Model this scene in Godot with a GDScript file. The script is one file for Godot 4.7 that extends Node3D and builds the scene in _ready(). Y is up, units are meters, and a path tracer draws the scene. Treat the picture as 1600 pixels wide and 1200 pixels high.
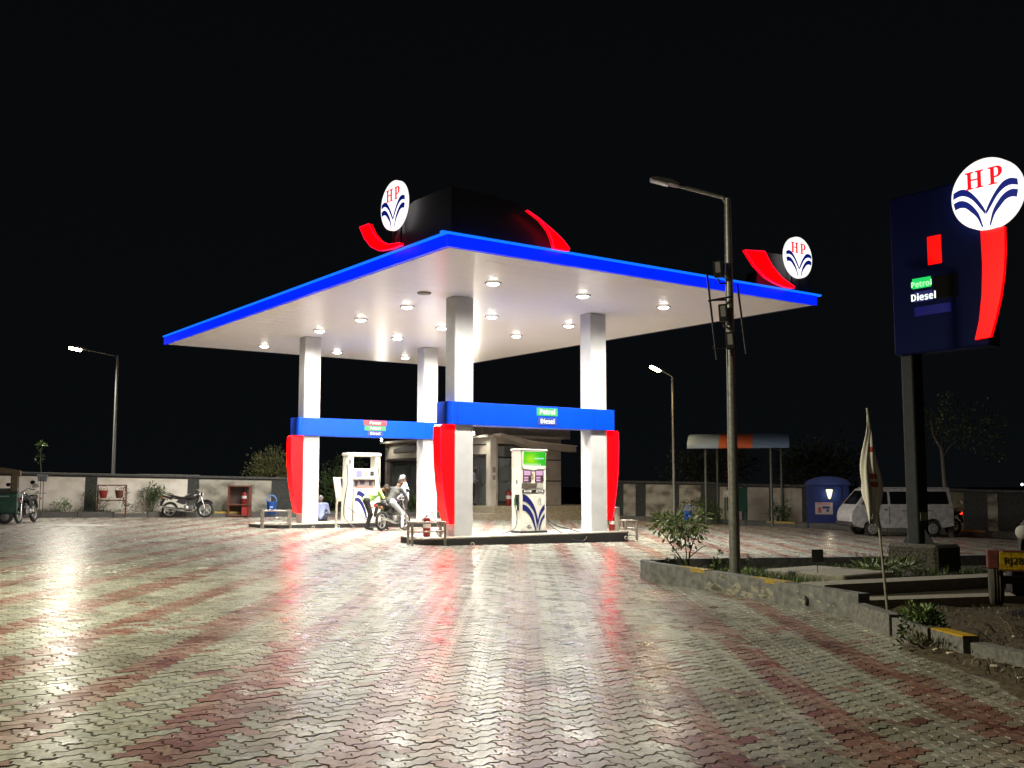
extends Node3D
# A petrol station at night. y is up, metres. The station's own axes: a runs along the near canopy edge to the right, b along the other edge, away.

const FALL := 0.02                      # the forecourt falls to the right
const TURN := 0.62831853                # the station is turned 36 degrees
const ORIGIN := Vector3(-1.28, 0.0, -20.06)
var mats := {}
var tex := {}
var counts := {}
var rng := RandomNumberGenerator.new()


# ---------------------------------------------------------------- helpers
func lin(r: float, g: float, b: float) -> Color:
	return Color(r, g, b).linear_to_srgb()


func gy(x: float) -> float:
	return -FALL * (clampf(x, -40.0, 40.0) + 1.0)


func on_ground(x: float, z: float, e := 0.0) -> Vector3:
	return Vector3(x, gy(x) + e, z)


func st_at(a: float, h: float, b: float) -> Vector3:
	return ORIGIN + Vector3(a * 0.80902 - b * 0.58779, h, -a * 0.58779 - b * 0.80902)


func st_ground(a: float, b: float, e := 0.0) -> Vector3:
	var p := st_at(a, 0, b)
	return Vector3(p.x, gy(p.x) + e, p.z)


func numbered(parent: Node, called: String) -> String:
	var key := str(parent.get_instance_id()) + called
	var n: int = counts.get(key, 0)
	counts[key] = n + 1
	return called if n == 0 else "%s_%03d" % [called, n]


func tag(o: Node, label := "", category := "", group := "", kind := "") -> void:
	if label: o.set_meta("label", label)
	if category: o.set_meta("category", category)
	if group: o.set_meta("group", group)
	if kind: o.set_meta("kind", kind)


func thing(called: String, label: String, category: String, at: Vector3, turn := 0.0, group := "") -> Node3D:
	var o := Node3D.new()
	o.name = numbered(self, called)
	add_child(o, true)
	o.position = at
	o.rotation.y = turn
	tag(o, label, category, group)
	return o


func setting(called: String, at := Vector3.ZERO) -> Node3D:
	var o := Node3D.new()
	o.name = numbered(self, called)
	add_child(o, true)
	o.position = at
	tag(o, "", "", "", "structure")
	return o


func put(called: String, mesh: Mesh, mat: Material, parent: Node = null) -> MeshInstance3D:
	var o := MeshInstance3D.new()
	var p: Node = parent if parent else self
	o.name = numbered(p, called)
	o.mesh = mesh
	o.material_override = mat
	p.add_child(o, true)
	return o


func obj(called: String, st: SurfaceTool, mat: Material, parent: Node = null) -> MeshInstance3D:
	st.generate_normals()
	return put(called, st.commit(), mat, parent)


func copy_of(o: Node3D, at: Vector3, turn: float, label := "") -> Node3D:
	var c: Node3D = o.duplicate()
	c.name = numbered(self, str(o.name).rstrip("_0123456789"))
	add_child(c, true)
	c.position = at
	c.rotation.y = turn
	if label: c.set_meta("label", label)
	return c


func new_st() -> SurfaceTool:
	var st := SurfaceTool.new()
	st.begin(Mesh.PRIMITIVE_TRIANGLES)
	st.set_smooth_group(-1)
	return st


func tri(st: SurfaceTool, a: Vector3, b: Vector3, c: Vector3) -> void:   # counter-clockwise seen from outside
	st.add_vertex(a); st.add_vertex(c); st.add_vertex(b)


func quad(st: SurfaceTool, a: Vector3, b: Vector3, c: Vector3, d: Vector3) -> void:
	tri(st, a, b, c); tri(st, a, c, d)


func poly_out(st: SurfaceTool, pts: Array, centre: Vector3) -> void:
	var n: Vector3 = (pts[1] - pts[0]).cross(pts[2] - pts[0])
	var mid := Vector3.ZERO
	for p in pts: mid += p
	mid /= pts.size()
	var q := pts
	if n.dot(mid - centre) < 0:
		q = pts.duplicate(); q.reverse()
	for i in range(1, q.size() - 1): tri(st, q[0], q[i], q[i + 1])


func box(st: SurfaceTool, c: Vector3, s: Vector3, bevel := 0.0, t := Transform3D()) -> void:
	var h := s * 0.5
	st.set_smooth_group(-1)
	var o := t * c
	if bevel <= 0.0:
		for ax in 3:
			for sg in [-1.0, 1.0]:
				var pts := []
				for uv in [[-1, -1], [1, -1], [1, 1], [-1, 1]]:
					var p := Vector3.ZERO
					p[ax] = sg * h[ax]; p[(ax + 1) % 3] = uv[0] * h[(ax + 1) % 3]; p[(ax + 2) % 3] = uv[1] * h[(ax + 2) % 3]
					pts.append(t * (c + p))
				poly_out(st, pts, o)
		return
	var b := minf(bevel, minf(h.x, minf(h.y, h.z)) * 0.9)
	var corner := func(sx, sy, sz, ax):
		var p := Vector3(sx * (h.x - b), sy * (h.y - b), sz * (h.z - b))
		p[ax] = [sx, sy, sz][ax] * h[ax]
		return t * (c + p)
	for ax in 3:
		for sg in [-1, 1]:
			var pts := []
			for uv in [[-1, -1], [1, -1], [1, 1], [-1, 1]]:
				var s3 := [0, 0, 0]
				s3[ax] = sg; s3[(ax + 1) % 3] = uv[0]; s3[(ax + 2) % 3] = uv[1]
				pts.append(corner.call(s3[0], s3[1], s3[2], ax))
			poly_out(st, pts, o)
		for u in [-1, 1]:
			for v in [-1, 1]:
				var a1 := (ax + 1) % 3
				var a2 := (ax + 2) % 3
				var e := []
				for k in [[-1, a1], [1, a1], [1, a2], [-1, a2]]:
					var s3 := [0, 0, 0]
					s3[ax] = k[0]; s3[a1] = u; s3[a2] = v
					e.append(corner.call(s3[0], s3[1], s3[2], k[1]))
				poly_out(st, e, o)
	for sx in [-1, 1]:
		for sy in [-1, 1]:
			for sz in [-1, 1]:
				poly_out(st, [corner.call(sx, sy, sz, 0), corner.call(sx, sy, sz, 1), corner.call(sx, sy, sz, 2)], o)


func tube(st: SurfaceTool, pts: Array, r, seg := 8, caps := true) -> void:      # r: a number, or one per point
	var n := pts.size()
	var rings := []
	var side := Vector3.ZERO
	for i in n:
		var d: Vector3 = ((pts[mini(i + 1, n - 1)] - pts[maxi(i - 1, 0)]) as Vector3).normalized()
		if side == Vector3.ZERO:
			side = d.cross(Vector3.UP if absf(d.y) < 0.9 else Vector3.RIGHT).normalized()
		else:
			side = (side - d * side.dot(d)).normalized()
		var up := d.cross(side)
		var rr: float = r[i] if r is Array else r
		var ring := []
		for k in seg:
			var w := TAU * k / seg
			ring.append(pts[i] + (side * cos(w) + up * sin(w)) * rr)
		rings.append(ring)
	st.set_smooth_group(1)
	for i in n - 1:
		for k in seg:
			var k2 := (k + 1) % seg
			quad(st, rings[i][k], rings[i][k2], rings[i + 1][k2], rings[i + 1][k])
	st.set_smooth_group(-1)
	if caps:
		for k in range(1, seg - 1):
			tri(st, rings[0][0], rings[0][k + 1], rings[0][k])
			tri(st, rings[n - 1][0], rings[n - 1][k], rings[n - 1][k + 1])


func bar(st: SurfaceTool, a: Vector3, b: Vector3, r: float, seg := 8) -> void:
	tube(st, [a, b], r, seg)


func square_bar(st: SurfaceTool, a: Vector3, b: Vector3, w: float, h: float) -> void:
	var d := (b - a)
	var z := d.normalized()
	var x := (Vector3.UP if absf(z.y) < 0.9 else Vector3.BACK).cross(z).normalized()
	box(st, Vector3.ZERO, Vector3(w, h, d.length()), minf(w, h) * 0.12, Transform3D(Basis(x, z.cross(x), z), (a + b) * 0.5))


func lathe(st: SurfaceTool, prof: Array, seg := 20, t := Transform3D(), smooth := true) -> void:    # profile of Vector2(radius, y) from bottom to top, outside
	st.set_smooth_group(1 if smooth else -1)
	for i in prof.size() - 1:
		var p: Vector2 = prof[i]
		var q: Vector2 = prof[i + 1]
		for k in seg:
			var u := TAU * k / seg
			var v := TAU * (k + 1) / seg
			var a := t * Vector3(p.x * cos(u), p.y, -p.x * sin(u))
			var b := t * Vector3(p.x * cos(v), p.y, -p.x * sin(v))
			var c := t * Vector3(q.x * cos(v), q.y, -q.x * sin(v))
			var d := t * Vector3(q.x * cos(u), q.y, -q.x * sin(u))
			if p.x > 1e-5: tri(st, a, b, c)
			if q.x > 1e-5: tri(st, a, c, d)
	st.set_smooth_group(-1)


func prism(st: SurfaceTool, poly: Array, depth: float, t := Transform3D(), smooth := false) -> void:    # polygon in xy, extruded along z about 0
	var pk := PackedVector2Array(poly)
	if Geometry2D.is_polygon_clockwise(pk): pk.reverse()
	var idx := Geometry2D.triangulate_polygon(pk)
	var h := depth * 0.5
	st.set_smooth_group(-1)
	for i in range(0, idx.size(), 3):
		var a := pk[idx[i]]
		var b := pk[idx[i + 1]]
		var c := pk[idx[i + 2]]
		if (b - a).cross(c - a) < 0:
			var s := b; b = c; c = s
		tri(st, t * Vector3(a.x, a.y, h), t * Vector3(b.x, b.y, h), t * Vector3(c.x, c.y, h))
		tri(st, t * Vector3(a.x, a.y, -h), t * Vector3(c.x, c.y, -h), t * Vector3(b.x, b.y, -h))
	if smooth: st.set_smooth_group(2)
	for i in pk.size():
		var a := pk[i]
		var b := pk[(i + 1) % pk.size()]
		quad(st, t * Vector3(a.x, a.y, -h), t * Vector3(b.x, b.y, -h), t * Vector3(b.x, b.y, h), t * Vector3(a.x, a.y, h))
	st.set_smooth_group(-1)


func spline(pts: Array, per := 6, closed := false) -> Array:
	var out := []
	var n := pts.size()
	for i in (n if closed else n - 1):
		var p0 = pts[(i - 1 + n) % n] if closed or i > 0 else pts[0]
		var p1 = pts[i]
		var p2 = pts[(i + 1) % n]
		var p3 = pts[(i + 2) % n] if closed or i < n - 2 else pts[n - 1]
		for k in per:
			var t := float(k) / per
			out.append(0.5 * ((2.0 * p1) + (p2 - p0) * t + (2.0 * p0 - 5.0 * p1 + 4.0 * p2 - p3) * t * t + (3.0 * p1 - p0 - 3.0 * p2 + p3) * t * t * t))
	if not closed: out.append(pts[n - 1])
	return out


func words(called: String, text: String, size: float, mat: Material, parent: Node, at: Vector3, turn := 0.0, font := "Droid Sans", weight := 700, deep := 0.006) -> MeshInstance3D:
	var f := SystemFont.new()
	f.font_names = PackedStringArray([font])
	f.font_weight = weight
	var m := TextMesh.new()
	m.text = text
	m.font = f
	m.font_size = 64
	m.pixel_size = size / 46.0
	m.depth = deep
	m.curve_step = 2.0
	var o := put(called, m, mat, parent)
	o.position = at
	o.rotation.y = turn
	return o


# ---------------------------------------------------------------- materials
func noise(key: String, freq: float, lo: Color, hi: Color, mid = null, oct := 4, size := 512, kind := FastNoiseLite.TYPE_SIMPLEX_SMOOTH) -> NoiseTexture2D:
	if tex.has(key): return tex[key]
	var n := FastNoiseLite.new()
	n.seed = key.hash() & 0xffff
	n.noise_type = kind
	n.frequency = freq
	n.fractal_octaves = oct
	var t := NoiseTexture2D.new()
	t.width = size
	t.height = size
	t.seamless = true
	t.noise = n
	var g := Gradient.new()
	g.set_color(0, lo)
	g.set_color(1, hi)
	if mid != null: g.add_point(0.5, mid)
	t.color_ramp = g
	tex[key] = t
	return t


func grey(v: float) -> Color:
	return Color(v, v, v)


func mat(key: String, col := Color.WHITE, rough := 0.6, metal := 0.0) -> StandardMaterial3D:
	if mats.has(key): return mats[key]
	var m := StandardMaterial3D.new()
	m.resource_name = key
	m.albedo_color = col
	m.roughness = rough
	m.metallic = metal
	mats[key] = m
	return m


func worn(key: String, col: Color, rough: float, metal: float, grain: NoiseTexture2D, scale: float, bump: NoiseTexture2D = null, bump_cm := 0.0) -> StandardMaterial3D:
	if mats.has(key): return mats[key]
	var m := mat(key, col, rough, metal)
	m.albedo_texture = grain
	m.uv1_triplanar = true
	m.uv1_world_triplanar = true
	m.uv1_scale = Vector3.ONE * scale
	if bump:
		m.heightmap_enabled = true
		m.heightmap_texture = bump
		m.heightmap_scale = bump_cm
	return m


func glow(key: String, col: Color, energy: float, base := Color(0.25, 0.25, 0.25)) -> StandardMaterial3D:
	if mats.has(key): return mats[key]
	var m := mat(key, base, 0.35)
	m.emission_enabled = true
	m.emission = col
	m.emission_energy_multiplier = energy
	return m


func spot(called: String, at: Vector3, towards: Vector3, col: Color, energy: float, angle: float, size: float, parent: Node, reach := 60.0) -> SpotLight3D:
	var l := SpotLight3D.new()
	l.name = numbered(parent, called)
	parent.add_child(l, true)
	l.position = at
	var z := -towards.normalized()
	var x := (Vector3.UP if absf(z.y) < 0.95 else Vector3.BACK).cross(z).normalized()
	l.basis = Basis(x, z.cross(x), z)
	l.light_color = col
	l.light_energy = energy
	l.light_size = size
	l.spot_angle = angle
	l.spot_angle_attenuation = 0.95
	l.spot_range = reach
	l.spot_attenuation = 2.0
	l.shadow_enabled = true
	return l


# ---------------------------------------------------------------- camera, sky
func set_up_view() -> void:
	rng.seed = 7
	var cam := Camera3D.new()
	cam.name = "camera"
	add_child(cam)
	cam.position = Vector3(0, 1.5, 0)
	cam.rotation.x = atan(155.0 / 1600.0)
	cam.fov = rad_to_deg(2.0 * atan(600.0 / 1600.0))
	cam.near = 0.05
	cam.far = 900.0
	cam.current = true
	var env := Environment.new()
	env.background_mode = Environment.BG_SKY
	var sky := Sky.new()
	var sm := ProceduralSkyMaterial.new()
	sm.sky_top_color = Color(0.015, 0.019, 0.024)
	sm.sky_horizon_color = Color(0.024, 0.031, 0.037)
	sm.sky_curve = 0.35
	sm.ground_bottom_color = Color(0.02, 0.02, 0.02)
	sm.ground_horizon_color = Color(0.03, 0.035, 0.04)
	sky.sky_material = sm
	env.sky = sky
	env.background_energy_multiplier = 1.0
	env.tonemap_mode = Environment.TONE_MAPPER_LINEAR
	env.tonemap_exposure = 1.4
	env.sdfgi_enabled = true
	env.ssao_enabled = true
	env.ssil_enabled = true
	var we := WorldEnvironment.new()
	we.name = "world_environment"
	we.environment = env
	add_child(we)


# ---------------------------------------------------------------- ground
func paver_mesh() -> ArrayMesh:
	# a zigzag concrete paver: two squares of a grid whose edges are bent alike, so that the pieces lock
	var p := [Vector2(-0.5, 0.0), Vector2(-0.21, 0.125), Vector2(0.21, -0.125)]
	var u := 0.1125
	var line := []
	for k in 2:
		for q in p: line.append(Vector2(k + q.x, -0.5 + q.y))
	for q in p: line.append(Vector2(1.0 - q.y, q.x) + Vector2(0.5, 0.0))
	for k in 2:
		for q in p: line.append(Vector2(1.0 - k - q.x + 0.0, 0.5 - q.y))
	for q in p: line.append(Vector2(-0.5 + q.y, -q.x))
	var outer := []
	var inner := []
	var centre := Vector2(0.5, 0.0)
	var n := line.size()
	for i in n:
		var a: Vector2 = line[(i - 1 + n) % n]
		var b: Vector2 = line[i]
		var c: Vector2 = line[(i + 1) % n]
		var nn := ((c - a).orthogonal()).normalized()
		if nn.dot(b - centre) < 0 and absf(nn.dot(b - centre)) > 0.02: nn = -nn
		outer.append((b - nn * 0.018 - centre) * u)
		inner.append((b - nn * 0.066 - centre) * u)
	var st := new_st()
	for i in n:
		var j := (i + 1) % n
		var f := func(v, h): return Vector3(v.x, h, -v.y)
		poly_out(st, [f.call(outer[i], -0.009), f.call(outer[j], -0.009), f.call(inner[j], 0.0), f.call(inner[i], 0.0)], Vector3(0, -0.05, 0))
		poly_out(st, [Vector3.ZERO, f.call(inner[i], 0.0), f.call(inner[j], 0.0)], Vector3(0, -0.05, 0))
	st.generate_normals()
	return st.commit()


func in_poly(p: Vector2, poly: Array) -> bool:
	return Geometry2D.is_point_in_polygon(p, PackedVector2Array(poly))


func build_ground() -> void:
	var dirt := worn("earth", lin(0.075, 0.062, 0.045), 0.95, 0.0, noise("earth", 0.012, grey(0.55), grey(1.0), Color(0.8, 0.74, 0.62)), 0.45, noise("earth_bump", 0.03, grey(0), grey(1)), 3.0)
	var st := new_st()
	var xs := [-300.0, -120.0, -40.0, 40.0, 120.0, 300.0]
	for i in xs.size() - 1:
		var a: float = xs[i]
		var b: float = xs[i + 1]
		quad(st, Vector3(a, gy(a) - 0.034, 60), Vector3(b, gy(b) - 0.034, 60), Vector3(b, gy(b) - 0.034, -600), Vector3(a, gy(a) - 0.034, -600))
	var g := obj("ground", st, dirt)
	tag(g, "", "", "", "structure")

	var fore := setting("forecourt_pavement", Vector3(0, -FALL, 0))
	fore.rotation.z = -atan(FALL)
	# bed of sand and dirt in the joints
	var bed := new_st()
	quad(bed, Vector3(-34, -0.0095, 2), Vector3(24, -0.0095, 2), Vector3(24, -0.0095, -50), Vector3(-34, -0.0095, -50))
	obj("joint_bed", bed, worn("joint_dirt", lin(0.065, 0.055, 0.042), 0.95, 0.0, noise("earth", 0.012, grey(0.6), grey(1.0)), 2.0), fore)
	# tones: greys and creams first, then reds
	var tones := [
		Color(0.42, 0.42, 0.36), Color(0.36, 0.36, 0.31), Color(0.47, 0.47, 0.42), Color(0.39, 0.41, 0.37), Color(0.33, 0.325, 0.275), Color(0.37, 0.385, 0.32),
		Color(0.335, 0.215, 0.180), Color(0.285, 0.150, 0.125), Color(0.365, 0.260, 0.225), Color(0.235, 0.112, 0.096), Color(0.325, 0.235, 0.200)]
	var grain := noise("paver_grain", 0.02, grey(0.62), grey(1.0), grey(0.9), 5, 1024)
	var grit := noise("paver_grit", 0.09, grey(0.0), grey(1.0), null, 3, 512)
	var shine := noise("paver_shine", 0.006, grey(0.55), grey(1.0), grey(0.82), 5, 512)
	var blots := noise("yard_blots", 0.006, Color(0.66, 0.64, 0.60), grey(1.0), grey(0.97), 5, 1024)
	var face := func(key, col):
		var m: StandardMaterial3D = worn(key, col, 0.37, 0.0, grain, 0.8, grit, 0.05)
		m.roughness_texture = shine
		m.metallic_specular = 0.5
		m.detail_enabled = true
		m.detail_blend_mode = BaseMaterial3D.BLEND_MODE_MUL
		m.detail_uv_layer = BaseMaterial3D.DETAIL_UV_2
		m.detail_albedo = blots
		m.uv2_triplanar = true
		m.uv2_world_triplanar = true
		m.uv2_scale = Vector3.ONE * 0.085
		return m
	var field: StandardMaterial3D = face.call("paver_field", Color.WHITE)
	field.vertex_color_use_as_albedo = true
	var shades := []
	for i in tones.size(): shades.append(face.call("paver_%d" % i, tones[i].linear_to_srgb()))
	var mesh := paver_mesh()
	var u := 0.1125
	var e1 := Vector2(sin(deg_to_rad(46.0)), cos(deg_to_rad(46.0)))          # x, depth
	var e2 := Vector2(-e1.y, e1.x)
	var hits := []
	var planter := [Vector2(2.3, 17.0), Vector2(4.25, 12.4), Vector2(4.4, 9.5), Vector2(5.2, 8.2), Vector2(9, 8), Vector2(16, 18), Vector2(11.0, 21.6)]
	for i in range(-420, 420):
		for j in range(-420, 420):
			var k := posmod(i - j, 4)
			if k != 0 and k != 2: continue
			var c := Vector2(i + 0.5, 0.0) if k == 0 else Vector2(i, j - 0.5)
			if k == 0: c = Vector2(i + 0.5, j)
			var w := e1 * c.x * u + e2 * c.y * u
			if w.y < 3.6 or w.y > 45.0 or absf(w.x) > 0.5 * w.y + 2.6: continue
			if in_poly(w, planter): continue
			var rel := Vector2(w.x + 1.28, w.y - 20.06)
			var sa := rel.x * 0.80902 + rel.y * 0.58779
			var sb := -rel.x * 0.58779 + rel.y * 0.80902
			if sb > 21.75 or sa > 22.3: continue
			hits.append([w.y + absf(w.x) * 0.15, w, k, i, j])
	hits.sort_custom(func(p, q): return p[0] < q[0])
	var mm := MultiMesh.new()
	mm.transform_format = MultiMesh.TRANSFORM_3D
	mm.use_colors = true
	mm.mesh = mesh
	var far := []
	var turn := PI / 2 - deg_to_rad(46.0)
	var used := 0
	for h in hits:
		var w: Vector2 = h[1]
		var stripe := fposmod((w.x - 0.13 + 0.185) / 1.02 + rng.randf_range(-0.03, 0.03), 1.0) < 0.37
		if rng.randf() < 0.05: stripe = not stripe
		var tone: int
		if stripe:
			tone = 6 + [0, 0, 0, 1, 1, 2, 2, 3, 4][rng.randi() % 9]
		else:
			tone = [0, 0, 1, 1, 2, 3, 3, 4, 5, 5][rng.randi() % 10]
		var angle: float = turn + (0.0 if h[2] == 0 else PI / 2) + rng.randf_range(-0.016, 0.016)
		var b := Basis(Vector3.UP, angle) * Basis(Vector3.RIGHT, rng.randf_range(-0.018, 0.018)) * Basis(Vector3.BACK, rng.randf_range(-0.012, 0.012))
		var t := Transform3D(b, Vector3(w.x, rng.randf_range(-0.003, 0.0015), -w.y))
		var seen := absf(w.x) < 0.5 * w.y + 0.1 and w.y > 5.2
		if used < 300 and seen:
			used += 1
			var o := put("paver", mesh, shades[tone], fore)
			o.transform = t
		else:
			far.append([t, tones[tone]])
	mm.instance_count = far.size()
	for i in far.size():
		mm.set_instance_transform(i, far[i][0])
		mm.set_instance_color(i, far[i][1])
	var mi := MultiMeshInstance3D.new()
	mi.name = "paver_field"
	mi.multimesh = mm
	mi.material_override = field
	fore.add_child(mi, true)
	tag(mi, "", "", "", "stuff")


func build_patches() -> void:
	# pale cement patch on the paving far left, scraps on the forecourt
	var st := new_st()
	var out := []
	for k in 18:
		var w := TAU * k / 18.0
		var r := rng.randf_range(0.75, 1.1)
		out.append(on_ground(-16.2 + 1.15 * r * cos(w), -31.2 + 0.75 * r * sin(w), 0.006))
	for k in 18: poly_out(st, [on_ground(-16.2 + 3.2, -31.2, 0.012) if false else on_ground(-16.2, -31.2, 0.010), out[k], out[(k + 1) % 18]], Vector3(-16, -40, -31))
	var c := obj("cement_patch", st, worn("cement_pale", lin(0.56, 0.55, 0.50), 0.6, 0.0, noise("paint_wear", 0.03, grey(0.55), grey(1.0)), 1.0))
	c.position = Vector3(3.1, -0.062, 0.2)
	tag(c, "", "", "", "structure")
	var q := [[-5.15, -17.3, 0.16, 0.05, "white paper strip lying on the left forecourt, alone between red bands"], [1.95, -11.35, 0.05, 0.05, "small dark bottle cap on the paving nearest the planter wall"], [0.05, -23.6, 0.07, 0.05, "crumpled white scrap at the foot of the near island's black kerb"], [2.55, -13.2, 0.12, 0.03, "dry brown leaf stalk on the paving by the planter's foot"]]
	for i in 4:
		st = new_st()
		box(st, Vector3(0, 0.006, 0), Vector3(q[i][2], 0.010, q[i][3]), 0.003, Transform3D(Basis(Vector3.UP, 0.2 + i), on_ground(q[i][0], q[i][1], 0.002)))
		var l := obj("litter_scrap", st, [mat("paper_white", lin(0.7, 0.7, 0.68), 0.7), mat("cap_dark", lin(0.04, 0.035, 0.03), 0.5), mat("paper_white", lin(0.7, 0.7, 0.68), 0.7), mat("leaf_dry", lin(0.14, 0.09, 0.04), 0.8)][i])
		tag(l, q[i][4], "litter")


# ---------------------------------------------------------------- canopy
func build_canopy() -> void:
	var CA := 11.56
	var CB := 17.95
	var c := thing("canopy", "large flat white petrol station canopy with glowing blue edge band on four white columns", "canopy", ORIGIN, TURN)
	var white := mat("ceiling_white", lin(0.86, 0.86, 0.84), 0.30)
	# ceiling of narrow strips running along a, laid side by side with shallow grooves
	var st := new_st()
	var n := 90
	var w := (CB - 0.16) / n
	for i in n:
		var z := -(0.08 + (i + 0.5) * w)
		box(st, Vector3(CA * 0.5, 6.215 + 0.0006 * (i % 3), z), Vector3(CA - 0.16, 0.03, w - 0.003), 0.0015)
	var ceil_ := obj("ceiling_strips", st, white, c)
	tag(ceil_, "", "", "", "stuff")
	st = new_st()
	box(st, Vector3(CA * 0.5, 6.36, -CB * 0.5), Vector3(CA - 0.06, 0.25, CB - 0.06))
	obj("roof_deck", st, mat("roof_dark", lin(0.03, 0.03, 0.035), 0.8), c)
	# the blue band: a lit box on the two near sides, plain paint on the two far sides
	var lit := glow("blue_band_light", Color(0.0, 0.11, 1.0), 1.15, Color(0.0, 0.1, 0.6))
	var rimlit := glow("blue_rim_light", Color(0.05, 0.42, 1.0), 1.0, Color(0.0, 0.2, 0.7))
	var plain := mat("blue_paint_dark", lin(0.004, 0.012, 0.08), 0.5)
	var prof := [Vector2(0, 6.20), Vector2(0.07, 6.20), Vector2(0.07, 6.46), Vector2(-0.0, 6.46)]
	for s in 2:
		var b := new_st()
		var r := new_st()
		var t := Transform3D(Basis(), Vector3.ZERO)
		if s == 0:
			box(b, Vector3(CA * 0.5, 6.325, 0.0), Vector3(CA + 0.04, 0.25, 0.05), 0.006)
			box(r, Vector3(CA * 0.5 + 0.0, 6.475, 0.012), Vector3(CA + 0.34, 0.045, 0.10), 0.006)
		else:
			box(b, Vector3(0.0, 6.325, -CB * 0.5 - 0.0265), Vector3(0.05, 0.25, CB - 0.0), 0.006)
			box(r, Vector3(-0.012, 6.475, -CB * 0.5 - 0.045), Vector3(0.10, 0.045, CB + 0.0), 0.006)
		var f := obj("fascia_light_band", b, lit, c)
		obj("rim_light", r, rimlit, f)
	for s in 2:
		var b := new_st()
		if s == 0: box(b, Vector3(CA * 0.5, 6.35, -CB), Vector3(CA, 0.30, 0.05), 0.006)
		else: box(b, Vector3(CA, 6.35, -CB * 0.5), Vector3(0.05, 0.30, CB - 0.06), 0.006)
		obj("fascia_plain_band", b, plain, c)
	# dark parapet boards above the band
	var dark := mat("parapet_paint", lin(0.028, 0.032, 0.042), 0.4)
	st = new_st()
	var poly := [Vector2(0.02, 6.5), Vector2(0.02, 7.47), Vector2(1.5, 7.48), Vector2(1.75, 7.42), Vector2(1.95, 7.28), Vector2(2.1, 7.08), Vector2(2.3, 6.85), Vector2(2.6, 6.65), Vector2(3.0, 6.5)]
	prism(st, poly, 0.06, Transform3D(Basis(Vector3.UP, PI / 2), Vector3(0.12, 0, 0)))
	obj("parapet_board", st, dark, c)
	st = new_st()
	prism(st, [Vector2(0.155, 6.5), Vector2(0.155, 7.47), Vector2(1.2, 7.46), Vector2(1.8, 7.38), Vector2(2.2, 7.18), Vector2(2.5, 6.9), Vector2(2.75, 6.6), Vector2(2.8, 6.5)], 0.06, Transform3D(Basis(), Vector3(0, 0, -0.12)))
	obj("parapet_board", st, dark, c)
	st = new_st()
	prism(st, [Vector2(9.3, 6.5), Vector2(9.45, 7.4), Vector2(CA - 0.15, 7.44), Vector2(CA - 0.15, 6.5)], 0.06, Transform3D(Basis(), Vector3(0, 0, -0.12)))
	obj("parapet_board", st, dark, c)
	st = new_st()
	prism(st, [Vector2(0.1, 6.5), Vector2(0.1, 7.44), Vector2(2.2, 7.4), Vector2(2.6, 6.5)], 0.06, Transform3D(Basis(Vector3.UP, PI / 2), Vector3(CA - 0.12, 0, 0)))
	obj("parapet_board", st, dark, c)
	# columns
	var clad := worn("column_cladding", lin(0.49, 0.50, 0.505), 0.28, 0.0, noise("cladding", 0.008, grey(0.9), grey(1.0)), 0.5)
	for q in [[3.02, 3.58, 4.40], [7.45, 8.03, 4.40], [3.02, 3.58, 13.25], [7.45, 8.03, 13.25]]:
		var p := new_st()
		var mx: float = (q[0] + q[1]) * 0.5
		box(p, Vector3(mx, 3.1, -q[2] - 0.225), Vector3(q[1] - q[0], 6.19, 0.45), 0.02)
		var col := obj("column", p, clad, c)
		for hgt in [1.55, 4.35]:
			var seam := new_st()
			box(seam, Vector3(mx, hgt, -q[2] - 0.225), Vector3(q[1] - q[0] + 0.003, 0.008, 0.453))
			obj("panel_joint", seam, mat("joint_grey", lin(0.5, 0.5, 0.49), 0.5), col)
	# paper notices on the far column
	st = new_st()
	box(st, Vector3(7.75, 1.85, -13.247), Vector3(0.24, 0.30, 0.004))
	var note := obj("paper_notice", st, mat("notice_paper", lin(0.62, 0.58, 0.55), 0.8), c)
	st = new_st()
	box(st, Vector3(7.75, 1.35, -13.247), Vector3(0.13, 0.20, 0.004))
	obj("paper_notice", st, mat("notice_grey", lin(0.42, 0.42, 0.46), 0.8), c)
	# small round junction cover in the ceiling
	st = new_st()
	lathe(st, [Vector2(0.0, 6.16), Vector2(0.17, 6.165), Vector2(0.18, 6.2), Vector2(0.0, 6.2)], 20, Transform3D(Basis(), Vector3(2.2, 0, -4.55)))
	obj("ceiling_cover", st, mat("cover_grey", lin(0.30, 0.29, 0.27), 0.5), c)
	# fifteen lights in the ceiling
	var rows := [2.5, 6.5, 9.15, 11.85, 16.2]
	var cols := [2.85, 5.6, 8.4]
	var row_word := ["in the front row nearest the camera", "in the second row from the front", "in the middle row", "in the fourth row from the front", "in the hindmost row"]
	var col_word := ["on the left", "in the centre", "on the right"]
	var lamp := glow("downlight_lamp", Color(1.0, 0.97, 0.90), 20.0)
	var ring := mat("downlight_ring", lin(0.6, 0.6, 0.58), 0.3, 0.2)
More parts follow.
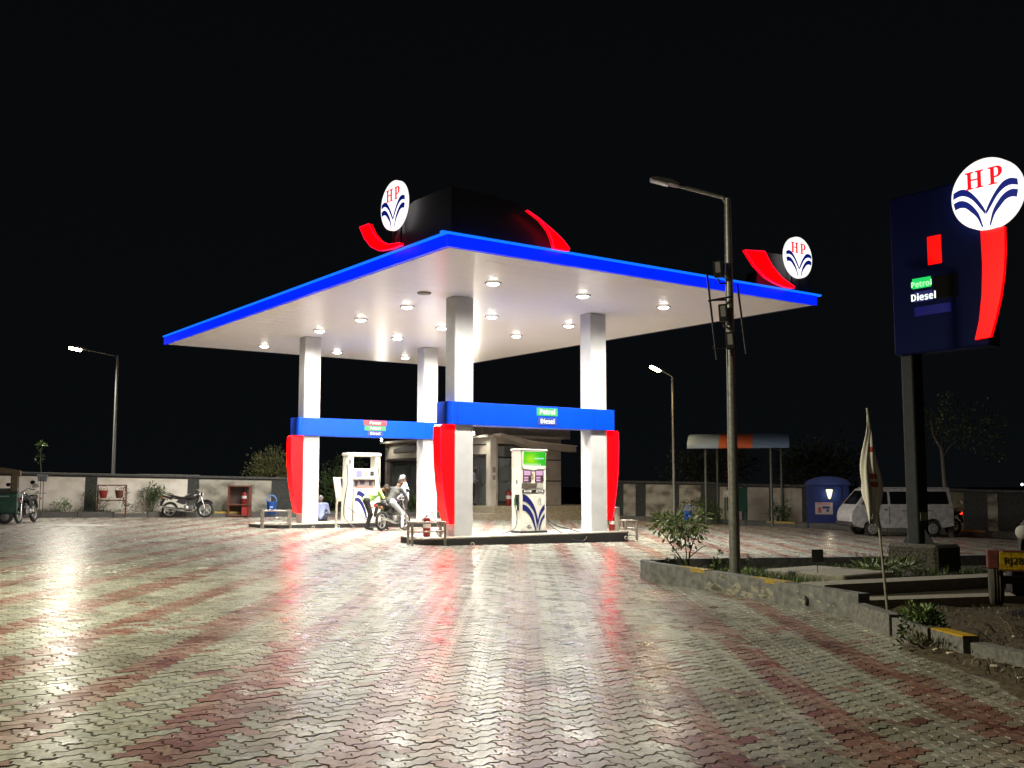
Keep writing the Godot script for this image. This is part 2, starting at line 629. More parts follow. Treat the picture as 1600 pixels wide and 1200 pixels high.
	for i in rows.size():
		for k in cols.size():
			var t := thing("ceiling_light", "bright round canopy ceiling light %s, %s" % [row_word[i], col_word[k]], "ceiling light", st_at(cols[k], 6.197, rows[i]), TURN, "canopy ceiling lights")
			var a := new_st()
			lathe(a, [Vector2(0.15, -0.035), Vector2(0.19, -0.03), Vector2(0.20, 0.0), Vector2(0.15, 0.0), Vector2(0.15, -0.035)], 24)
			obj("rim", a, ring, t)
			a = new_st()
			lathe(a, [Vector2(0.0, -0.075), Vector2(0.07, -0.07), Vector2(0.125, -0.05), Vector2(0.149, -0.02), Vector2(0.149, -0.004)], 24)
			obj("lamp_lens", a, lamp, t)
			spot("light", Vector3(0, -0.10, 0), Vector3.DOWN, Color(1.0, 0.975, 0.925), 37.0, 84.0, 0.14, t, 40.0)


func logo(t: Node3D, r: float, z: float, deep: float) -> void:      # a white lit disc with red letters and blue leaves, facing local +z
	var st := new_st()
	lathe(st, [Vector2(r, -deep), Vector2(r, 0.0), Vector2(r * 0.965, 0.012), Vector2(r * 0.94, 0.0)], 48, Transform3D(Basis(Vector3.RIGHT, PI / 2), Vector3(0, 0, z)))
	lathe(st, [Vector2(0.0, -deep), Vector2(r, -deep)], 48, Transform3D(Basis(Vector3.RIGHT, PI / 2), Vector3(0, 0, z)))
	obj("disc_case", st, glow("logo_rim_light", Color(1, 0.97, 0.95), 0.8, Color(0.8, 0.8, 0.8)), t)
	st = new_st()
	lathe(st, [Vector2(r * 0.945, -0.01), Vector2(r * 0.945, 0.002), Vector2(0.0, 0.002)], 48, Transform3D(Basis(Vector3.RIGHT, PI / 2), Vector3(0, 0, z)))
	var face := obj("disc_face_light", st, glow("logo_face_light", Color(1, 0.985, 0.98), 0.95, Color(0.85, 0.85, 0.85)), t)
	var blue := glow("logo_blue_light", Color(0.03, 0.13, 0.55), 0.42, Color(0.05, 0.1, 0.5))
	var up_a := [Vector2(-0.925, 0.20), Vector2(-0.72, 0.265), Vector2(-0.5, 0.20), Vector2(-0.28, -0.03), Vector2(-0.1, -0.30), Vector2(-0.0, -0.50)]
	var up_b := [Vector2(-0.94, 0.02), Vector2(-0.73, 0.075), Vector2(-0.53, 0.02), Vector2(-0.34, -0.14), Vector2(-0.16, -0.39), Vector2(-0.012, -0.60)]
	var lo_a := [Vector2(-0.935, -0.10), Vector2(-0.76, -0.05), Vector2(-0.56, -0.11), Vector2(-0.38, -0.27), Vector2(-0.2, -0.54), Vector2(-0.085, -0.93)]
	var lo_b := [Vector2(-0.89, -0.30), Vector2(-0.74, -0.26), Vector2(-0.58, -0.30), Vector2(-0.44, -0.43), Vector2(-0.26, -0.63), Vector2(-0.13, -0.93)]
	for s in [1.0, -1.0]:
		for pr in [[up_a, up_b], [lo_a, lo_b]]:
			var u := spline(pr[0], 5)
			var v := spline(pr[1], 5)
			st = new_st()
			for i in u.size() - 1:
				var q := []
				for p in [u[i], u[i + 1], v[i + 1], v[i]]: q.append(Vector3(p.x * r * s, p.y * r, z + 0.0065))
				poly_out(st, q, Vector3(0, 0, -10))
			obj("leaf_stripe_light", st, blue, face)
	var red := glow("logo_red_light", Color(0.9, 0.02, 0.10), 0.85, Color(0.7, 0.02, 0.08))
	words("letter_light", "H", r * 0.50, red, face, Vector3(-0.30 * r, r * 0.44, z + 0.006), 0.0, "Droid Serif", 700)
	words("letter_light", "P", r * 0.50, red, face, Vector3(0.31 * r, r * 0.44, z + 0.006), 0.0, "Droid Serif", 700)


func sweep_sign(called: String, label: String, pts: Array, at: Vector3, turn: float, flip := false) -> Node3D:
	var t := thing(called, label, "sign", at, turn)
	var st := new_st()
	prism(st, pts, 0.09)
	obj("sweep_light", st, glow("red_sweep_light", Color(1.0, 0.0, 0.02), 1.15, Color(0.6, 0.0, 0.02)), t)
	st = new_st()
	var rim := []
	for p in pts: rim.append(Vector3(p.x, p.y, 0.045))
	rim.append(rim[0])
	tube(st, rim, 0.011, 6)
	obj("edge_trim_light", st, glow("pink_edge_light", Color(1.0, 0.04, 0.22), 1.2, Color(0.7, 0.02, 0.1)), t)
	return t


func build_roof_signs() -> void:
	var fx := func(arr, ox, s):      # station (along, height) -> local xy of a sign at (ox, 6.5)
		var out := []
		for p in arr: out.append(Vector2((p.x - ox) * s, p.y - 6.5))
		return out
	# left: on the b side, its face looks along -a; local +x runs towards -b
	var left := st_at(-0.08, 6.5, 2.09)
	var t := thing("logo_sign", "round lit roof sign at the left end, red HP letters over blue leaves", "sign", left, TURN - PI / 2)
	logo_at(t, 0.99)
	sweep_sign("red_sweep_sign", "curved red light bar under the left round roof sign", fx.call(spline([Vector2(3.44, 7.27), Vector2(3.0, 7.26), Vector2(2.78, 6.99), Vector2(2.5, 6.78), Vector2(2.12, 6.62), Vector2(1.6, 6.56), Vector2(1.58, 6.505), Vector2(2.0, 6.5), Vector2(2.5, 6.55), Vector2(2.9, 6.72), Vector2(3.2, 6.96)], 1), 2.09, -1.0), left + st_at(-0.06, 0, 0) - ORIGIN, TURN - PI / 2)
	var right := st_at(10.77, 6.5, -0.10)
	t = thing("logo_sign", "round lit roof sign at the right end, pale red HP letters over blue leaves", "sign", right, TURN)
	logo_at(t, 0.87)
	sweep_sign("red_sweep_sign", "curved red light bar left of the right round roof sign", fx.call([Vector2(8.59, 7.20), Vector2(9.34, 7.27), Vector2(9.45, 7.12), Vector2(9.62, 6.92), Vector2(9.98, 6.67), Vector2(10.3, 6.55), Vector2(10.48, 6.49), Vector2(10.44, 6.44), Vector2(10.07, 6.44), Vector2(9.7, 6.5), Vector2(9.35, 6.6), Vector2(8.95, 6.84)], 10.77, 1.0), st_at(10.77, 6.56, -0.14), TURN)
	sweep_sign("red_sweep_sign", "red horn-shaped light bar on the roof edge right of the near corner", fx.call(spline([Vector2(1.86, 7.16), Vector2(2.14, 7.05), Vector2(2.5, 6.86), Vector2(2.8, 6.68), Vector2(3.0, 6.5), Vector2(2.98, 6.44), Vector2(2.58, 6.44), Vector2(2.52, 6.62), Vector2(2.42, 6.8), Vector2(2.2, 7.0)], 1), 2.4, 1.0), st_at(2.4, 6.54, -0.12), TURN)


func logo_at(t: Node3D, up: float) -> void:
	var r := 0.545
	var st := new_st()
	for x in [-0.16, 0.16]: square_bar(st, Vector3(x, 0.0, -0.11), Vector3(x, up + 0.2, -0.11), 0.04, 0.04)
	obj("support_frame", st, mat("black_steel", lin(0.02, 0.02, 0.022), 0.5, 0.5), t)
	var holder := Node3D.new()
	holder.name = "disc"
	t.add_child(holder, true)
	holder.position = Vector3(0, up, 0)
	logo(holder, r, 0.0, 0.08)


# ---------------------------------------------------------------- islands
func island(label: String, a0: float, a1: float, b0: float, b1: float, top: float, base: float) -> void:
	var t := thing("pump_island", label, "kerb island", ORIGIN, TURN)
	var c := 0.42
	var pl := [Vector2(a0 + c, -b0), Vector2(a1 - c, -b0), Vector2(a1, -b0 - c), Vector2(a1, -b1 + c), Vector2(a1 - c, -b1), Vector2(a0 + c, -b1), Vector2(a0, -b1 + c), Vector2(a0, -b0 - c)]
	var ground := []
	for p in pl: ground.append(p)
	var st := new_st()
	var tb := Transform3D(Basis(Vector3.RIGHT, Vector3.FORWARD, Vector3.UP), Vector3(0, (top - 0.03 + base) * 0.5, 0))
	var flat := []
	for p in pl: flat.append(Vector2(p.x, -p.y))
	prism(st, flat, top - 0.03 - base, tb)
	obj("black_kerb", st, worn("kerb_black", lin(0.022, 0.021, 0.02), 0.55, 0.0, noise("kerb_black", 0.03, grey(0.5), grey(1.0)), 1.0), t)
	st = new_st()
	prism(st, flat, 0.03, Transform3D(tb.basis, Vector3(0, top - 0.015, 0)))
	obj("concrete_top", st, worn("island_top", lin(0.46, 0.44, 0.37), 0.5, 0.0, noise("slab", 0.02, grey(0.75), grey(1.0)), 0.7), t)
	# pipe ends in the kerb face
	for x in [0.18, 0.93] if b0 < 8 else [0.22, 0.34]:
		st = new_st()
		var px: float = lerp(a0, a1, x)
		lathe(st, [Vector2(0.035, 0.0), Vector2(0.035, 0.02), Vector2(0.052, 0.02), Vector2(0.052, 0.0)], 16, Transform3D(Basis(Vector3.RIGHT, PI / 2), Vector3(px, (top + base) * 0.5, -b0)))
		obj("pipe_end", st, mat("pipe_grey", lin(0.35, 0.34, 0.30), 0.5), t)


func fin_poly(dir: float) -> Array:      # outer edge bows in towards the foot; x is measured outwards from the column
	var out := []
	for p in [Vector2(0.0, 0.50), Vector2(0.0, 2.945), Vector2(0.36, 2.945), Vector2(0.405, 2.90), Vector2(0.415, 2.5), Vector2(0.395, 2.0), Vector2(0.345, 1.5), Vector2(0.26, 1.0), Vector2(0.155, 0.55), Vector2(0.13, 0.50)]: out.append(Vector2(p.x * dir, p.y))
	return out


func portal(label: String, b0: float, lift: float, lines: Array) -> void:
	var t := thing("price_portal", label, "price portal", st_at(0, lift, b0), TURN)
	var paint := worn("portal_blue", lin(0.0, 0.055, 0.62), 0.32, 0.0, noise("portal", 0.01, grey(0.92), grey(1.0)), 0.5)
	var st := new_st()
	box(st, Vector3(5.525, 3.235, -0.215), Vector3(5.2, 0.57, 0.53), 0.008)
	var beam := obj("beam", st, paint, t)
	for s in [-1.0, 1.0]:
		var cap := new_st()
		var pl := []
		for k in 7:
			var w := PI / 2 * k / 6.0
			pl.append(Vector2(0.07 + 0.09 * sin(w), -0.04 + 0.09 * cos(w)))
		pl += [Vector2(0.16, -0.48), Vector2(0.0, -0.48), Vector2(0.0, 0.05)]
		var q := []
		for p in pl: q.append(Vector2(p.x * s, -p.y))
		prism(cap, q, 0.57, Transform3D(Basis(Vector3.RIGHT, Vector3.FORWARD, Vector3.UP), Vector3(5.525 + s * 2.597, 3.235, 0.0)), true)
		obj("beam_end_cap", cap, paint, t)
		var f := new_st()
		var edge := 3.015 if s < 0 else 8.035
		prism(f, fin_poly(s), 0.34, Transform3D(Basis(), Vector3(edge, 0.0, -0.20)))
		var fin := obj("red_fin_light", f, glow("red_fin_glow", Color(1.0, 0.0, 0.012), 2.8, Color(0.6, 0.0, 0.02)), t)
		f = new_st()
		var rim := []
		for p in fin_poly(s).slice(2): rim.append(Vector3(edge + p.x, p.y, -0.03))
		tube(f, rim, 0.013, 6)
		obj("edge_trim_light", f, glow("pink_edge_light", Color(1.0, 0.04, 0.22), 1.2, Color(0.7, 0.02, 0.1)), fin)
		var seam := new_st()
		box(seam, Vector3(3.05 if s < 0 else 7.48, 3.235, 0.0515), Vector3(0.014, 0.572, 0.004))
		obj("panel_joint", seam, mat("joint_navy", lin(0.0, 0.012, 0.12), 0.5), beam)
	for l in lines:
		var p := new_st()
		box(p, Vector3(l[1], l[2], 0.056), Vector3(l[3], l[4], 0.012), 0.003)
		var panel := obj("price_panel_light", p, glow(l[5], l[6], l[7]), t)
		words("lettering_light", l[0], l[4] * 0.62, glow("white_text_light", Color(0.95, 1.0, 0.95), 1.1), panel, Vector3(l[1], l[2], 0.066))


func build_islands() -> void:
	island("black-edged pump island at the right, nearest the camera, with the green-screen pump", 2.05, 8.75, 3.95, 5.75, 0.20, -0.16)
	island("black-edged pump island at the left, behind, with the frame-topped pump and motorcycle", 1.6, 8.75, 12.75, 14.5, 0.25, 0.0)
	portal("right-hand blue price beam with glowing red side fins, nearest the camera", 4.36, 0.0, [
		["Petrol", 5.86, 3.37, 0.70, 0.21, "petrol_green_light", Color(0.0, 0.78, 0.36), 0.85],
		["Diesel", 5.86, 3.12, 0.62, 0.19, "diesel_blue_light", Color(0.0, 0.12, 0.75), 0.6]])
	portal("left-hand blue price beam with glowing red side fins, farther back", 13.21, 0.06, [
		["Power", 5.53, 3.43, 0.86, 0.17, "power_red_light", Color(1.0, 0.10, 0.12), 0.9],
		["Petrol", 5.53, 3.25, 0.80, 0.16, "petrol_green_light", Color(0.0, 0.78, 0.36), 0.85],
		["Diesel", 5.53, 3.08, 0.56, 0.15, "diesel_blue_light", Color(0.0, 0.12, 0.75), 0.6]])


# ---------------------------------------------------------------- lamps and poles
func lamp_post(label: String, at: Vector3, high: float, reach: Vector3, base_r: float, lit: bool, category := "street lamp") -> Node3D:
	var t := thing("street_lamp", label, category, at)
	var steel := worn("galvanised", lin(0.34, 0.35, 0.33), 0.42, 0.5, noise("galv", 0.02, grey(0.7), grey(1.0)), 1.0)
	var st := new_st()
	tube(st, [Vector3(0, 0, 0), Vector3(0, high * 0.45, 0), Vector3(0, high, 0)], [base_r, base_r * 0.85, base_r * 0.62], 10)
	obj("pole", st, steel, t)
	st = new_st()
	box(st, Vector3(0, 0.012, 0), Vector3(base_r * 4.6, 0.024, base_r * 4.6), 0.004)
	obj("base_plate", st, steel, t)
	for k in 4:
		st = new_st()
		var w := PI / 4 + PI / 2 * k
		bar(st, Vector3(cos(w) * base_r * 2.6, 0.02, sin(w) * base_r * 2.6), Vector3(cos(w) * base_r * 2.6, 0.06, sin(w) * base_r * 2.6), 0.012, 6)
		obj("anchor_bolt", st, steel, t)
	st = new_st()
	var tip := Vector3(0, high, 0) + reach * 0.72
	tube(st, [Vector3(0, high - 0.12, 0), Vector3(0, high, 0) + reach * 0.06, tip], base_r * 0.42, 8)
	obj("arm", st, steel, t)
	var head := Vector3(0, high, 0) + reach * 0.88
	var k_ := 1.0 if lit else 0.72
	var z := reach.normalized()
	var x := Vector3.UP.cross(z).normalized()
	var b := Basis(x, z.cross(x), z)
	st = new_st()
	prism(st, spline([Vector2(-0.30, -0.025), Vector2(-0.30, 0.03), Vector2(-0.1, 0.07), Vector2(0.22, 0.045), Vector2(0.34, 0.0), Vector2(0.34, -0.025)], 1), 0.24, Transform3D((b * Basis(Vector3.UP, -PI / 2)).scaled_local(Vector3(k_, k_, k_)), head))
	obj("lamp_housing", st, mat("housing_grey", lin(0.10, 0.10, 0.10), 0.45, 0.3), t)
	st = new_st()
	box(st, Vector3(0, -0.06 if lit else -0.03, 0.08), Vector3(0.24, 0.10, 0.42) if lit else Vector3(0.15, 0.03, 0.30), 0.04 if lit else 0.01, Transform3D(b, head))  # lit glass enlarged, so that its shape carries the bloom
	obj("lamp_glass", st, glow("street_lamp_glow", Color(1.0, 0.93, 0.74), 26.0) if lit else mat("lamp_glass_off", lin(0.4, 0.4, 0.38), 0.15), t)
	if lit:
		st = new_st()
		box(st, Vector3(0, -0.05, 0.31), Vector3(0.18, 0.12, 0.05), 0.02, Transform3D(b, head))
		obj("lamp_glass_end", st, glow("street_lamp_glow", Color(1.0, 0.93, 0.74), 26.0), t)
	return t


func build_lamps() -> void:
	var t := lamp_post("tall lit street lamp by the white boundary wall at the left", on_ground(-15.75, -40.6), 6.25, Vector3(-1.5, 0.28, 0.7), 0.075, true)
	spot("light", Vector3(-1.35, 6.25, 0.62), Vector3(-0.1, -1, 0.25), Color(1.0, 0.97, 0.90), 58.0, 84.0, 0.3, t)
	t = lamp_post("lit street lamp beyond the right end of the canopy, by the far kerb", on_ground(6.55, -41.6), 6.0, Vector3(-0.72, 0.32, 0.3), 0.07, true)
	spot("light", Vector3(-0.68, 6.08, 0.29), Vector3(-0.25, -1, 0.2), Color(1.0, 0.86, 0.58), 14.0, 74.0, 0.2, t)
	t = lamp_post("street lamp near the left edge, standing outside the photograph", on_ground(-8.6, -11.2), 7.6, Vector3(1.4, 0.3, 0.3), 0.08, true)
	spot("light", Vector3(1.3, 7.6, 0.26), Vector3(0.28, -1, 0.10), Color(1.0, 0.96, 0.82), 135.0, 86.0, 0.25, t)
	# the near pole, its lamp off, with three floodlights (off) and a climbing frame
	var base := Vector3(3.42, -0.02, -15.9)
	t = lamp_post("near tall grey lamp post in the planter, unlit, carrying floodlights and a bracket frame", base, 6.02, Vector3(-1.12, 0.30, 0.0), 0.085, false)
	var black := mat("black_steel", lin(0.02, 0.02, 0.022), 0.5, 0.5)
	var st := new_st()
	var f0 := Vector3(-0.46, 4.55, 0.12)
	for p in [[Vector3(-0.37, 4.78, 0.12), Vector3(-0.24, 3.42, 0.12)], [Vector3(0.10, 4.62, 0.12), Vector3(0.22, 3.52, 0.12)], [Vector3(-0.36, 4.35, 0.12), Vector3(0.02, 4.42, 0.12)]]:
		st = new_st()
		square_bar(st, p[0], p[1], 0.028, 0.028)
		obj("bracket_bar", st, black, t)
	for k in 2:
		st = new_st()
		square_bar(st, Vector3(-0.30, [4.36, 3.62][k], 0.12), Vector3(0.0, [4.36, 3.62][k] + 0.03, -0.0), 0.025, 0.025)
		obj("bracket_bar", st, black, t)
	for p in [Vector3(-0.19, 4.86, 0.10), Vector3(-0.13, 4.16, 0.14), Vector3(-0.03, 3.72, 0.14)]:
		var b := Basis(Vector3.UP, -0.25) * Basis(Vector3.BACK, 0.06)
		st = new_st()
		var small: bool = p.y != 4.16
		box(st, Vector3.ZERO, Vector3(0.14 if small else 0.20, 0.27, 0.09), 0.012, Transform3D(b, p))
		var body := obj("floodlight", st, black, t)
		st = new_st()
		box(st, Vector3(0.0, 0.02, 0.047), Vector3(0.075, 0.17, 0.006), 0.002, Transform3D(b, p))
		obj("floodlight_glass", st, mat("flood_glass", lin(0.22, 0.22, 0.22), 0.12), body)
		st = new_st()
		tube(st, [p + Vector3(0.0, -0.16, 0), p + Vector3(0.03, -0.22, -0.05), Vector3(0, p.y - 0.2, 0)], 0.016, 6)
		obj("floodlight_yoke", st, black, body)


# ---------------------------------------------------------------- walls and kerbs
func kerb_run(pts: Array, e: float, high: float, wide: float, first_yellow: int) -> void:      # pts: Vector2(x, depth)
	var k := setting("kerb")
	var grey_m := worn("kerb_grey", lin(0.13, 0.13, 0.12), 0.8, 0.0, noise("kerb_grain", 0.02, grey(0.5), grey(1.0), grey(0.85)), 1.3)
	var yel := worn("kerb_yellow", lin(0.62, 0.44, 0.06), 0.6, 0.0, noise("paint_wear", 0.03, grey(0.55), grey(1.0)), 2.0)
	var pale := worn("kerb_pale", lin(0.50, 0.47, 0.38), 0.6, 0.0, noise("paint_wear", 0.03, grey(0.55), grey(1.0)), 2.0)
	var n := 0
	for i in pts.size() - 1:
		var a: Vector2 = pts[i]
		var b: Vector2 = pts[i + 1]
		var parts := int(maxf(1.0, roundf(a.distance_to(b) / 1.25)))
		for j in parts:
			var p := a.lerp(b, float(j) / parts)
			var q := a.lerp(b, float(j + 1) / parts)
			var p3 := on_ground(p.x, -p.y, e)
			var q3 := on_ground(q.x, -q.y, e)
			var z := (q3 - p3)
			var ln := z.length()
			z = z.normalized()
			var x := Vector3.UP.cross(z).normalized()
			var t := Transform3D(Basis(x, z.cross(x), z), (p3 + q3) * 0.5)
			var st := new_st()
			box(st, Vector3(0, high * 0.5 - 0.05, 0), Vector3(wide, high + 0.1, ln - 0.012), 0.012, t)
			var o := obj("kerb_block", st, grey_m, k)
			if (n + first_yellow) % 3 == 0:
				st = new_st()
				box(st, Vector3(0, high - 0.028, 0), Vector3(wide + 0.006, 0.064, ln * 0.9), 0.004, t)
				obj("painted_top", st, yel if n % 2 == 0 else pale, o)
			n += 1


func wall_run(label: String, p0: Vector2, p1: Vector2, high: float, panels: Array, plaster: Material) -> void:      # panels: [from, to] in metres along the wall
	var t := thing("boundary_wall", label, "wall", Vector3.ZERO)
	var dark := worn("wall_dark", lin(0.055, 0.062, 0.058), 0.85, 0.0, noise("kerb_grain", 0.02, grey(0.5), grey(1.0), grey(0.85)), 0.8)
	var a := on_ground(p0.x, -p0.y)
	var b := on_ground(p1.x, -p1.y)
	var x := (b - a)
	var ln := x.length()
	x = x.normalized()
	var z := x.cross(Vector3.UP).normalized()
	if z.z < 0: z = -z
	var y := z.cross(x) if z.cross(x).y > 0 else x.cross(z)
	var tr := Transform3D(Basis(x, y, x.cross(y)), a)
	var st := new_st()
	box(st, Vector3(ln * 0.5, high * 0.5 - 0.1, 0), Vector3(ln, high + 0.1, 0.16), 0.0, tr)
	obj("wall_core", st, dark, t)
	st = new_st()
	box(st, Vector3(ln * 0.5, high - 0.005, 0), Vector3(ln + 0.05, 0.09, 0.30), 0.015, tr)
	obj("coping", st, worn("coping_grey", lin(0.10, 0.105, 0.10), 0.8, 0.0, noise("kerb_grain", 0.02, grey(0.5), grey(1.0), grey(0.85)), 0.8), t)
	var f := 1.0 if (tr.basis.z.z > 0) else -1.0
	for p in panels:
		st = new_st()
		box(st, Vector3((p[0] + p[1]) * 0.5, high * 0.5 - 0.06, f * 0.083), Vector3(p[1] - p[0], high - 0.1, 0.03), 0.008, tr)
		obj("plaster_panel", st, plaster, t)


func build_walls() -> void:
	var white := worn("wall_white", lin(0.74, 0.72, 0.65), 0.75, 0.0, noise("limewash", 0.008, Color(0.82, 0.80, 0.75), grey(1.0), grey(0.98), 5), 0.35)
	var stained := worn("wall_stained", lin(0.44, 0.44, 0.40), 0.85, 0.0, noise("stains_soft", 0.010, Color(0.30, 0.31, 0.29), grey(1.0), Color(0.90, 0.89, 0.86), 5), 0.30)
	# left wall, along a at b = 22.7: from far left to behind the bushes
	var w0 := Vector2(-1.28 + -14.0 * 0.80902 - 22.6 * 0.58779, 20.06 - 14.0 * 0.58779 + 22.6 * 0.80902)
	var w1 := Vector2(-1.28 + 2.66 * 0.80902 - 22.6 * 0.58779, 20.06 + 2.66 * 0.58779 + 22.6 * 0.80902)
	var w2 := Vector2(-1.28 + 7.0 * 0.80902 - 22.6 * 0.58779, 20.06 + 7.0 * 0.58779 + 22.6 * 0.80902)
	wall_run("long white boundary wall with dark pillars at the left, behind the parked motorcycle", w0, w1, 1.53, [[0.1, 1.4], [1.82, 5.18], [5.58, 8.94], [9.34, 12.68], [13.1, 16.44]], white)
	wall_run("grey stained length of boundary wall left of the canopy's red fin", w1, w2, 1.53, [[0.22, 3.2]], stained)
	var c0 := Vector2(-1.28 + -14.0 * 0.80902 - 21.75 * 0.58779, 20.06 - 14.0 * 0.58779 + 21.75 * 0.80902)
	var c1 := Vector2(-1.28 + 13.0 * 0.80902 - 21.75 * 0.58779, 20.06 + 13.0 * 0.58779 + 21.75 * 0.80902)
	kerb_run([c0, c1], 0.0, 0.20, 0.16, 1)
	# verge between kerb and wall, grown with grass
	var verge := worn("verge_soil", lin(0.11, 0.10, 0.06), 0.95, 0.0, noise("earth", 0.012, grey(0.55), grey(1.0)), 0.8)
	var st := new_st()
	var v := func(p, e): return on_ground(p.x, -p.y, e)
	var o2 := Vector2(-0.58779, 0.80902) * 0.95
	quad(st, v.call(c0, 0.15), v.call(c1, 0.15), v.call(c1 + o2, 0.15), v.call(c0 + o2, 0.15))
	var g := obj("verge", st, verge)
	tag(g, "", "", "", "structure")
	# right side
	var k := [Vector2(3.4, 46.2), Vector2(8.16, 43.3), Vector2(12.4, 40.4), Vector2(15.8, 37.0), Vector2(21.5, 30.5)]
	kerb_run(k, 0.0, 0.20, 0.16, 0)
	var off := []
	for p in [Vector2(4.2, 47.4), Vector2(8.9, 44.5), Vector2(13.4, 41.4), Vector2(16.8, 38.0), Vector2(22.6, 31.4)]: off.append(p)
	st = new_st()
	for i in 4:
		quad(st, v.call(k[i], 0.15), v.call(k[i + 1], 0.15), v.call(off[i + 1], 0.15), v.call(off[i], 0.15))
	g = obj("verge", st, verge)
	tag(g, "", "", "", "structure")
	wall_run("right boundary wall behind the lit street lamp, moss on its white panels", off[0], off[1], 1.70, [[1.05, 1.65], [2.15, 3.5], [3.75, 4.75]], stained)
	wall_run("right boundary wall with pale panels behind the blue-and-orange shelter", off[1], off[2], 1.66, [[0.1, 1.1], [1.35, 2.3], [2.45, 3.7]], worn("wall_dull", lin(0.45, 0.42, 0.35), 0.8, 0.0, noise("limewash", 0.008, Color(0.50, 0.47, 0.40), grey(1.0), grey(0.97), 5), 0.5))
	wall_run("dark boundary wall behind the white van with one painted panel", off[2], off[3], 1.62, [[3.7, 4.7]], worn("wall_mural", lin(0.26, 0.25, 0.17), 0.85, 0.0, noise("stains", 0.012, Color(0.10, 0.11, 0.10), grey(1.0), Color(0.75, 0.74, 0.70), 5), 0.30))
	wall_run("dark end length of the boundary wall at the right edge", off[3], off[4], 1.60, [[0.75, 1.12]], worn("wall_dull_end", lin(0.40, 0.40, 0.36), 0.85, 0.0, noise("stains", 0.012, Color(0.10, 0.11, 0.10), grey(1.0), Color(0.75, 0.74, 0.70), 5), 0.30))


# ---------------------------------------------------------------- planter, dirt corner
func strip_wall(st: SurfaceTool, pts: Array, wide: float, top: float, base: float) -> void:      # a low wall along points Vector3(x, depth, fall)
	for i in pts.size() - 1:
		var a: Vector3 = pts[i]
		var b: Vector3 = pts[i + 1]
		var d := Vector2(b.x - a.x, b.y - a.y).normalized()
		var s := Vector2(-d.y, d.x) * wide * 0.5
		var q := []
		for e in [[a, 1.0], [b, 1.0], [b, -1.0], [a, -1.0]]:
			var p: Vector3 = e[0]
			var dd := d
			if e[0] == a and i > 0: dd = (Vector2(b.x - a.x, b.y - a.y).normalized() + Vector2(a.x - pts[i - 1].x, a.y - pts[i - 1].y).normalized()).normalized()
			if e[0] == b and i < pts.size() - 2: dd = (d + Vector2(pts[i + 2].x - b.x, pts[i + 2].y - b.y).normalized()).normalized()
			var n: Vector2 = Vector2(-dd.y, dd.x) * wide * 0.5 * float(e[1])
			q.append(Vector3(p.x + n.x, 0, -(p.y + n.y)))
		var lo := []
		var hi := []
		for j in 4:
			lo.append(q[j] + Vector3(0, gy(q[j].x) + base, 0))
			hi.append(q[j] + Vector3(0, gy(q[j].x) + top - (0.006 if j == 0 or j == 3 else 0.0), 0))
		var c := Vector3.ZERO
		for p in lo + hi: c += p
		c /= 8.0
		poly_out(st, hi, c)
		for j in 4: poly_out(st, [lo[j], lo[(j + 1) % 4], hi[(j + 1) % 4], hi[j]], c)


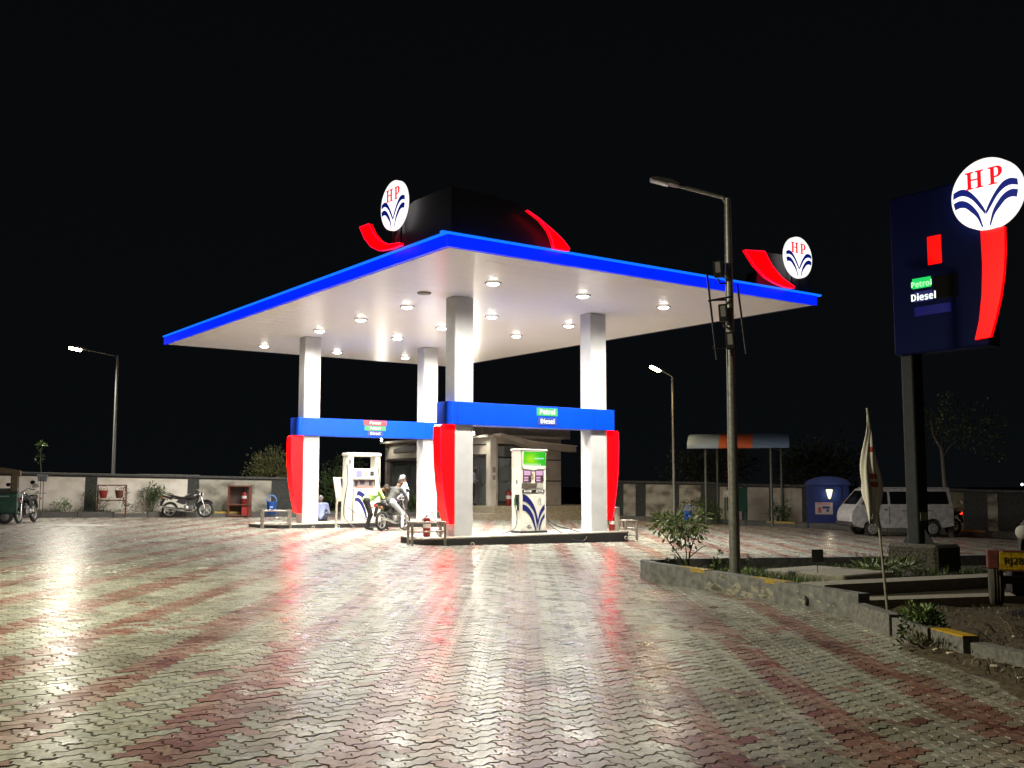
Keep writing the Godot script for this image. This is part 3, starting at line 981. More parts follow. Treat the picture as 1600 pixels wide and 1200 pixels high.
func build_planter() -> void:
	var conc := worn("planter_concrete", lin(0.25, 0.26, 0.265), 0.8, 0.0, noise("planter_stain", 0.010, Color(0.55, 0.55, 0.55), Color(1.0, 1.0, 0.98), grey(0.8), 5, 1024), 0.6)
	var light_c := worn("coping_concrete", lin(0.36, 0.35, 0.29), 0.75, 0.0, noise("slab", 0.02, grey(0.75), grey(1.0)), 1.0)
	var yel := worn("kerb_yellow", lin(0.62, 0.44, 0.06), 0.6, 0.0, noise("paint_wear", 0.03, grey(0.55), grey(1.0)), 2.0)
	var p := thing("planter_wall", "low grey concrete planter wall around the near lamp post, flaking at its foot", "planter", Vector3.ZERO)
	var front := [Vector3(2.28, 17.5, 0), Vector3(2.2, 17.1, 0), Vector3(2.32, 16.65, 0), Vector3(2.9, 15.4, 0), Vector3(3.55, 13.9, 0), Vector3(4.18, 12.35, 0)]
	var st := new_st()
	strip_wall(st, front, 0.17, 0.30, -0.06)
	obj("front_wall", st, conc, p)
	st = new_st()
	strip_wall(st, [Vector3(2.30, 17.45, 0), Vector3(2.75, 17.85, 0), Vector3(5.0, 18.8, 0), Vector3(7.6, 19.9, 0), Vector3(13.0, 22.4, 0)], 0.16, 0.285, -0.06)
	obj("rear_wall", st, conc, p)
	# yellow paint on the coping, lapping over the edge
	for e in [[Vector2(2.62, 16.02), Vector2(2.92, 15.36)], [Vector2(3.34, 14.4), Vector2(3.66, 13.65)]]:
		st = new_st()
		strip_wall(st, [Vector3(e[0].x, e[0].y, 0), Vector3(e[1].x, e[1].y, 0)], 0.178, 0.304, 0.25)
		obj("yellow_mark", st, yel, p)
	# patches where the paint has flaked to the white lime
	var lime := worn("lime_flake", lin(0.50, 0.48, 0.40), 0.9, 0.0, noise("paint_wear", 0.03, grey(0.55), grey(1.0)), 3.0)
	for i in 46:
		var u := rng.randf_range(0.30, 0.62) if i < 32 else rng.randf_range(0.70, 0.95)
		var low_ := i < 20
		var k := u * 3.0 + 2.0 if false else u
		var aa := Vector2(2.32, 16.65).lerp(Vector2(4.18, 12.35), k)
		var dd := (Vector2(4.18, 12.35) - Vector2(2.32, 16.65)).normalized()
		var hh := rng.randf_range(-0.03, 0.03) if low_ else rng.randf_range(0.0, 0.18)
		var rad := rng.randf_range(0.03, 0.10) if i < 32 else rng.randf_range(0.012, 0.04)
		var blob := []
		for q in 9:
			var rr := rad * rng.randf_range(0.35, 1.15)
			blob.append(Vector2(rr * 1.5 * cos(TAU * q / 9.0), rr * 0.7 * sin(TAU * q / 9.0)))
		# the face bends: find how far it lies from the straight chord
		var off_ := 0.085
		var segs := [Vector2(2.32, 16.65), Vector2(2.9, 15.4), Vector2(3.55, 13.9), Vector2(4.18, 12.35)]
		for q in 3:
			if aa.y <= segs[q].y and aa.y >= segs[q + 1].y:
				aa = segs[q].lerp(segs[q + 1], (segs[q].y - aa.y) / (segs[q].y - segs[q + 1].y))
				dd = (segs[q + 1] - segs[q]).normalized()
		var nn := Vector2(dd.y, -dd.x)
		var pos_ := aa + nn * off_
		st = new_st()
		prism(st, blob, 0.005, Transform3D(Basis(Vector3(dd.x, 0, -dd.y), Vector3.UP, Vector3(dd.x, 0, -dd.y).cross(Vector3.UP)), on_ground(pos_.x, -pos_.y, 0.06 + hh)))
		obj("lime_flake", st, lime, p)
	# drain hole near the foot
	st = new_st()
	lathe(st, [Vector2(0.05, -0.02), Vector2(0.062, 0.01), Vector2(0.05, 0.012), Vector2(0.0, 0.004)], 14, Transform3D(Basis(Vector3(0.0, 0, -1), Vector3(-0.92, 0, 0.39), Vector3(0.39, 1.0, 0.92)).orthonormalized(), Vector3(3.735, 0.015, -13.21)))
	obj("drain_hole", st, mat("hole_black", lin(0.008, 0.008, 0.008), 0.9), p)
	# soil
	st = new_st()
	var soil := [Vector2(2.3, 17.2), Vector2(3.0, 15.4), Vector2(4.2, 12.5), Vector2(5.5, 13.4), Vector2(12, 16.2), Vector2(13.0, 22.3), Vector2(7.6, 19.85), Vector2(5.0, 18.75), Vector2(2.7, 17.75)]
	var idx := Geometry2D.triangulate_polygon(PackedVector2Array(soil))
	for i in range(0, idx.size(), 3):
		var q := []
		for k in 3: q.append(on_ground(soil[idx[i + k]].x, -soil[idx[i + k]].y, 0.10))
		poly_out(st, q, Vector3(4, -50, -15))
	var s := obj("planter_soil", st, worn("planter_soil", lin(0.045, 0.045, 0.022), 0.95, 0.0, noise("earth", 0.012, grey(0.55), grey(1.0)), 1.2))
	tag(s, "", "", "", "structure")
	# two long pale concrete strips running right from the planter
	st = new_st()
	strip_wall(st, [Vector3(4.05, 14.0, 0), Vector3(7.9, 16.3, 0), Vector3(13.0, 19.0, 0)], 0.42, 0.26, -0.05)
	var k1 := obj("concrete_strip", st, light_c)
	tag(k1, "long pale concrete strip running right from the planter, farther one", "kerb", "long concrete strips")
	st = new_st()
	strip_wall(st, [Vector3(4.2, 12.9, 0), Vector3(7.4, 14.2, 0), Vector3(12.0, 15.9, 0)], 0.34, 0.18, -0.05)
	var k2 := obj("concrete_strip", st, light_c)
	k2.name = numbered(self, "concrete_strip_near")
	k2.name = "concrete_strip_001"
	tag(k2, "long pale concrete strip ending behind the leaning flag pole, nearer one", "kerb", "long concrete strips")
	# raised inspection slab
	st = new_st()
	box(st, Vector3(0, 0.10, 0), Vector3(1.25, 0.16, 1.5), 0.02, Transform3D(Basis(Vector3.UP, 0.62), on_ground(5.05, -16.55, 0.06)))
	var slab := obj("inspection_slab", st, light_c)
	tag(slab, "flat concrete inspection slab lying in the planter under the small black board", "slab")
	# small black board on a stake
	var b := thing("notice_board", "small blank black board on a thin stake in the planter", "sign", on_ground(4.72, -16.0, 0.10), 0.1)
	st = new_st()
	box(st, Vector3(0, 0.40, 0), Vector3(0.185, 0.19, 0.012), 0.003)
	obj("board", st, mat("board_black", lin(0.012, 0.012, 0.012), 0.6), b)
	st = new_st()
	bar(st, Vector3(0, -0.05, -0.012), Vector3(0, 0.36, -0.012), 0.007, 6)
	obj("stake", st, mat("rusty_steel", lin(0.10, 0.08, 0.06), 0.7, 0.4), b)
	# the broken kerb at the right: separate blocks curving to the right edge
	var kk := setting("kerb")
	var greyk := worn("kerb_grey2", lin(0.20, 0.20, 0.19), 0.8, 0.0, noise("kerb_grain", 0.02, grey(0.5), grey(1.0), grey(0.85)), 1.3)
	var run := [[Vector2(4.03, 12.1), Vector2(4.06, 11.0), 0.22, 0], [Vector2(4.07, 10.95), Vector2(4.12, 10.15), 0.20, 0], [Vector2(4.13, 10.1), Vector2(4.20, 9.55), 0.21, 1], [Vector2(4.24, 9.5), Vector2(4.48, 8.62), 0.17, 0], [Vector2(4.50, 8.58), Vector2(4.85, 7.9), 0.17, 1]]
	for r in run:
		st = new_st()
		strip_wall(st, [Vector3(r[0].x, r[0].y, 0), Vector3(r[1].x, r[1].y, 0)], 0.16, r[2], -0.08)
		var o := obj("kerb_block", st, greyk, kk)
		if r[3]:
			st = new_st()
			strip_wall(st, [Vector3(r[0].x, r[0].y, 0), Vector3(r[1].x, r[1].y, 0)], 0.166, r[2] + 0.004, r[2] - 0.012)
			obj("painted_top", st, worn("fresh_yellow", lin(0.80, 0.50, 0.02), 0.5, 0.0, noise("paint_wear", 0.03, grey(0.55), grey(1.0)), 2.0), o)
	# loose earth: behind the kerb, and spilt over the paving in front of it
	var fn := FastNoiseLite.new()
	fn.seed = 3
	fn.frequency = 0.55
	fn.fractal_octaves = 4
	var earth := worn("loose_earth", lin(0.105, 0.080, 0.045), 0.95, 0.0, noise("loose", 0.02, Color(0.45, 0.42, 0.38), grey(1.0), Color(0.75, 0.72, 0.66), 5), 0.7, noise("earth_bump", 0.03, grey(0), grey(1)), 2.0)
	for m in 2:
		st = new_st()
		st.set_smooth_group(1)
		var n := 46
		var h := func(x: float, d: float) -> float:
			var e: float
			if m == 0:
				e = 0.07 + 0.05 * fn.get_noise_2d(x * 2.0, d * 2.0) + 0.035 * fn.get_noise_2d(x * 9.0, d * 9.0)
				var gap := x - (4.12 + maxf(0.0, 9.6 - d) * 0.38)
				return gy(x) + minf(e, -0.05 + gap * 0.9) if gap < 0.14 else gy(x) + e
			var rim := x - (3.80 + 0.06 * sin(d * 3.1) + maxf(0.0, 10.6 - d) * 0.02 - maxf(0.0, d - 10.2) * -0.45 + 0.10 * fn.get_noise_2d(x * 3.0, d * 3.0))
			e = clampf(rim * 0.16, -0.05, 0.045) + 0.03 * fn.get_noise_2d(x * 7.0, d * 7.0) * clampf(rim * 3.0, 0.0, 1.0)
			return gy(x) + e
		for i in n:
			for j in n:
				var x0 := 4.1 + 7.0 * i / n if m == 0 else 3.5 + 2.6 * i / n
				var x1 := 4.1 + 7.0 * (i + 1) / n if m == 0 else 3.5 + 2.6 * (i + 1) / n
				var d0 := 7.2 + 7.3 * j / n if m == 0 else 6.4 + 4.6 * j / n
				var d1 := 7.2 + 7.3 * (j + 1) / n if m == 0 else 6.4 + 4.6 * (j + 1) / n
				quad(st, Vector3(x0, h.call(x0, d0), -d0), Vector3(x1, h.call(x1, d0), -d0), Vector3(x1, h.call(x1, d1), -d1), Vector3(x0, h.call(x0, d1), -d1))
		var e2 := obj("earth_bank" if m == 0 else "spilt_earth", st, earth)
		tag(e2, "", "", "", "structure")
	# litter: scraps and pale stones
	var ltr := [[3.95, 9.75], [4.0, 9.55], [4.05, 8.35], [4.22, 8.3], [4.35, 8.95], [4.75, 8.05], [4.6, 7.75], [4.1, 8.9], [4.28, 8.86], [5.0, 10.4], [3.7, 10.9]]
	for q in ltr:
		st = new_st()
		box(st, Vector3.ZERO, Vector3(rng.randf_range(0.03, 0.075), 0.016, rng.randf_range(0.025, 0.05)), 0.006, Transform3D(Basis(Vector3.UP, rng.randf() * 6.0) * Basis(Vector3.RIGHT, rng.randf_range(-0.3, 0.3)), on_ground(q[0], -q[1], 0.055 if q[0] < 4.6 else 0.1)))
		var l := obj("litter_scrap", st, mat("litter_pale", lin(0.52, 0.48, 0.40), 0.7))
		tag(l, "small pale scrap lying on the loose earth by the yellow kerb", "litter", "pale scraps on the earth")


# ---------------------------------------------------------------- price sign and flag
func build_price_sign() -> void:
	var pos := Vector3(7.30, gy(7.3), -19.0)
	# the board runs along (0.588, toward the camera 0.809): it is nearer at its right
	var dir := Vector3(0.58779, 0, 0.80902)
	var turn := atan2(-dir.z, dir.x)
	var t := thing("price_sign", "tall dark blue price sign with red light bar and a round HP disc", "sign", pos, turn)
	# x along dir, z = face normal
	var steel := worn("sign_pole_paint", lin(0.055, 0.065, 0.072), 0.5, 0.3, noise("galv", 0.02, grey(0.7), grey(1.0)), 1.0)
	for x in [0.12]:
		var st := new_st()
		box(st, Vector3(x, 2.3, -0.1), Vector3(0.24, 3.7, 0.34), 0.02)
		obj("pole", st, steel if x < 0.5 else mat("black_steel", lin(0.02, 0.02, 0.022), 0.5, 0.5), t)
		for s in [-1, 1]:
			st = new_st()
			prism(st, [Vector2(0, 0), Vector2(s * 0.2, 0), Vector2(0, 0.3)], 0.02, Transform3D(Basis(), Vector3(x + s * 0.13, 0.55, -0.1)))
			obj("gusset", st, steel, t)
	var st2 := new_st()
	box(st2, Vector3(0.22, 0.24, -0.1), Vector3(1.0, 0.66, 0.8), 0.05)
	obj("plinth", st2, worn("old_concrete", lin(0.24, 0.23, 0.20), 0.9, 0.0, noise("stains2", 0.03, Color(0.12, 0.13, 0.12), grey(1.0), Color(0.55, 0.55, 0.5), 5), 1.2), t)
	var navy := mat("sign_navy", lin(0.004, 0.010, 0.085), 0.55)
	navy.metallic_specular = 0.2
	st2 = new_st()
	box(st2, Vector3(0.87, 5.52, 0.0), Vector3(1.85, 2.98, 0.36), 0.03)
	var board := obj("board", st2, navy, t)
	st2 = new_st()
	box(st2, Vector3(-0.065, 5.50, 0.06), Vector3(0.02, 2.8, 0.10), 0.004)
	obj("edge_trim", st2, mat("trim_steel", lin(0.45, 0.45, 0.45), 0.3, 0.8), board)
	# lit panels
	var lit := func(called, x, y, w, h, m):
		var s := new_st()
		box(s, Vector3(x + 0.2, y + 0.24, 0.184), Vector3(w, h, 0.012), 0.003)
		return obj(called, s, m, board)
	lit.call("red_panel_light", 0.64, 5.63, 0.27, 0.52, glow("sign_red_light", Color(1.0, 0.0, 0.0), 1.0, Color(0.5, 0, 0)))
	var pt: Node = lit.call("price_panel_light", 0.36, 5.07, 0.37, 0.19, glow("petrol_green_light", Color(0.0, 0.78, 0.36), 0.85))
	words("lettering_light", "Petrol", 0.105, glow("pale_green_text_light", Color(0.62, 1.0, 0.62), 1.1), pt, Vector3(0.56, 5.29, 0.194))
	var dl: Node = lit.call("price_panel_light", 0.39, 4.82, 0.37, 0.19, glow("sign_diesel_light", Color(0.0, 0.08, 0.5), 0.35))
	words("lettering_light", "Diesel", 0.125, glow("white_text_light", Color(0.95, 1.0, 0.95), 1.1), dl, Vector3(0.59, 5.05, 0.194))
	lit.call("dim_panel_light", 0.56, 4.55, 0.72, 0.17, glow("sign_dim_blue_light", Color(0.0, 0.02, 0.45), 0.28, Color(0.0, 0.02, 0.3)))
	lit.call("price_display", 0.83, 4.94, 0.46, 0.42, mat("display_black", lin(0.004, 0.004, 0.004), 0.2))
	st2 = new_st()
	box(st2, Vector3(0.247, 1.06, -0.1), Vector3(0.012, 0.15, 0.22), 0.003)
	obj("label_plate", st2, mat("plate_cream", lin(0.42, 0.42, 0.28), 0.6), t)
	# red bar, straight above and curving left at its foot
	st2 = new_st()
	prism(st2, spline([Vector2(1.76, 6.02), Vector2(2.18, 6.02), Vector2(2.17, 5.6), Vector2(2.13, 5.2), Vector2(2.05, 4.8), Vector2(1.95, 4.45), Vector2(1.85, 4.16), Vector2(1.57, 4.14), Vector2(1.66, 4.45), Vector2(1.73, 4.9), Vector2(1.765, 5.4)], 1, true), 0.07, Transform3D(Basis(), Vector3(0, 0, 0.222)))
	obj("red_bar_light", st2, glow("red_sweep_light", Color(1.0, 0.0, 0.02), 1.15, Color(0.6, 0.0, 0.02)), t)
	var holder := Node3D.new()
	holder.name = "disc"
	t.add_child(holder, true)
	holder.position = Vector3(1.93, 6.63, 0.0)
	logo(holder, 0.62, 0.36, 0.16)


func build_flag() -> void:
	var foot := on_ground(4.58, -12.7, 0.08)
	var t := thing("flag", "white and red cloth flag hanging limp and twisted on a thin leaning pole", "flag", foot)
	var st := new_st()
	bar(st, Vector3.ZERO, Vector3(-0.165, 2.46, 0.0), 0.016, 10)
	obj("pole", st, worn("pole_pale", lin(0.40, 0.40, 0.32), 0.5, 0.0, noise("galv", 0.02, grey(0.7), grey(1.0)), 1.0), t)
	# limp cloth: rings of a folded outline down the pole
	var rows := 40
	var seg := 34
	st = new_st()
	st.set_smooth_group(1)
	var red := new_st()
	red.set_smooth_group(1)
	var at := func(i: int, k: int) -> Vector3:
		var v := float(i) / rows
		var w := TAU * k / seg
		var wide := 0.018 + 0.135 * smoothstep(0.0, 0.75, v) * (1.0 if v < 0.78 else 1.0 - 0.55 * (v - 0.78) / 0.22)
		var twist := 1.1 * v + 0.4 * sin(v * 5.0)
		var rad := wide * (0.62 + 0.28 * cos(3.0 * w + 2.0 * v) + 0.18 * cos(7.0 * w - 4.0 * v))
		var hem := 0.10 * sin(w * 2.0 + 0.8) * smoothstep(0.7, 1.0, v)
		return Vector3(-0.165 + 0.065 * v - 0.045 * smoothstep(0.1, 0.6, v) + rad * cos(w + twist), 2.44 - 1.32 * v + hem, rad * 0.55 * sin(w + twist))
	for i in rows:
		for k in seg:
			var k2 := (k + 1) % seg
			var v := float(i) / rows
			var g := posmod(k + 17 - int(round((PI / 2 - 1.1 * v - 0.4 * sin(v * 5.0)) / TAU * seg)), seg) - 17      # 0 faces the camera
			var mark := (v > 0.34 and v < 0.39 and g > -6 and g < -1) or (v > 0.58 and v < 0.72 and g > -7 and g < -1 and absf(v - 0.65) + 0.012 * absf(g + 4) > 0.035) or (v > 0.62 and v < 0.65 and g > -4 and g < 0)
			quad(red if mark else st, at.call(i, k), at.call(i + 1, k), at.call(i + 1, k2), at.call(i, k2))
	var cloth := mat("flag_cloth", lin(0.72, 0.71, 0.66), 0.85)
	cloth.backlight_enabled = true
	cloth.backlight = Color(0.12, 0.12, 0.1)
	var c := obj("cloth", st, cloth, t)
	obj("red_print", red, mat("flag_red", lin(0.40, 0.06, 0.04), 0.85), c)


# ---------------------------------------------------------------- pumps and island furniture
func flat_shape(st: SurfaceTool, pts: Array, z: float, thick := 0.006) -> void:
	prism(st, pts, thick, Transform3D(Basis(), Vector3(0, 0, z)))


func between(a: Array, b: Array) -> Array:
	var o := spline(a, 5)
	var p := spline(b, 5)
	p.reverse()
	return o + p


func hose(parent: Node, pts: Array, r := 0.014) -> void:
	var st := new_st()
	tube(st, spline(pts, 8), r, 8)
	obj("hose", st, mat("rubber", lin(0.02, 0.02, 0.02), 0.45), parent)


func build_pumps() -> void:
	var white := worn("pump_white", lin(0.66, 0.65, 0.58), 0.35, 0.0, noise("cladding", 0.008, grey(0.9), grey(1.0)), 1.0)
	var ink := mat("pump_ink", lin(0.008, 0.012, 0.11), 0.35)
	var black := mat("pump_black", lin(0.015, 0.015, 0.017), 0.35)
	var gap := mat("gap_dark", lin(0.03, 0.03, 0.03), 0.7)
	# right-hand pump; local origin at its front left foot, x along a, z towards the camera
	var t := thing("fuel_pump", "white fuel pump with lit green screen and two price displays on the near island", "fuel pump", st_at(5.24, 0.20, 4.62), TURN)
	var w := 0.84
	var st := new_st()
	box(st, Vector3(w * 0.5, 1.09, -0.23), Vector3(w, 2.18, 0.44), 0.025)
	var body := obj("cabinet", st, white, t)
	st = new_st()
	box(st, Vector3(w * 0.5, 0.03, -0.22), Vector3(w + 0.04, 0.06, 0.48), 0.01)
	obj("plinth", st, gap, t)
	st = new_st()
	box(st, Vector3(w * 0.5, 2.175, -0.22), Vector3(w + 0.05, 0.05, 0.50), 0.02)
	obj("top_cap", st, white, t)
	st = new_st()
	prism(st, [Vector2(0.02, 2.15), Vector2(0.02, 1.72), Vector2(0.08, 1.67), Vector2(0.40, 1.64), Vector2(0.52, 1.66), Vector2(0.80, 1.68), Vector2(0.81, 2.15)], 0.02, Transform3D(Basis(), Vector3(0, 0, 0.002)))
	var bez := obj("screen_surround", st, white, t)
	st = new_st()
	tube(st, [Vector3(0.02, 2.15, 0.006), Vector3(0.02, 1.72, 0.006), Vector3(0.08, 1.67, 0.006), Vector3(0.40, 1.64, 0.006), Vector3(0.52, 1.66, 0.006), Vector3(0.80, 1.68, 0.006)], 0.007, 5)
	obj("seam", st, gap, bez)
	# screen: a picture in greens with pale streaks, computed
	var im := Image.create(64, 32, false, Image.FORMAT_RGB8)
	for x in 64:
		for y in 32:
			var g := Color(0.16, 0.72, 0.10).lerp(Color(0.62, 0.86, 0.05), clampf(1.2 - Vector2(x - 20, y * 1.4 - 24).length() / 26.0, 0.0, 1.0))
			if x > 30 and x < 58 and absf(y - 15) < 2: g = g.lerp(Color(0.75, 0.9, 0.95), 0.8)
			if y > 24 and x < 50: g = g.lerp(Color(0.85, 0.92, 0.85), float(y - 24) / 8.0)
			im.set_pixel(x, y, g)
	var scr := StandardMaterial3D.new()
	scr.resource_name = "screen_picture"
	scr.albedo_color = Color(0.1, 0.1, 0.1)
	scr.roughness = 0.2
	scr.emission_enabled = true
	scr.emission_texture = ImageTexture.create_from_image(im)
	scr.emission_operator = BaseMaterial3D.EMISSION_OP_MULTIPLY
	scr.emission = Color.WHITE
	scr.emission_energy_multiplier = 0.85
	var qm := QuadMesh.new()
	qm.size = Vector2(0.74, 0.37)
	var s := put("advert_screen", qm, scr, t)
	s.position = Vector3(0.43, 1.945, 0.0135)
	for x in [0.195, 0.595]:
		st = new_st()
		box(st, Vector3(x, 1.485, 0.0), Vector3(0.27, 0.31, 0.02), 0.006)
		var d := obj("display", st, mat("display_plum", lin(0.06, 0.035, 0.045), 0.25), t)
		for q in [[x - 0.01, 1.565, 0.22, 0.12], [x - 0.045, 1.445, 0.14, 0.045], [x - 0.045, 1.375, 0.14, 0.045]]:
			st = new_st()
			box(st, Vector3(q[0], q[1], 0.011), Vector3(q[2], q[3], 0.008), 0.002)
			obj("display_glass_light", st, glow("display_pink_light", Color(0.85, 0.62, 0.80), 0.7, Color(0.3, 0.3, 0.3)), d)
	st = new_st()
	box(st, Vector3(0.395, 1.49, 0.0), Vector3(0.05, 0.17, 0.012), 0.003)
	obj("warning_sticker", st, mat("sticker_tan", lin(0.45, 0.30, 0.16), 0.6), t)
	st = new_st()
	box(st, Vector3(0.26, 1.23, -0.004), Vector3(0.49, 0.13, 0.014), 0.003)
	obj("card_bay", st, worn("bay_brown", lin(0.16, 0.13, 0.11), 0.5, 0.0, noise("stains", 0.012, Color(0.10, 0.11, 0.10), grey(1.0), Color(0.75, 0.74, 0.70), 5), 3.0), t)
	st = new_st()
	box(st, Vector3(0.62, 1.23, -0.004), Vector3(0.20, 0.13, 0.014), 0.003)
	obj("keypad", st, mat("keypad_grey", lin(0.35, 0.34, 0.29), 0.5), t)
	st = new_st()
	box(st, Vector3(0.40, 1.09, 0.0), Vector3(0.73, 0.085, 0.012), 0.003)
	var strip := obj("name_strip", st, black, t)
	for q in [["Petrol", 0.20], ["Diesel", 0.60]]:
		st = new_st()
		box(st, Vector3(q[1], 1.09, 0.006), Vector3(0.24, 0.052, 0.004), 0.001)
		obj("name_plate", st, mat("plate_white", lin(0.6, 0.6, 0.58), 0.5), strip)
		words("lettering", q[0], 0.036, black, strip, Vector3(q[1], 1.09, 0.009), 0.0, "Droid Sans", 700, 0.002)
	for pr in [[[Vector2(0.045, 1.02), Vector2(0.2, 0.96), Vector2(0.36, 0.80), Vector2(0.48, 0.58), Vector2(0.545, 0.33)], [Vector2(0.045, 0.83), Vector2(0.17, 0.80), Vector2(0.32, 0.68), Vector2(0.44, 0.48), Vector2(0.525, 0.10)]],
			[[Vector2(0.045, 0.75), Vector2(0.16, 0.72), Vector2(0.29, 0.61), Vector2(0.40, 0.42), Vector2(0.495, 0.07)], [Vector2(0.045, 0.59), Vector2(0.14, 0.57), Vector2(0.26, 0.47), Vector2(0.37, 0.30), Vector2(0.46, 0.07)]],
			[[Vector2(0.765, 0.74), Vector2(0.68, 0.66), Vector2(0.60, 0.53), Vector2(0.55, 0.36), Vector2(0.548, 0.30)], [Vector2(0.765, 0.60), Vector2(0.70, 0.54), Vector2(0.62, 0.42), Vector2(0.575, 0.28), Vector2(0.56, 0.10)]],
			[[Vector2(0.765, 0.50), Vector2(0.70, 0.43), Vector2(0.63, 0.32), Vector2(0.595, 0.2), Vector2(0.575, 0.07)], [Vector2(0.765, 0.40), Vector2(0.71, 0.34), Vector2(0.66, 0.25), Vector2(0.63, 0.16), Vector2(0.61, 0.07)]]]:
		st = new_st()
		flat_shape(st, between(pr[0], pr[1]), 0.0)
		obj("leaf_stripe", st, ink, body)
	for q in [[0.30, 0.13, 0.4], [0.22, 0.15, -0.4], [0.26, 0.20, 0.0]]:
		st = new_st()
		box(st, Vector3(q[0], q[1], 0.0), Vector3(0.075, 0.03, 0.006), 0.002, Transform3D(Basis(Vector3.BACK, q[2]), Vector3(0.26, 0.15, 0) - Basis(Vector3.BACK, q[2]) * Vector3(0.26, 0.15, 0)))
		obj("small_emblem", st, mat("emblem_grey", lin(0.16, 0.16, 0.15), 0.5), body)
	words("lettering", "8", 0.17, mat("faint_grey", lin(0.42, 0.42, 0.38), 0.5), body, Vector3(0.60, 0.82, 0.0), 0.0, "Droid Sans", 400, 0.004)
	words("lettering", "8", 0.10, black, body, Vector3(-0.002, 1.33, -0.2), -PI / 2, "Droid Sans", 700, 0.004)
	# nozzle in its boot on the left side, hoses
	st = new_st()
	box(st, Vector3(-0.02, 0.80, -0.17), Vector3(0.05, 0.42, 0.15), 0.012)
	var boot := obj("nozzle_boot", st, black, t)
	st = new_st()
	tube(st, [Vector3(-0.05, 0.62, -0.14), Vector3(-0.075, 0.74, -0.16), Vector3(-0.06, 0.90, -0.2), Vector3(-0.01, 0.99, -0.2)], [0.03, 0.035, 0.022, 0.014], 8)
	obj("nozzle", st, mat("nozzle_green", lin(0.02, 0.10, 0.05), 0.4), boot)
	st = new_st()
	box(st, Vector3(-0.075, 0.66, -0.13), Vector3(0.02, 0.12, 0.05), 0.006)
	obj("nozzle_guard", st, mat("plate_white", lin(0.6, 0.6, 0.58), 0.5), boot)
	hose(t, [Vector3(-0.06, 0.6, -0.14), Vector3(-0.07, 0.35, -0.10), Vector3(-0.22, 0.13, 0.0), Vector3(-0.52, 0.03, 0.0), Vector3(-0.62, 0.02, -0.02)])
	hose(t, [Vector3(w + 0.02, 0.62, -0.12), Vector3(w + 0.05, 0.36, -0.05), Vector3(w + 0.26, 0.17, 0.1), Vector3(w + 0.62, 0.08, 0.2), Vector3(w + 0.82, -0.06, 0.62), Vector3(w + 0.66, -0.20, 0.72), Vector3(w + 0.36, -0.17, 0.70), Vector3(w + 0.12, 0.03, 0.42), Vector3(w + 0.03, 0.2, 0.1), Vector3(w + 0.015, 0.55, -0.1)])

	# left-hand pump with a bridging frame
	t = thing("fuel_pump", "white frame-topped fuel pump beside the motorcycle on the farther left island", "fuel pump", st_at(4.64, 0.25, 13.35), TURN)
	for q in [[0.02, 0.24, -0.06], [1.04, 1.22, 0.02]]:
		st = new_st()
		prism(st, [Vector2(q[0] + q[2], 0.02), Vector2(q[1] + q[2], 0.02), Vector2(q[1], 2.13), Vector2(q[0], 2.13)], 0.34, Transform3D(Basis(), Vector3(0, 0, -0.2)))
		obj("frame_pillar", st, white, t)
	st = new_st()
	box(st, Vector3(0.62, 2.19, -0.2), Vector3(1.28, 0.13, 0.44), 0.04)
	obj("top_cap", st, white, t)
	st = new_st()
	box(st, Vector3(0.66, 0.55, -0.2), Vector3(0.82, 1.10, 0.40), 0.02)
	body = obj("cabinet", st, white, t)
	st = new_st()
	box(st, Vector3(0.66, 1.55, -0.2), Vector3(0.80, 0.36, 0.36), 0.02)
	var hd := obj("display_head", st, white, t)
	st = new_st()
	box(st, Vector3(0.66, 1.23, -0.26), Vector3(0.78, 0.27, 0.22), 0.01)
	obj("nozzle_bay", st, mat("bay_grey", lin(0.22, 0.20, 0.20), 0.5), t)
	for q in [[0.40, 1.24, 0.10, 0.16, "bay_dark"], [0.62, 1.27, 0.17, 0.12, "bay_dark"], [0.92, 1.25, 0.10, 0.15, "bay_dark"]]:
		st = new_st()
		box(st, Vector3(q[0], q[1], -0.15), Vector3(q[2], q[3], 0.03), 0.006)
		obj("nozzle_slot", st, mat("bay_dark", lin(0.03, 0.03, 0.035), 0.4), t)
	st = new_st()
	box(st, Vector3(0.62, 1.115, -0.02), Vector3(0.66, 0.03, 0.05), 0.006)
	obj("red_trim", st, mat("trim_red", lin(0.45, 0.10, 0.07), 0.5), t)
	for q in [[0.43, 1.57, 0.22, 0.22, 0], [0.68, 1.55, 0.09, 0.16, 1], [0.91, 1.57, 0.14, 0.15, 2]]:
		st = new_st()
		box(st, Vector3(q[0], q[1], -0.018), Vector3(q[2], q[3], 0.012), 0.004)
		obj("display", st, [glow("display_violet_light", Color(0.75, 0.72, 0.95), 0.55, Color(0.3, 0.3, 0.3)), mat("sticker_tan", lin(0.45, 0.30, 0.16), 0.6), mat("display_dark", lin(0.04, 0.04, 0.05), 0.2)][q[4]], hd)
	for pr in [[[Vector2(0.38, 1.00), Vector2(0.50, 0.98), Vector2(0.66, 0.86), Vector2(0.76, 0.68), Vector2(0.82, 0.40), Vector2(0.83, 0.15)], [Vector2(0.32, 0.84), Vector2(0.44, 0.84), Vector2(0.58, 0.74), Vector2(0.69, 0.56), Vector2(0.76, 0.34), Vector2(0.79, 0.15)]],
			[[Vector2(0.28, 0.78), Vector2(0.40, 0.78), Vector2(0.52, 0.68), Vector2(0.63, 0.50), Vector2(0.70, 0.30), Vector2(0.74, 0.1)], [Vector2(0.28, 0.66), Vector2(0.36, 0.66), Vector2(0.47, 0.57), Vector2(0.57, 0.41), Vector2(0.64, 0.24), Vector2(0.68, 0.1)]]]:
		st = new_st()
		flat_shape(st, between(pr[0], pr[1]), 0.0)
		obj("leaf_stripe", st, ink, body)
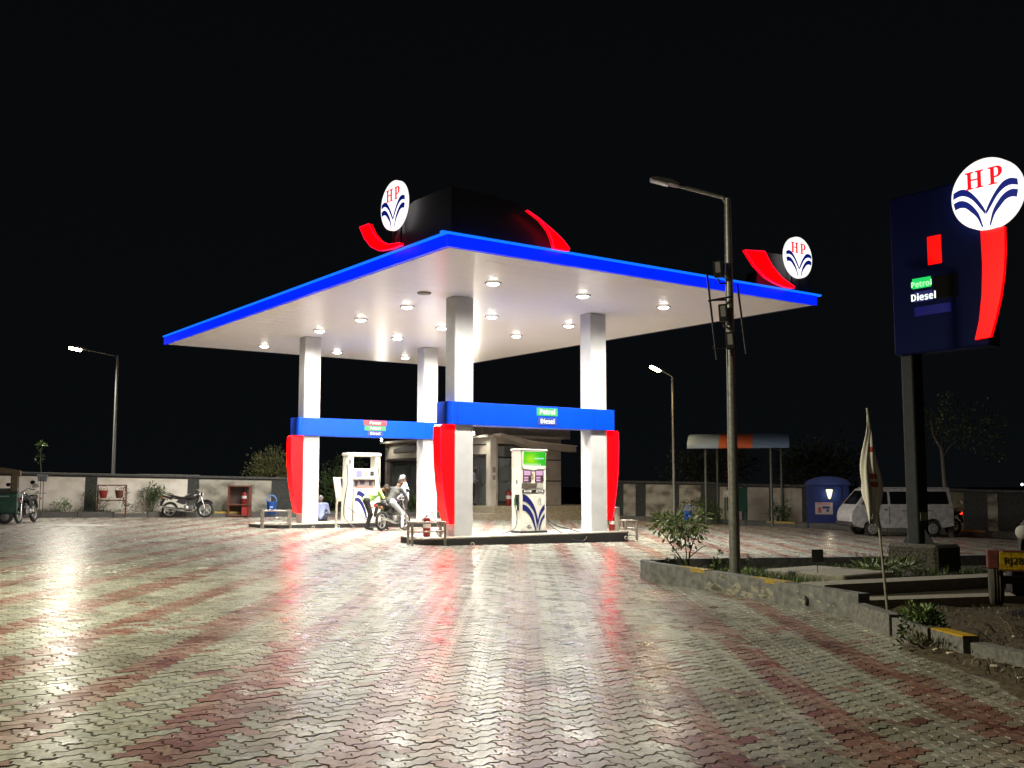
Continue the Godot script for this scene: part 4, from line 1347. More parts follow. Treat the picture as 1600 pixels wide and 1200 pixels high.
	words("lettering", "8", 0.16, black, t, Vector3(0.10, 1.93, -0.025), 0.0, "Droid Sans", 700, 0.004)
	st = new_st()
	prism(st, [Vector2(-0.34, 1.45), Vector2(0.0, 1.45), Vector2(0.0, 0.66), Vector2(-0.2, 0.66)], 0.05, Transform3D(Basis(), Vector3(0.0, 0, -0.36)))
	var side := obj("side_board", st, white, t)
	st = new_st()
	flat_shape(st, [Vector2(-0.09, 1.40), Vector2(-0.01, 1.40), Vector2(-0.01, 1.08), Vector2(-0.05, 1.15)], -0.333)
	obj("leaf_stripe", st, ink, side)
	hose(t, [Vector3(-0.02, 1.86, 0.0), Vector3(-0.02, 1.3, 0.06), Vector3(-0.14, 0.75, 0.12), Vector3(-0.28, 0.2, 0.35), Vector3(-0.10, -0.14, 0.75), Vector3(0.45, -0.17, 0.75), Vector3(0.8, -0.15, 0.72)], 0.016)
	hose(t, [Vector3(1.10, 1.95, 0.0), Vector3(1.13, 1.5, 0.06), Vector3(1.14, 1.15, 0.12), Vector3(1.12, 0.95, 0.30)], 0.016)
	hose(t, [Vector3(0.0, 0.5, 0.02), Vector3(0.3, 0.24, 0.12), Vector3(0.62, 0.02, 0.4), Vector3(0.75, -0.13, 0.72)], 0.014)
	# guard post of bent pipe in front of the left pump
	t = thing("guard_post", "slender pale metal post leaning in front of the frame-topped pump", "post", st_ground(3.75, 12.35))
	st = new_st()
	tube(st, [Vector3(0, -0.02, 0), Vector3(0.02, 0.75, 0.0), Vector3(0.06, 0.98, -0.05)], 0.035, 10)
	obj("pipe", st, mat("pale_steel", lin(0.45, 0.43, 0.38), 0.4, 0.4), t)
	st = new_st()
	lathe(st, [Vector2(0.0, 0.018), Vector2(0.085, 0.015), Vector2(0.09, 0.0)], 14)
	obj("foot_plate", st, mat("pale_steel", lin(0.45, 0.43, 0.38), 0.4, 0.4), t)


func rail(label: String, at: Vector3, turn: float, w: float, d: float, high := 0.56) -> void:
	var t := thing("guard_rail", label, "guard rail", at, turn)
	var steel := worn("rail_steel", lin(0.42, 0.38, 0.33), 0.35, 0.6, noise("galv", 0.02, grey(0.7), grey(1.0)), 2.0)
	var spots := [Vector3(0, 0, 0), Vector3(w, 0, 0), Vector3(0, 0, -d), Vector3(w, 0, -d)]
	for p in spots:
		var st := new_st()
		box(st, p + Vector3(0, high * 0.5, 0), Vector3(0.055, high, 0.055), 0.006)
		obj("post", st, steel, t)
	for h in [high - 0.025, high * 0.58, high * 0.27]:
		for k in [[0, 1], [0, 2], [1, 3]]:
			var st := new_st()
			square_bar(st, spots[k[0]] + Vector3(0, h, 0), spots[k[1]] + Vector3(0, h, 0), 0.05 if h > high * 0.6 else 0.035, 0.05 if h > high * 0.6 else 0.035)
			obj("rail_bar", st, steel, t)


func build_island_furniture() -> void:
	rail("steel guard rail round the left end of the near island", Vector3(-2.36, gy(-2.36), -24.45), 0.33, 0.80, 0.42)
	rail("steel guard rail round the left end of the farther left island", Vector3(-7.52, gy(-7.5), -31.2), 0.36, 0.82, 0.45)
	rail("small steel guard rail at the right end of the near island", Vector3(3.15, gy(3.2), -28.6), 0.6, 0.40, 0.60)
	# steel drum-like bin on the right end of the island
	var t := thing("steel_bin", "shiny tall steel cylinder bin beside the right red fin of the near island", "bin", st_at(8.42, 0.20, 4.55))
	var st := new_st()
	lathe(st, [Vector2(0.0, 0.0), Vector2(0.13, 0.0), Vector2(0.135, 0.62), Vector2(0.13, 0.64), Vector2(0.11, 0.63), Vector2(0.105, 0.4), Vector2(0.0, 0.4)], 24)
	obj("cylinder", st, mat("brushed_steel", lin(0.50, 0.47, 0.42), 0.3, 0.85), t)
	# red extinguishers on the island ends
	extinguisher("red fire extinguisher behind the guard rail at the near island's left end", st_at(2.45, 0.20, 4.75), 0.5)
	extinguisher("dark red fire extinguisher beside the steel bin at the near island's right end", st_at(8.22, 0.20, 4.45), 0.42)
	# trolley handle and bucket ring by the left extinguisher
	t = thing("hose_trolley", "small white wheel with a slanting chrome handle behind the left guard rail", "trolley", st_at(2.70, 0.20, 4.55), TURN)
	st = new_st()
	lathe(st, [Vector2(0.03, -0.02), Vector2(0.10, -0.02), Vector2(0.11, 0.0), Vector2(0.10, 0.02), Vector2(0.03, 0.02), Vector2(0.03, -0.02)], 20, Transform3D(Basis(Vector3.RIGHT, PI / 2), Vector3(0, 0.11, 0)))
	obj("wheel", st, mat("plate_white", lin(0.6, 0.6, 0.58), 0.5), t)
	st = new_st()
	tube(st, [Vector3(0.02, 0.12, -0.03), Vector3(-0.20, 0.62, -0.05), Vector3(-0.58, 0.36, -0.1)], 0.012, 8)
	obj("handle", st, mat("chrome", lin(0.6, 0.6, 0.6), 0.2, 0.9), t)
	# bent hand rail behind the right pump
	t = thing("hand_rail", "short pale bent hand rail standing right of the green-screen pump", "hand rail", st_ground(7.35, 6.6), TURN)
	st = new_st()
	tube(st, [Vector3(0, 0, 0), Vector3(0, 0.93, 0), Vector3(-0.04, 0.96, 0), Vector3(-0.85, 0.68, 0.0), Vector3(-0.85, 0.0, 0.0)], 0.024, 8)
	obj("pipe", st, mat("pale_steel", lin(0.45, 0.43, 0.38), 0.4, 0.4), t)
	# blue bins
	bin("round-topped blue litter bin behind the left guard rail", st_ground(5.35, 21.2), 0.2, 1.0)
	bin("small blue litter bin beyond the planter shrub, by the lit lamp's pole", Vector3(7.0, gy(7.0), -41.0), 0.3, 0.9)


func extinguisher(label: String, at: Vector3, h: float) -> void:
	var t := thing("fire_extinguisher", label, "fire extinguisher", at)
	var st := new_st()
	var r := h * 0.19
	lathe(st, [Vector2(0.0, 0.0), Vector2(r * 0.9, 0.0), Vector2(r, 0.03), Vector2(r, h * 0.78), Vector2(r * 0.8, h * 0.88), Vector2(r * 0.3, h * 0.95), Vector2(0, h * 0.95)], 18)
	obj("cylinder", st, mat("extinguisher_red", lin(0.22, 0.012, 0.012), 0.3), t)
	st = new_st()
	box(st, Vector3(0, h * 0.98, 0), Vector3(0.035, 0.07, 0.05), 0.006)
	box(st, Vector3(0, h * 1.04, 0.05), Vector3(0.025, 0.014, 0.13), 0.004)
	obj("valve", st, mat("black_steel", lin(0.02, 0.02, 0.022), 0.5, 0.5), t)
	st = new_st()
	tube(st, spline([Vector3(0.0, h * 0.97, -0.02), Vector3(-r * 1.2, h * 0.8, 0.0), Vector3(-r * 1.15, h * 0.4, 0.02)], 5), 0.011, 6)
	obj("hose", st, mat("rubber", lin(0.02, 0.02, 0.02), 0.45), t)
	st = new_st()
	lathe(st, [Vector2(r * 1.004, h * 0.42), Vector2(r * 1.008, h * 0.43), Vector2(r * 1.008, h * 0.62), Vector2(r * 1.004, h * 0.63)], 18)
	obj("label_band", st, mat("plate_white", lin(0.6, 0.6, 0.58), 0.5), t)


func bin(label: String, at: Vector3, turn: float, s: float) -> void:
	var t := thing("litter_bin", label, "litter bin", at, turn)
	var blue := mat("bin_blue", lin(0.015, 0.10, 0.42), 0.4)
	var st := new_st()
	lathe(st, [Vector2(0.0, 0.12 * s), Vector2(0.15 * s, 0.12 * s), Vector2(0.19 * s, 0.60 * s), Vector2(0.20 * s, 0.62 * s)], 20)
	obj("tub", st, blue, t)
	st = new_st()
	var arch := []
	for k in 11: arch.append(Vector3(0.19 * s * cos(PI * k / 10.0), 0.62 * s + 0.24 * s * sin(PI * k / 10.0), 0))
	tube(st, arch, 0.028 * s, 8)
	obj("arched_hood", st, mat("bin_blue_pale", lin(0.10, 0.22, 0.55), 0.4), t)
	st = new_st()
	box(st, Vector3(0, 0.40 * s, 0.172 * s), Vector3(0.13 * s, 0.08 * s, 0.02), 0.004)
	obj("label_plate", st, mat("bin_label", lin(0.25, 0.38, 0.65), 0.5), t)
	for x in [-0.17, 0.17]:
		st = new_st()
		bar(st, Vector3(x * s, 0, -0.02), Vector3(x * s, 0.65 * s, -0.02), 0.018 * s, 6)
		obj("leg", st, blue, t)


# ---------------------------------------------------------------- sales building
func build_building() -> void:
	var t := thing("sales_building", "low cream sales office behind the pumps with glazed front and sloping awning", "building", st_at(15.36, 0, 20.6), TURN)
	# local: x along a, z = -b
	var cream := worn("render_cream", lin(0.70, 0.68, 0.62), 0.75, 0.0, noise("limewash", 0.008, Color(0.50, 0.47, 0.40), grey(1.0), grey(0.97), 5), 0.2)
	var tan := worn("render_tan_shade", lin(0.48, 0.445, 0.385), 0.8, 0.0, noise("limewash", 0.008, Color(0.50, 0.47, 0.40), grey(1.0), grey(0.97), 5), 0.3)  # tan render, darker than the cream so the short face carries its shade
	var line := mat("band_dark", lin(0.02, 0.02, 0.022), 0.6)
	var beige := worn("plinth_beige", lin(0.42, 0.38, 0.28), 0.55, 0.0, noise("slab", 0.02, grey(0.75), grey(1.0)), 0.6)
	var parts := func(called: String, c: Vector3, s: Vector3, m: Material, p: Node = null) -> MeshInstance3D:
		var st := new_st()
		box(st, c, s, 0.008)
		return obj(called, st, m, p if p else t)
	# plinth with steps
	parts.call("plinth", Vector3(2.2, 0.22, -4.4), Vector3(6.4, 0.56, 12.2), beige)
	parts.call("step", Vector3(2.2, 0.06, 2.05), Vector3(6.8, 0.34, 0.72), beige)
	parts.call("step", Vector3(-1.42, 0.06, -4.2), Vector3(0.8, 0.34, 13.2), beige)
	# core and walls
	parts.call("rear_wall", Vector3(2.0, 2.02, -9.55), Vector3(4.0, 3.06, 0.15), cream)
	parts.call("partition", Vector3(2.05, 2.02, -4.2), Vector3(3.4, 3.0, 0.12), cream)
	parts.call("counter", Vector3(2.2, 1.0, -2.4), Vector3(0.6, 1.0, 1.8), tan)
	parts.call("corner_pillar", Vector3(0.165, 2.03, -0.17), Vector3(0.33, 3.06, 0.34), cream)
	var lw: Node = parts.call("upper_wall", Vector3(0.16, 3.15, -4.97), Vector3(0.30, 0.80, 9.26), cream)
	for h in [2.78, 3.24]: parts.call("dark_band", Vector3(-0.002, h, -1.0), Vector3(0.05, 0.05, 1.30), line, lw)
	parts.call("dark_band", Vector3(-0.002, 2.66, -7.9), Vector3(0.05, 0.045, 3.5), line, lw)
	var st := new_st()
	prism(st, [Vector2(6.5, 3.08), Vector2(8.72, 3.05), Vector2(8.72, 3.24), Vector2(6.5, 3.50)], 0.03, Transform3D(Basis(Vector3.UP, PI / 2), Vector3(0.0, 0, 0)))
	obj("slanted_recess", st, mat("recess_grey", lin(0.06, 0.06, 0.065), 0.6), lw)
	# roof edge
	parts.call("roof_slab", Vector3(2.0, 3.60, -4.9), Vector3(4.4, 0.12, 9.9), cream)
	# glazing of the long face: door and windows
	var glass := mat("shop_glass", Color(0.55, 0.62, 0.62, 0.25), 0.05)
	glass.transparency = BaseMaterial3D.TRANSPARENCY_ALPHA
	var frame := mat("frame_grey", lin(0.22, 0.22, 0.23), 0.4, 0.5)
	for q in [[-0.36, -1.28, 0.5, 2.72], [-1.36, -3.2, 0.5, 2.72], [-3.3, -5.8, 0.5, 2.72], [-5.9, -7.55, 0.5, 2.62], [-7.65, -9.4, 0.5, 2.62]]:
		var g: Node = parts.call("window" if q[0] != -0.36 else "door", Vector3(0.20, (q[2] + q[3]) * 0.5, (q[0] + q[1]) * 0.5), Vector3(0.012, q[3] - q[2], absf(q[1] - q[0]) - 0.1), glass)
		for z in [q[0], q[1]]:
			parts.call("frame", Vector3(0.20, (q[2] + q[3]) * 0.5, z + (-0.03 if z == q[0] else 0.03)), Vector3(0.07, q[3] - q[2], 0.06), frame, g)
		parts.call("frame", Vector3(0.20, q[3] - 0.03, (q[0] + q[1]) * 0.5), Vector3(0.066, 0.06, absf(q[1] - q[0]) - 0.12), frame, g)
		parts.call("blind", Vector3(0.275, q[3] - 0.32 if q[0] > -5 else 1.85, (q[0] + q[1]) * 0.5), Vector3(0.01, 0.55 if q[0] > -5 else 1.4, absf(q[1] - q[0]) - 0.16), mat("blind_grey", lin(0.36, 0.37, 0.40) if true else grey(1), 0.7), g)
	# right face (towards -b), its shade put into the tan colour
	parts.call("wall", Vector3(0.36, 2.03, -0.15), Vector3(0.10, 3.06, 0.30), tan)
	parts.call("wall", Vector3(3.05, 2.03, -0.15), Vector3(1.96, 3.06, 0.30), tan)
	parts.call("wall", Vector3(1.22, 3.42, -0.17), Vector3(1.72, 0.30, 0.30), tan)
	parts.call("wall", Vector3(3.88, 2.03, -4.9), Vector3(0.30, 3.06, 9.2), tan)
	for h in [2.57, 1.60]: parts.call("dark_band", Vector3(3.05, h, 0.003), Vector3(1.94, 0.05, 0.03), line)
	var win: Node = parts.call("window", Vector3(1.22, 1.95, -0.12), Vector3(1.60, 2.56, 0.012), glass)
	for x in [0.44, 1.24, 2.02]: parts.call("frame", Vector3(x, 1.95, -0.11), Vector3(0.05, 2.6, 0.06), frame, win)
	for h in [0.66, 2.66, 3.22]: parts.call("frame", Vector3(1.22, h, -0.108), Vector3(1.54, 0.06, 0.062), line, win)
	parts.call("poster", Vector3(0.66, 2.95, -0.135), Vector3(0.36, 0.48, 0.006), mat("poster_pale", lin(0.45, 0.47, 0.52), 0.7), win)
	parts.call("poster", Vector3(0.80, 2.45, -0.135), Vector3(0.66, 0.30, 0.006), mat("poster_pale", lin(0.45, 0.47, 0.52), 0.7), win)
	parts.call("poster", Vector3(0.86, 1.95, -0.137), Vector3(0.5, 0.62, 0.006), mat("poster_grey", lin(0.22, 0.23, 0.23), 0.7), win)
	parts.call("poster", Vector3(0.84, 1.30, -0.137), Vector3(0.62, 0.45, 0.006), mat("poster_brown", lin(0.16, 0.14, 0.13), 0.7), win)
	parts.call("notice_sheet", Vector3(0.2, 2.1, 0.004), Vector3(0.16, 0.25, 0.004), mat("notice_tan", lin(0.30, 0.25, 0.22), 0.8))
	parts.call("notice_sheet", Vector3(0.2, 1.75, 0.004), Vector3(0.15, 0.2, 0.004), mat("notice_tan", lin(0.30, 0.25, 0.22), 0.8))
	# awning slab sloping down to the right, over the short face
	st = new_st()
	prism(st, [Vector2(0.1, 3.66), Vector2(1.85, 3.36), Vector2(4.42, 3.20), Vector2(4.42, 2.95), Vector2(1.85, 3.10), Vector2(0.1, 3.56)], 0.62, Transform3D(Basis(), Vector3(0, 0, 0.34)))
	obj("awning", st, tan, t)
	st = new_st()
	prism(st, [Vector2(0.1, 3.70), Vector2(1.85, 3.40), Vector2(4.46, 3.24), Vector2(4.46, 3.20), Vector2(1.85, 3.36), Vector2(0.1, 3.66)], 0.68, Transform3D(Basis(), Vector3(0, 0, 0.35)))
	obj("awning_cap", st, cream, t)
	# upper storey block behind
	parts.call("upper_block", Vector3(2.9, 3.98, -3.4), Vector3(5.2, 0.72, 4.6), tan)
	parts.call("upper_roof", Vector3(2.9, 4.37, -3.4), Vector3(5.5, 0.09, 4.9), mat("recess_grey", lin(0.06, 0.06, 0.065), 0.6))
	# two floodlights on the roof edge, one lit
	for q in [[-0.9, 0.5], [-9.45, 1.0]]:
		var f := thing("wall_floodlight", "small lit floodlight on the roof edge above the office door" if q[0] > -5 else "small lit floodlight at the far left end of the office roof", "floodlight", st_at(15.22, 3.66, 20.6 - q[0]), TURN)
		st = new_st()
		box(st, Vector3(-0.12, 0.10, 0.0), Vector3(0.12, 0.16, 0.22), 0.012)
		obj("housing", st, mat("housing_grey", lin(0.10, 0.10, 0.10), 0.45, 0.3), f)
		st = new_st()
		box(st, Vector3(-0.185, 0.09, 0.0), Vector3(0.012, 0.13, 0.19), 0.004)
		obj("lamp_glass", st, glow("flood_lamp_glow", Color(1.0, 0.95, 0.84), 30.0), f)
		st = new_st()
		bar(st, Vector3(0.14, 0.0, 0), Vector3(-0.10, 0.06, 0), 0.018, 6)
		obj("bracket", st, mat("black_steel", lin(0.02, 0.02, 0.022), 0.5, 0.5), f)
		spot("light", Vector3(-0.25, 0.08, 0), Vector3(-0.75, -0.95, 0.75), Color(1.0, 0.95, 0.86), 7.0 if q[0] > -5 else 5.0, 76.0, 0.1, f, 30.0)
	# red wheeled extinguisher by the window
	extinguisher("large dark red extinguisher on the office plinth beneath the window", st_at(16.05, 0.5, 20.15), 0.72)
	var bx := thing("red_box", "dark red box standing on the office plinth beside the window", "box", st_at(16.35, 0.5, 20.15), TURN)
	st = new_st()
	box(st, Vector3(0, 0.25, 0), Vector3(0.42, 0.5, 0.3), 0.03)
	obj("body", st, mat("extinguisher_red", lin(0.22, 0.012, 0.012), 0.3), bx)
	st = new_st()
	box(st, Vector3(0, 0.51, 0), Vector3(0.44, 0.04, 0.32), 0.01)
	obj("lid", st, mat("dark_red", lin(0.12, 0.01, 0.01), 0.4), bx)


# ---------------------------------------------------------------- right-hand yard: shelter, cabinet, kiosk
func build_yard() -> void:
	var t := thing("air_shelter", "open shelter with curved grey roof and orange middle on slim posts", "shelter", on_ground(9.25, -42.0), -0.30)
	var post := worn("post_green", lin(0.20, 0.23, 0.20), 0.5, 0.3, noise("galv", 0.02, grey(0.7), grey(1.0)), 1.0)
	for x in [-1.32, 1.30]:
		for z in [0.0, -1.25]:
			var st := new_st()
			bar(st, Vector3(x + (0.0 if z == 0.0 else 0.35), -0.2, z), Vector3(x + (0.0 if z == 0.0 else 0.35), 3.58, z), 0.055, 10)
			obj("post", st, post, t)
	var cols := [[-2.0, -0.72, "roof_bluegrey", lin(0.30, 0.40, 0.54)], [-0.72, 0.62, "roof_orange", lin(0.62, 0.14, 0.05)], [0.62, 2.05, "roof_slate", lin(0.20, 0.31, 0.48)]]
	for c in cols:
		var arc := spline([Vector2(0.85, 3.14), Vector2(0.80, 3.30), Vector2(0.64, 3.47), Vector2(0.38, 3.61), Vector2(0.05, 3.70), Vector2(-0.5, 3.76), Vector2(-1.1, 3.74)], 3)
		var low := []
		for p in arc: low.append(Vector2(p.x - 0.03, p.y - 0.03))
		low.reverse()
		var st := new_st()
		prism(st, arc + low, c[1] - c[0], Transform3D(Basis(Vector3.UP, -PI / 2), Vector3((c[0] + c[1]) * 0.5, 0, -0.3)), false)
		obj("roof_sheet", st, mat(c[2], c[3], 0.4), t)
	for x in [-1.32, 1.02]:
		var st := new_st()
		square_bar(st, Vector3(x, 3.50, 0.1), Vector3(x + 0.2, 3.62, -1.35), 0.06, 0.06)
		obj("roof_beam", st, post, t)
	# cabinet under it
	t = thing("air_cabinet", "dark green air cabinet with a pale dial box under the shelter", "cabinet", on_ground(9.1, -41.6), 0.1)
	var green := mat("cabinet_green", lin(0.015, 0.07, 0.045), 0.5)
	var st := new_st()
	box(st, Vector3(0.05, 1.05, -0.2), Vector3(0.75, 0.95, 0.4), 0.02)
	obj("cabinet_body", st, green, t)
	st = new_st()
	box(st, Vector3(-0.42, 1.28, 0.0), Vector3(0.28, 0.30, 0.16), 0.02)
	var dial := obj("dial_box", st, mat("dial_pale", lin(0.42, 0.43, 0.36), 0.5), t)
	st = new_st()
	lathe(st, [Vector2(0.0, 0.012), Vector2(0.09, 0.01), Vector2(0.10, 0.0)], 18, Transform3D(Basis(Vector3.RIGHT, PI / 2), Vector3(-0.42, 1.29, 0.08)))
	obj("dial", st, mat("dial_face", lin(0.6, 0.6, 0.55), 0.3), dial)
	for x in [-0.48, 0.36]:
		st = new_st()
		bar(st, Vector3(x, 0, -0.1), Vector3(x, 1.2, -0.1), 0.035, 8)
		obj("leg", st, green, t)
	st = new_st()
	box(st, Vector3(-0.3, 1.72, -0.1), Vector3(1.0, 0.03, 0.5), 0.005)
	obj("rain_cover", st, mat("black_steel", lin(0.02, 0.02, 0.022), 0.5, 0.5), t)
	# blue kiosk with rounded top
	t = thing("blue_kiosk", "dark blue toilet kiosk with rounded top and a pale printed panel", "kiosk", on_ground(12.45, -40.6), -0.29)
	var blue := worn("kiosk_blue", lin(0.012, 0.028, 0.16), 0.35, 0.0, noise("cladding", 0.008, grey(0.9), grey(1.0)), 1.0)
	st = new_st()
	box(st, Vector3(0, 0.86, -0.5), Vector3(1.62, 1.75, 1.1), 0.02)
	var kb := obj("cabin", st, blue, t)
	var top := []
	for k in 13: top.append(Vector2(0.88 * cos(PI * k / 12.0), 1.70 + 0.34 * sin(PI * k / 12.0)))
	st = new_st()
	prism(st, top, 1.25, Transform3D(Basis(), Vector3(0, 0, -0.5)))
	obj("rounded_top", st, mat("kiosk_top", lin(0.03, 0.055, 0.24), 0.35), t)
	st = new_st()
	box(st, Vector3(-0.05, 0.85, 0.06), Vector3(1.15, 1.62, 0.03), 0.008)
	var door := obj("door", st, blue, t)
	st = new_st()
	box(st, Vector3(-0.16, 0.78, 0.08), Vector3(0.66, 0.46, 0.006), 0.002)
	var pan := obj("printed_panel", st, mat("print_pale", lin(0.36, 0.33, 0.35), 0.5), door)
	for q in [[-0.32, 0.72, 0.12, 0.22, "print_red", lin(0.35, 0.04, 0.06)], [-0.08, 0.82, 0.28, 0.10, "print_navy", lin(0.03, 0.03, 0.12)], [-0.02, 0.70, 0.10, 0.10, "print_navy", lin(0.03, 0.03, 0.12)], [-0.16, 0.96, 0.5, 0.04, "print_red", lin(0.35, 0.04, 0.06)]]:
		st = new_st()
		box(st, Vector3(q[0], q[1], 0.085), Vector3(q[2], q[3], 0.004), 0.001)
		obj("print_mark", st, mat(q[4], q[5], 0.5), pan)
	st = new_st()
	box(st, Vector3(0.60, 0.60, 0.062), Vector3(0.20, 1.0, 0.006), 0.002)
	obj("red_stripe", st, mat("kiosk_red", lin(0.09, 0.01, 0.05), 0.4), door)
	t = thing("kiosk_bright_spot", "small bright spot high on the blue kiosk's door", "lamp", on_ground(12.47, -40.46, 1.36), -0.29)  # flattened glowing drop on the door, with a weak omni source
	st = new_st()
	lathe(st, [Vector2(0.0, -0.22), Vector2(0.05, -0.18), Vector2(0.13, 0.14), Vector2(0.12, 0.17), Vector2(0.0, 0.17)], 14, Transform3D(Basis().scaled(Vector3(1, 1, 0.35)), Vector3(0, 0, 0)))
	obj("lamp_glass", st, glow("kiosk_spot_glow", Color(1.0, 0.96, 0.78), 1.1), t)
	var l := OmniLight3D.new()
	l.name = "light"
	t.add_child(l)
	l.position = Vector3(0, 0.0, 0.12)
	l.light_color = Color(1.0, 0.95, 0.8)
	l.light_energy = 0.12
	l.light_size = 0.08
	l.omni_range = 20.0
	l.omni_attenuation = 2.0
	l.shadow_enabled = true
	# far light beyond the wall
	t = thing("distant_lamp", "tiny white light far off in the dark beyond the right wall", "lamp", Vector3(58.5, 0.0, -118.0))
	st = new_st()
	bar(st, Vector3(0, -1.8, 0), Vector3(0, 1.2, 0), 0.05, 6)
	obj("pole", st, mat("black_steel", lin(0.02, 0.02, 0.022), 0.5, 0.5), t)
	st = new_st()
	lathe(st, [Vector2(0.0, 1.2), Vector2(0.13, 1.28), Vector2(0.15, 1.40), Vector2(0.0, 1.52)], 12)
	obj("lamp_globe", st, glow("far_lamp_glow", Color(0.95, 0.98, 1.0), 3.0), t)
	# red fire-bucket stand and red cabinet by the left wall
	var rust := worn("stand_red", lin(0.22, 0.07, 0.045), 0.6, 0.0, noise("kerb_grain", 0.02, grey(0.5), grey(1.0), grey(0.85)), 2.0)
	t = thing("bucket_stand", "red frame stand with hanging fire buckets beside the left lamp post", "stand", st_ground(-0.62, 21.45), 0.05)
	for x in [-0.5, 0.5]:
		st = new_st()
		square_bar(st, Vector3(x, 0, 0), Vector3(x, 1.18, 0), 0.045, 0.045)
		obj("post", st, rust, t)
	for h in [1.16, 0.62]:
		st = new_st()
		square_bar(st, Vector3(-0.5, h, 0), Vector3(0.5, h, 0), 0.04, 0.04)
		obj("cross_bar", st, rust, t)
	for x in [-0.30, 0.26]:
		st = new_st()
		lathe(st, [Vector2(0.0, 0.70), Vector2(0.10, 0.70), Vector2(0.155, 0.97), Vector2(0.16, 0.98), Vector2(0.145, 0.97), Vector2(0.09, 0.73)], 16, Transform3D(Basis(), Vector3(x, 0, 0.02)))
		var bk := obj("bucket", st, mat("bucket_red", lin(0.34, 0.035, 0.03) if x < 0 else lin(0.22, 0.07, 0.045), 0.5), t)
		if x > 0: bk.material_override = rust
		st = new_st()
		var ar := []
		for k in 9: ar.append(Vector3(x + 0.155 * cos(PI * k / 8.0), 0.97 + 0.16 * sin(PI * k / 8.0), 0.02))
		tube(st, ar, 0.008, 5)
		obj("bucket_handle", st, rust, bk)
	t = thing("fire_cabinet", "rusty red open fire cabinet with an extinguisher, right of the parked motorcycle", "cabinet", st_ground(4.10, 21.4), 0.1)
	for x in [-0.40, 0.40]:
		for z in [0.0, -0.35]:
			st = new_st()
			square_bar(st, Vector3(x, 0, z), Vector3(x, 1.22, z), 0.06, 0.06)
			obj("post", st, rust, t)
	for h in [0.06, 0.48, 1.20]:
		st = new_st()
		box(st, Vector3(0, h, -0.175), Vector3(0.88, 0.05, 0.42), 0.006)
		obj("shelf", st, rust, t)
	st = new_st()
	box(st, Vector3(0, 0.62, -0.345), Vector3(0.74, 1.1, 0.02), 0.004)
	obj("back_sheet", st, worn("sheet_dull", lin(0.10, 0.075, 0.06), 0.7, 0.0, noise("kerb_grain", 0.02, grey(0.5), grey(1.0), grey(0.85)), 2.0), t)
	st = new_st()
	box(st, Vector3(0.22, 0.26, -0.12), Vector3(0.26, 0.36, 0.2), 0.02)
	obj("red_case", st, mat("bucket_red", lin(0.34, 0.035, 0.03), 0.5), t)
	extinguisher("small red extinguisher with white top inside the rusty fire cabinet", st_ground(4.33, 21.45, 0.51), 0.5)
	# notice sign among the plants at the far left
	t = thing("notice_sign", "small pale notice board with dark lettering on thin legs at the left wall", "sign", st_ground(-2.85, 22.05, 0.12), 0.15)
	for x in [-0.06, 0.06]:
		st = new_st()
		bar(st, Vector3(x, 0, 0), Vector3(x * 0.7, 1.25, 0), 0.012, 6)
		obj("leg", st, mat("rusty_steel", lin(0.10, 0.08, 0.06), 0.7, 0.4), t)
	st = new_st()
	bar(st, Vector3(-0.18, 0.72, 0.01), Vector3(0.18, 0.72, 0.01), 0.010, 6)
	obj("cross_bar", st, mat("rusty_steel", lin(0.10, 0.08, 0.06), 0.7, 0.4), t)
	st = new_st()
	prism(st, [Vector2(-0.17, 1.38), Vector2(-0.15, 1.14), Vector2(0.16, 1.12), Vector2(0.19, 1.36)], 0.012)
	var nb := obj("board", st, mat("notice_board_pale", lin(0.42, 0.45, 0.50), 0.6), t)
	for h in [1.325, 1.27, 1.215, 1.16]:
		st = new_st()
		for k in 5: box(st, Vector3(-0.12 + k * 0.058, h, 0.008), Vector3(0.045, 0.026, 0.004))
		var ln := obj("text_line", st, mat("board_black", lin(0.012, 0.012, 0.012), 0.6), nb)
		tag(ln, "", "", "", "stuff")
	# cable sagging along the wall top
	st = new_st()
	tube(st, spline([Vector3(-19.5, gy(-19.5) + 1.30, -35.2), Vector3(-17.8, gy(-17.8) + 1.16, -36.4), Vector3(-16.4, gy(-16.4) + 1.22, -37.3), Vector3(-14.4, gy(-14.4) + 1.55, -38.7), Vector3(-12.2, gy(-12.2) + 1.58, -40.2)], 6), 0.014, 6)
	var cb := obj("cable", st, mat("cable_grey", lin(0.16, 0.16, 0.15), 0.6))
	tag(cb, "grey cable sagging along the top of the white wall", "cable")


# ---------------------------------------------------------------- vehicles
func ring(st: SurfaceTool, c: Vector3, axis: Vector3, r: float, tr: float, seg := 24, tseg := 8, squash := 1.0) -> void:      # a torus round an axis
	var prof := []
	for k in tseg + 1:
		var w := -PI / 2 + TAU * k / tseg
		prof.append(Vector2(r - tr + tr + tr * cos(w) - 0.0, tr * squash * sin(w)))
	var y := axis.normalized()
	var x := (Vector3.UP if absf(y.y) < 0.9 else Vector3.BACK).cross(y).normalized()
	lathe(st, prof, seg, Transform3D(Basis(x, y, x.cross(y)), c))


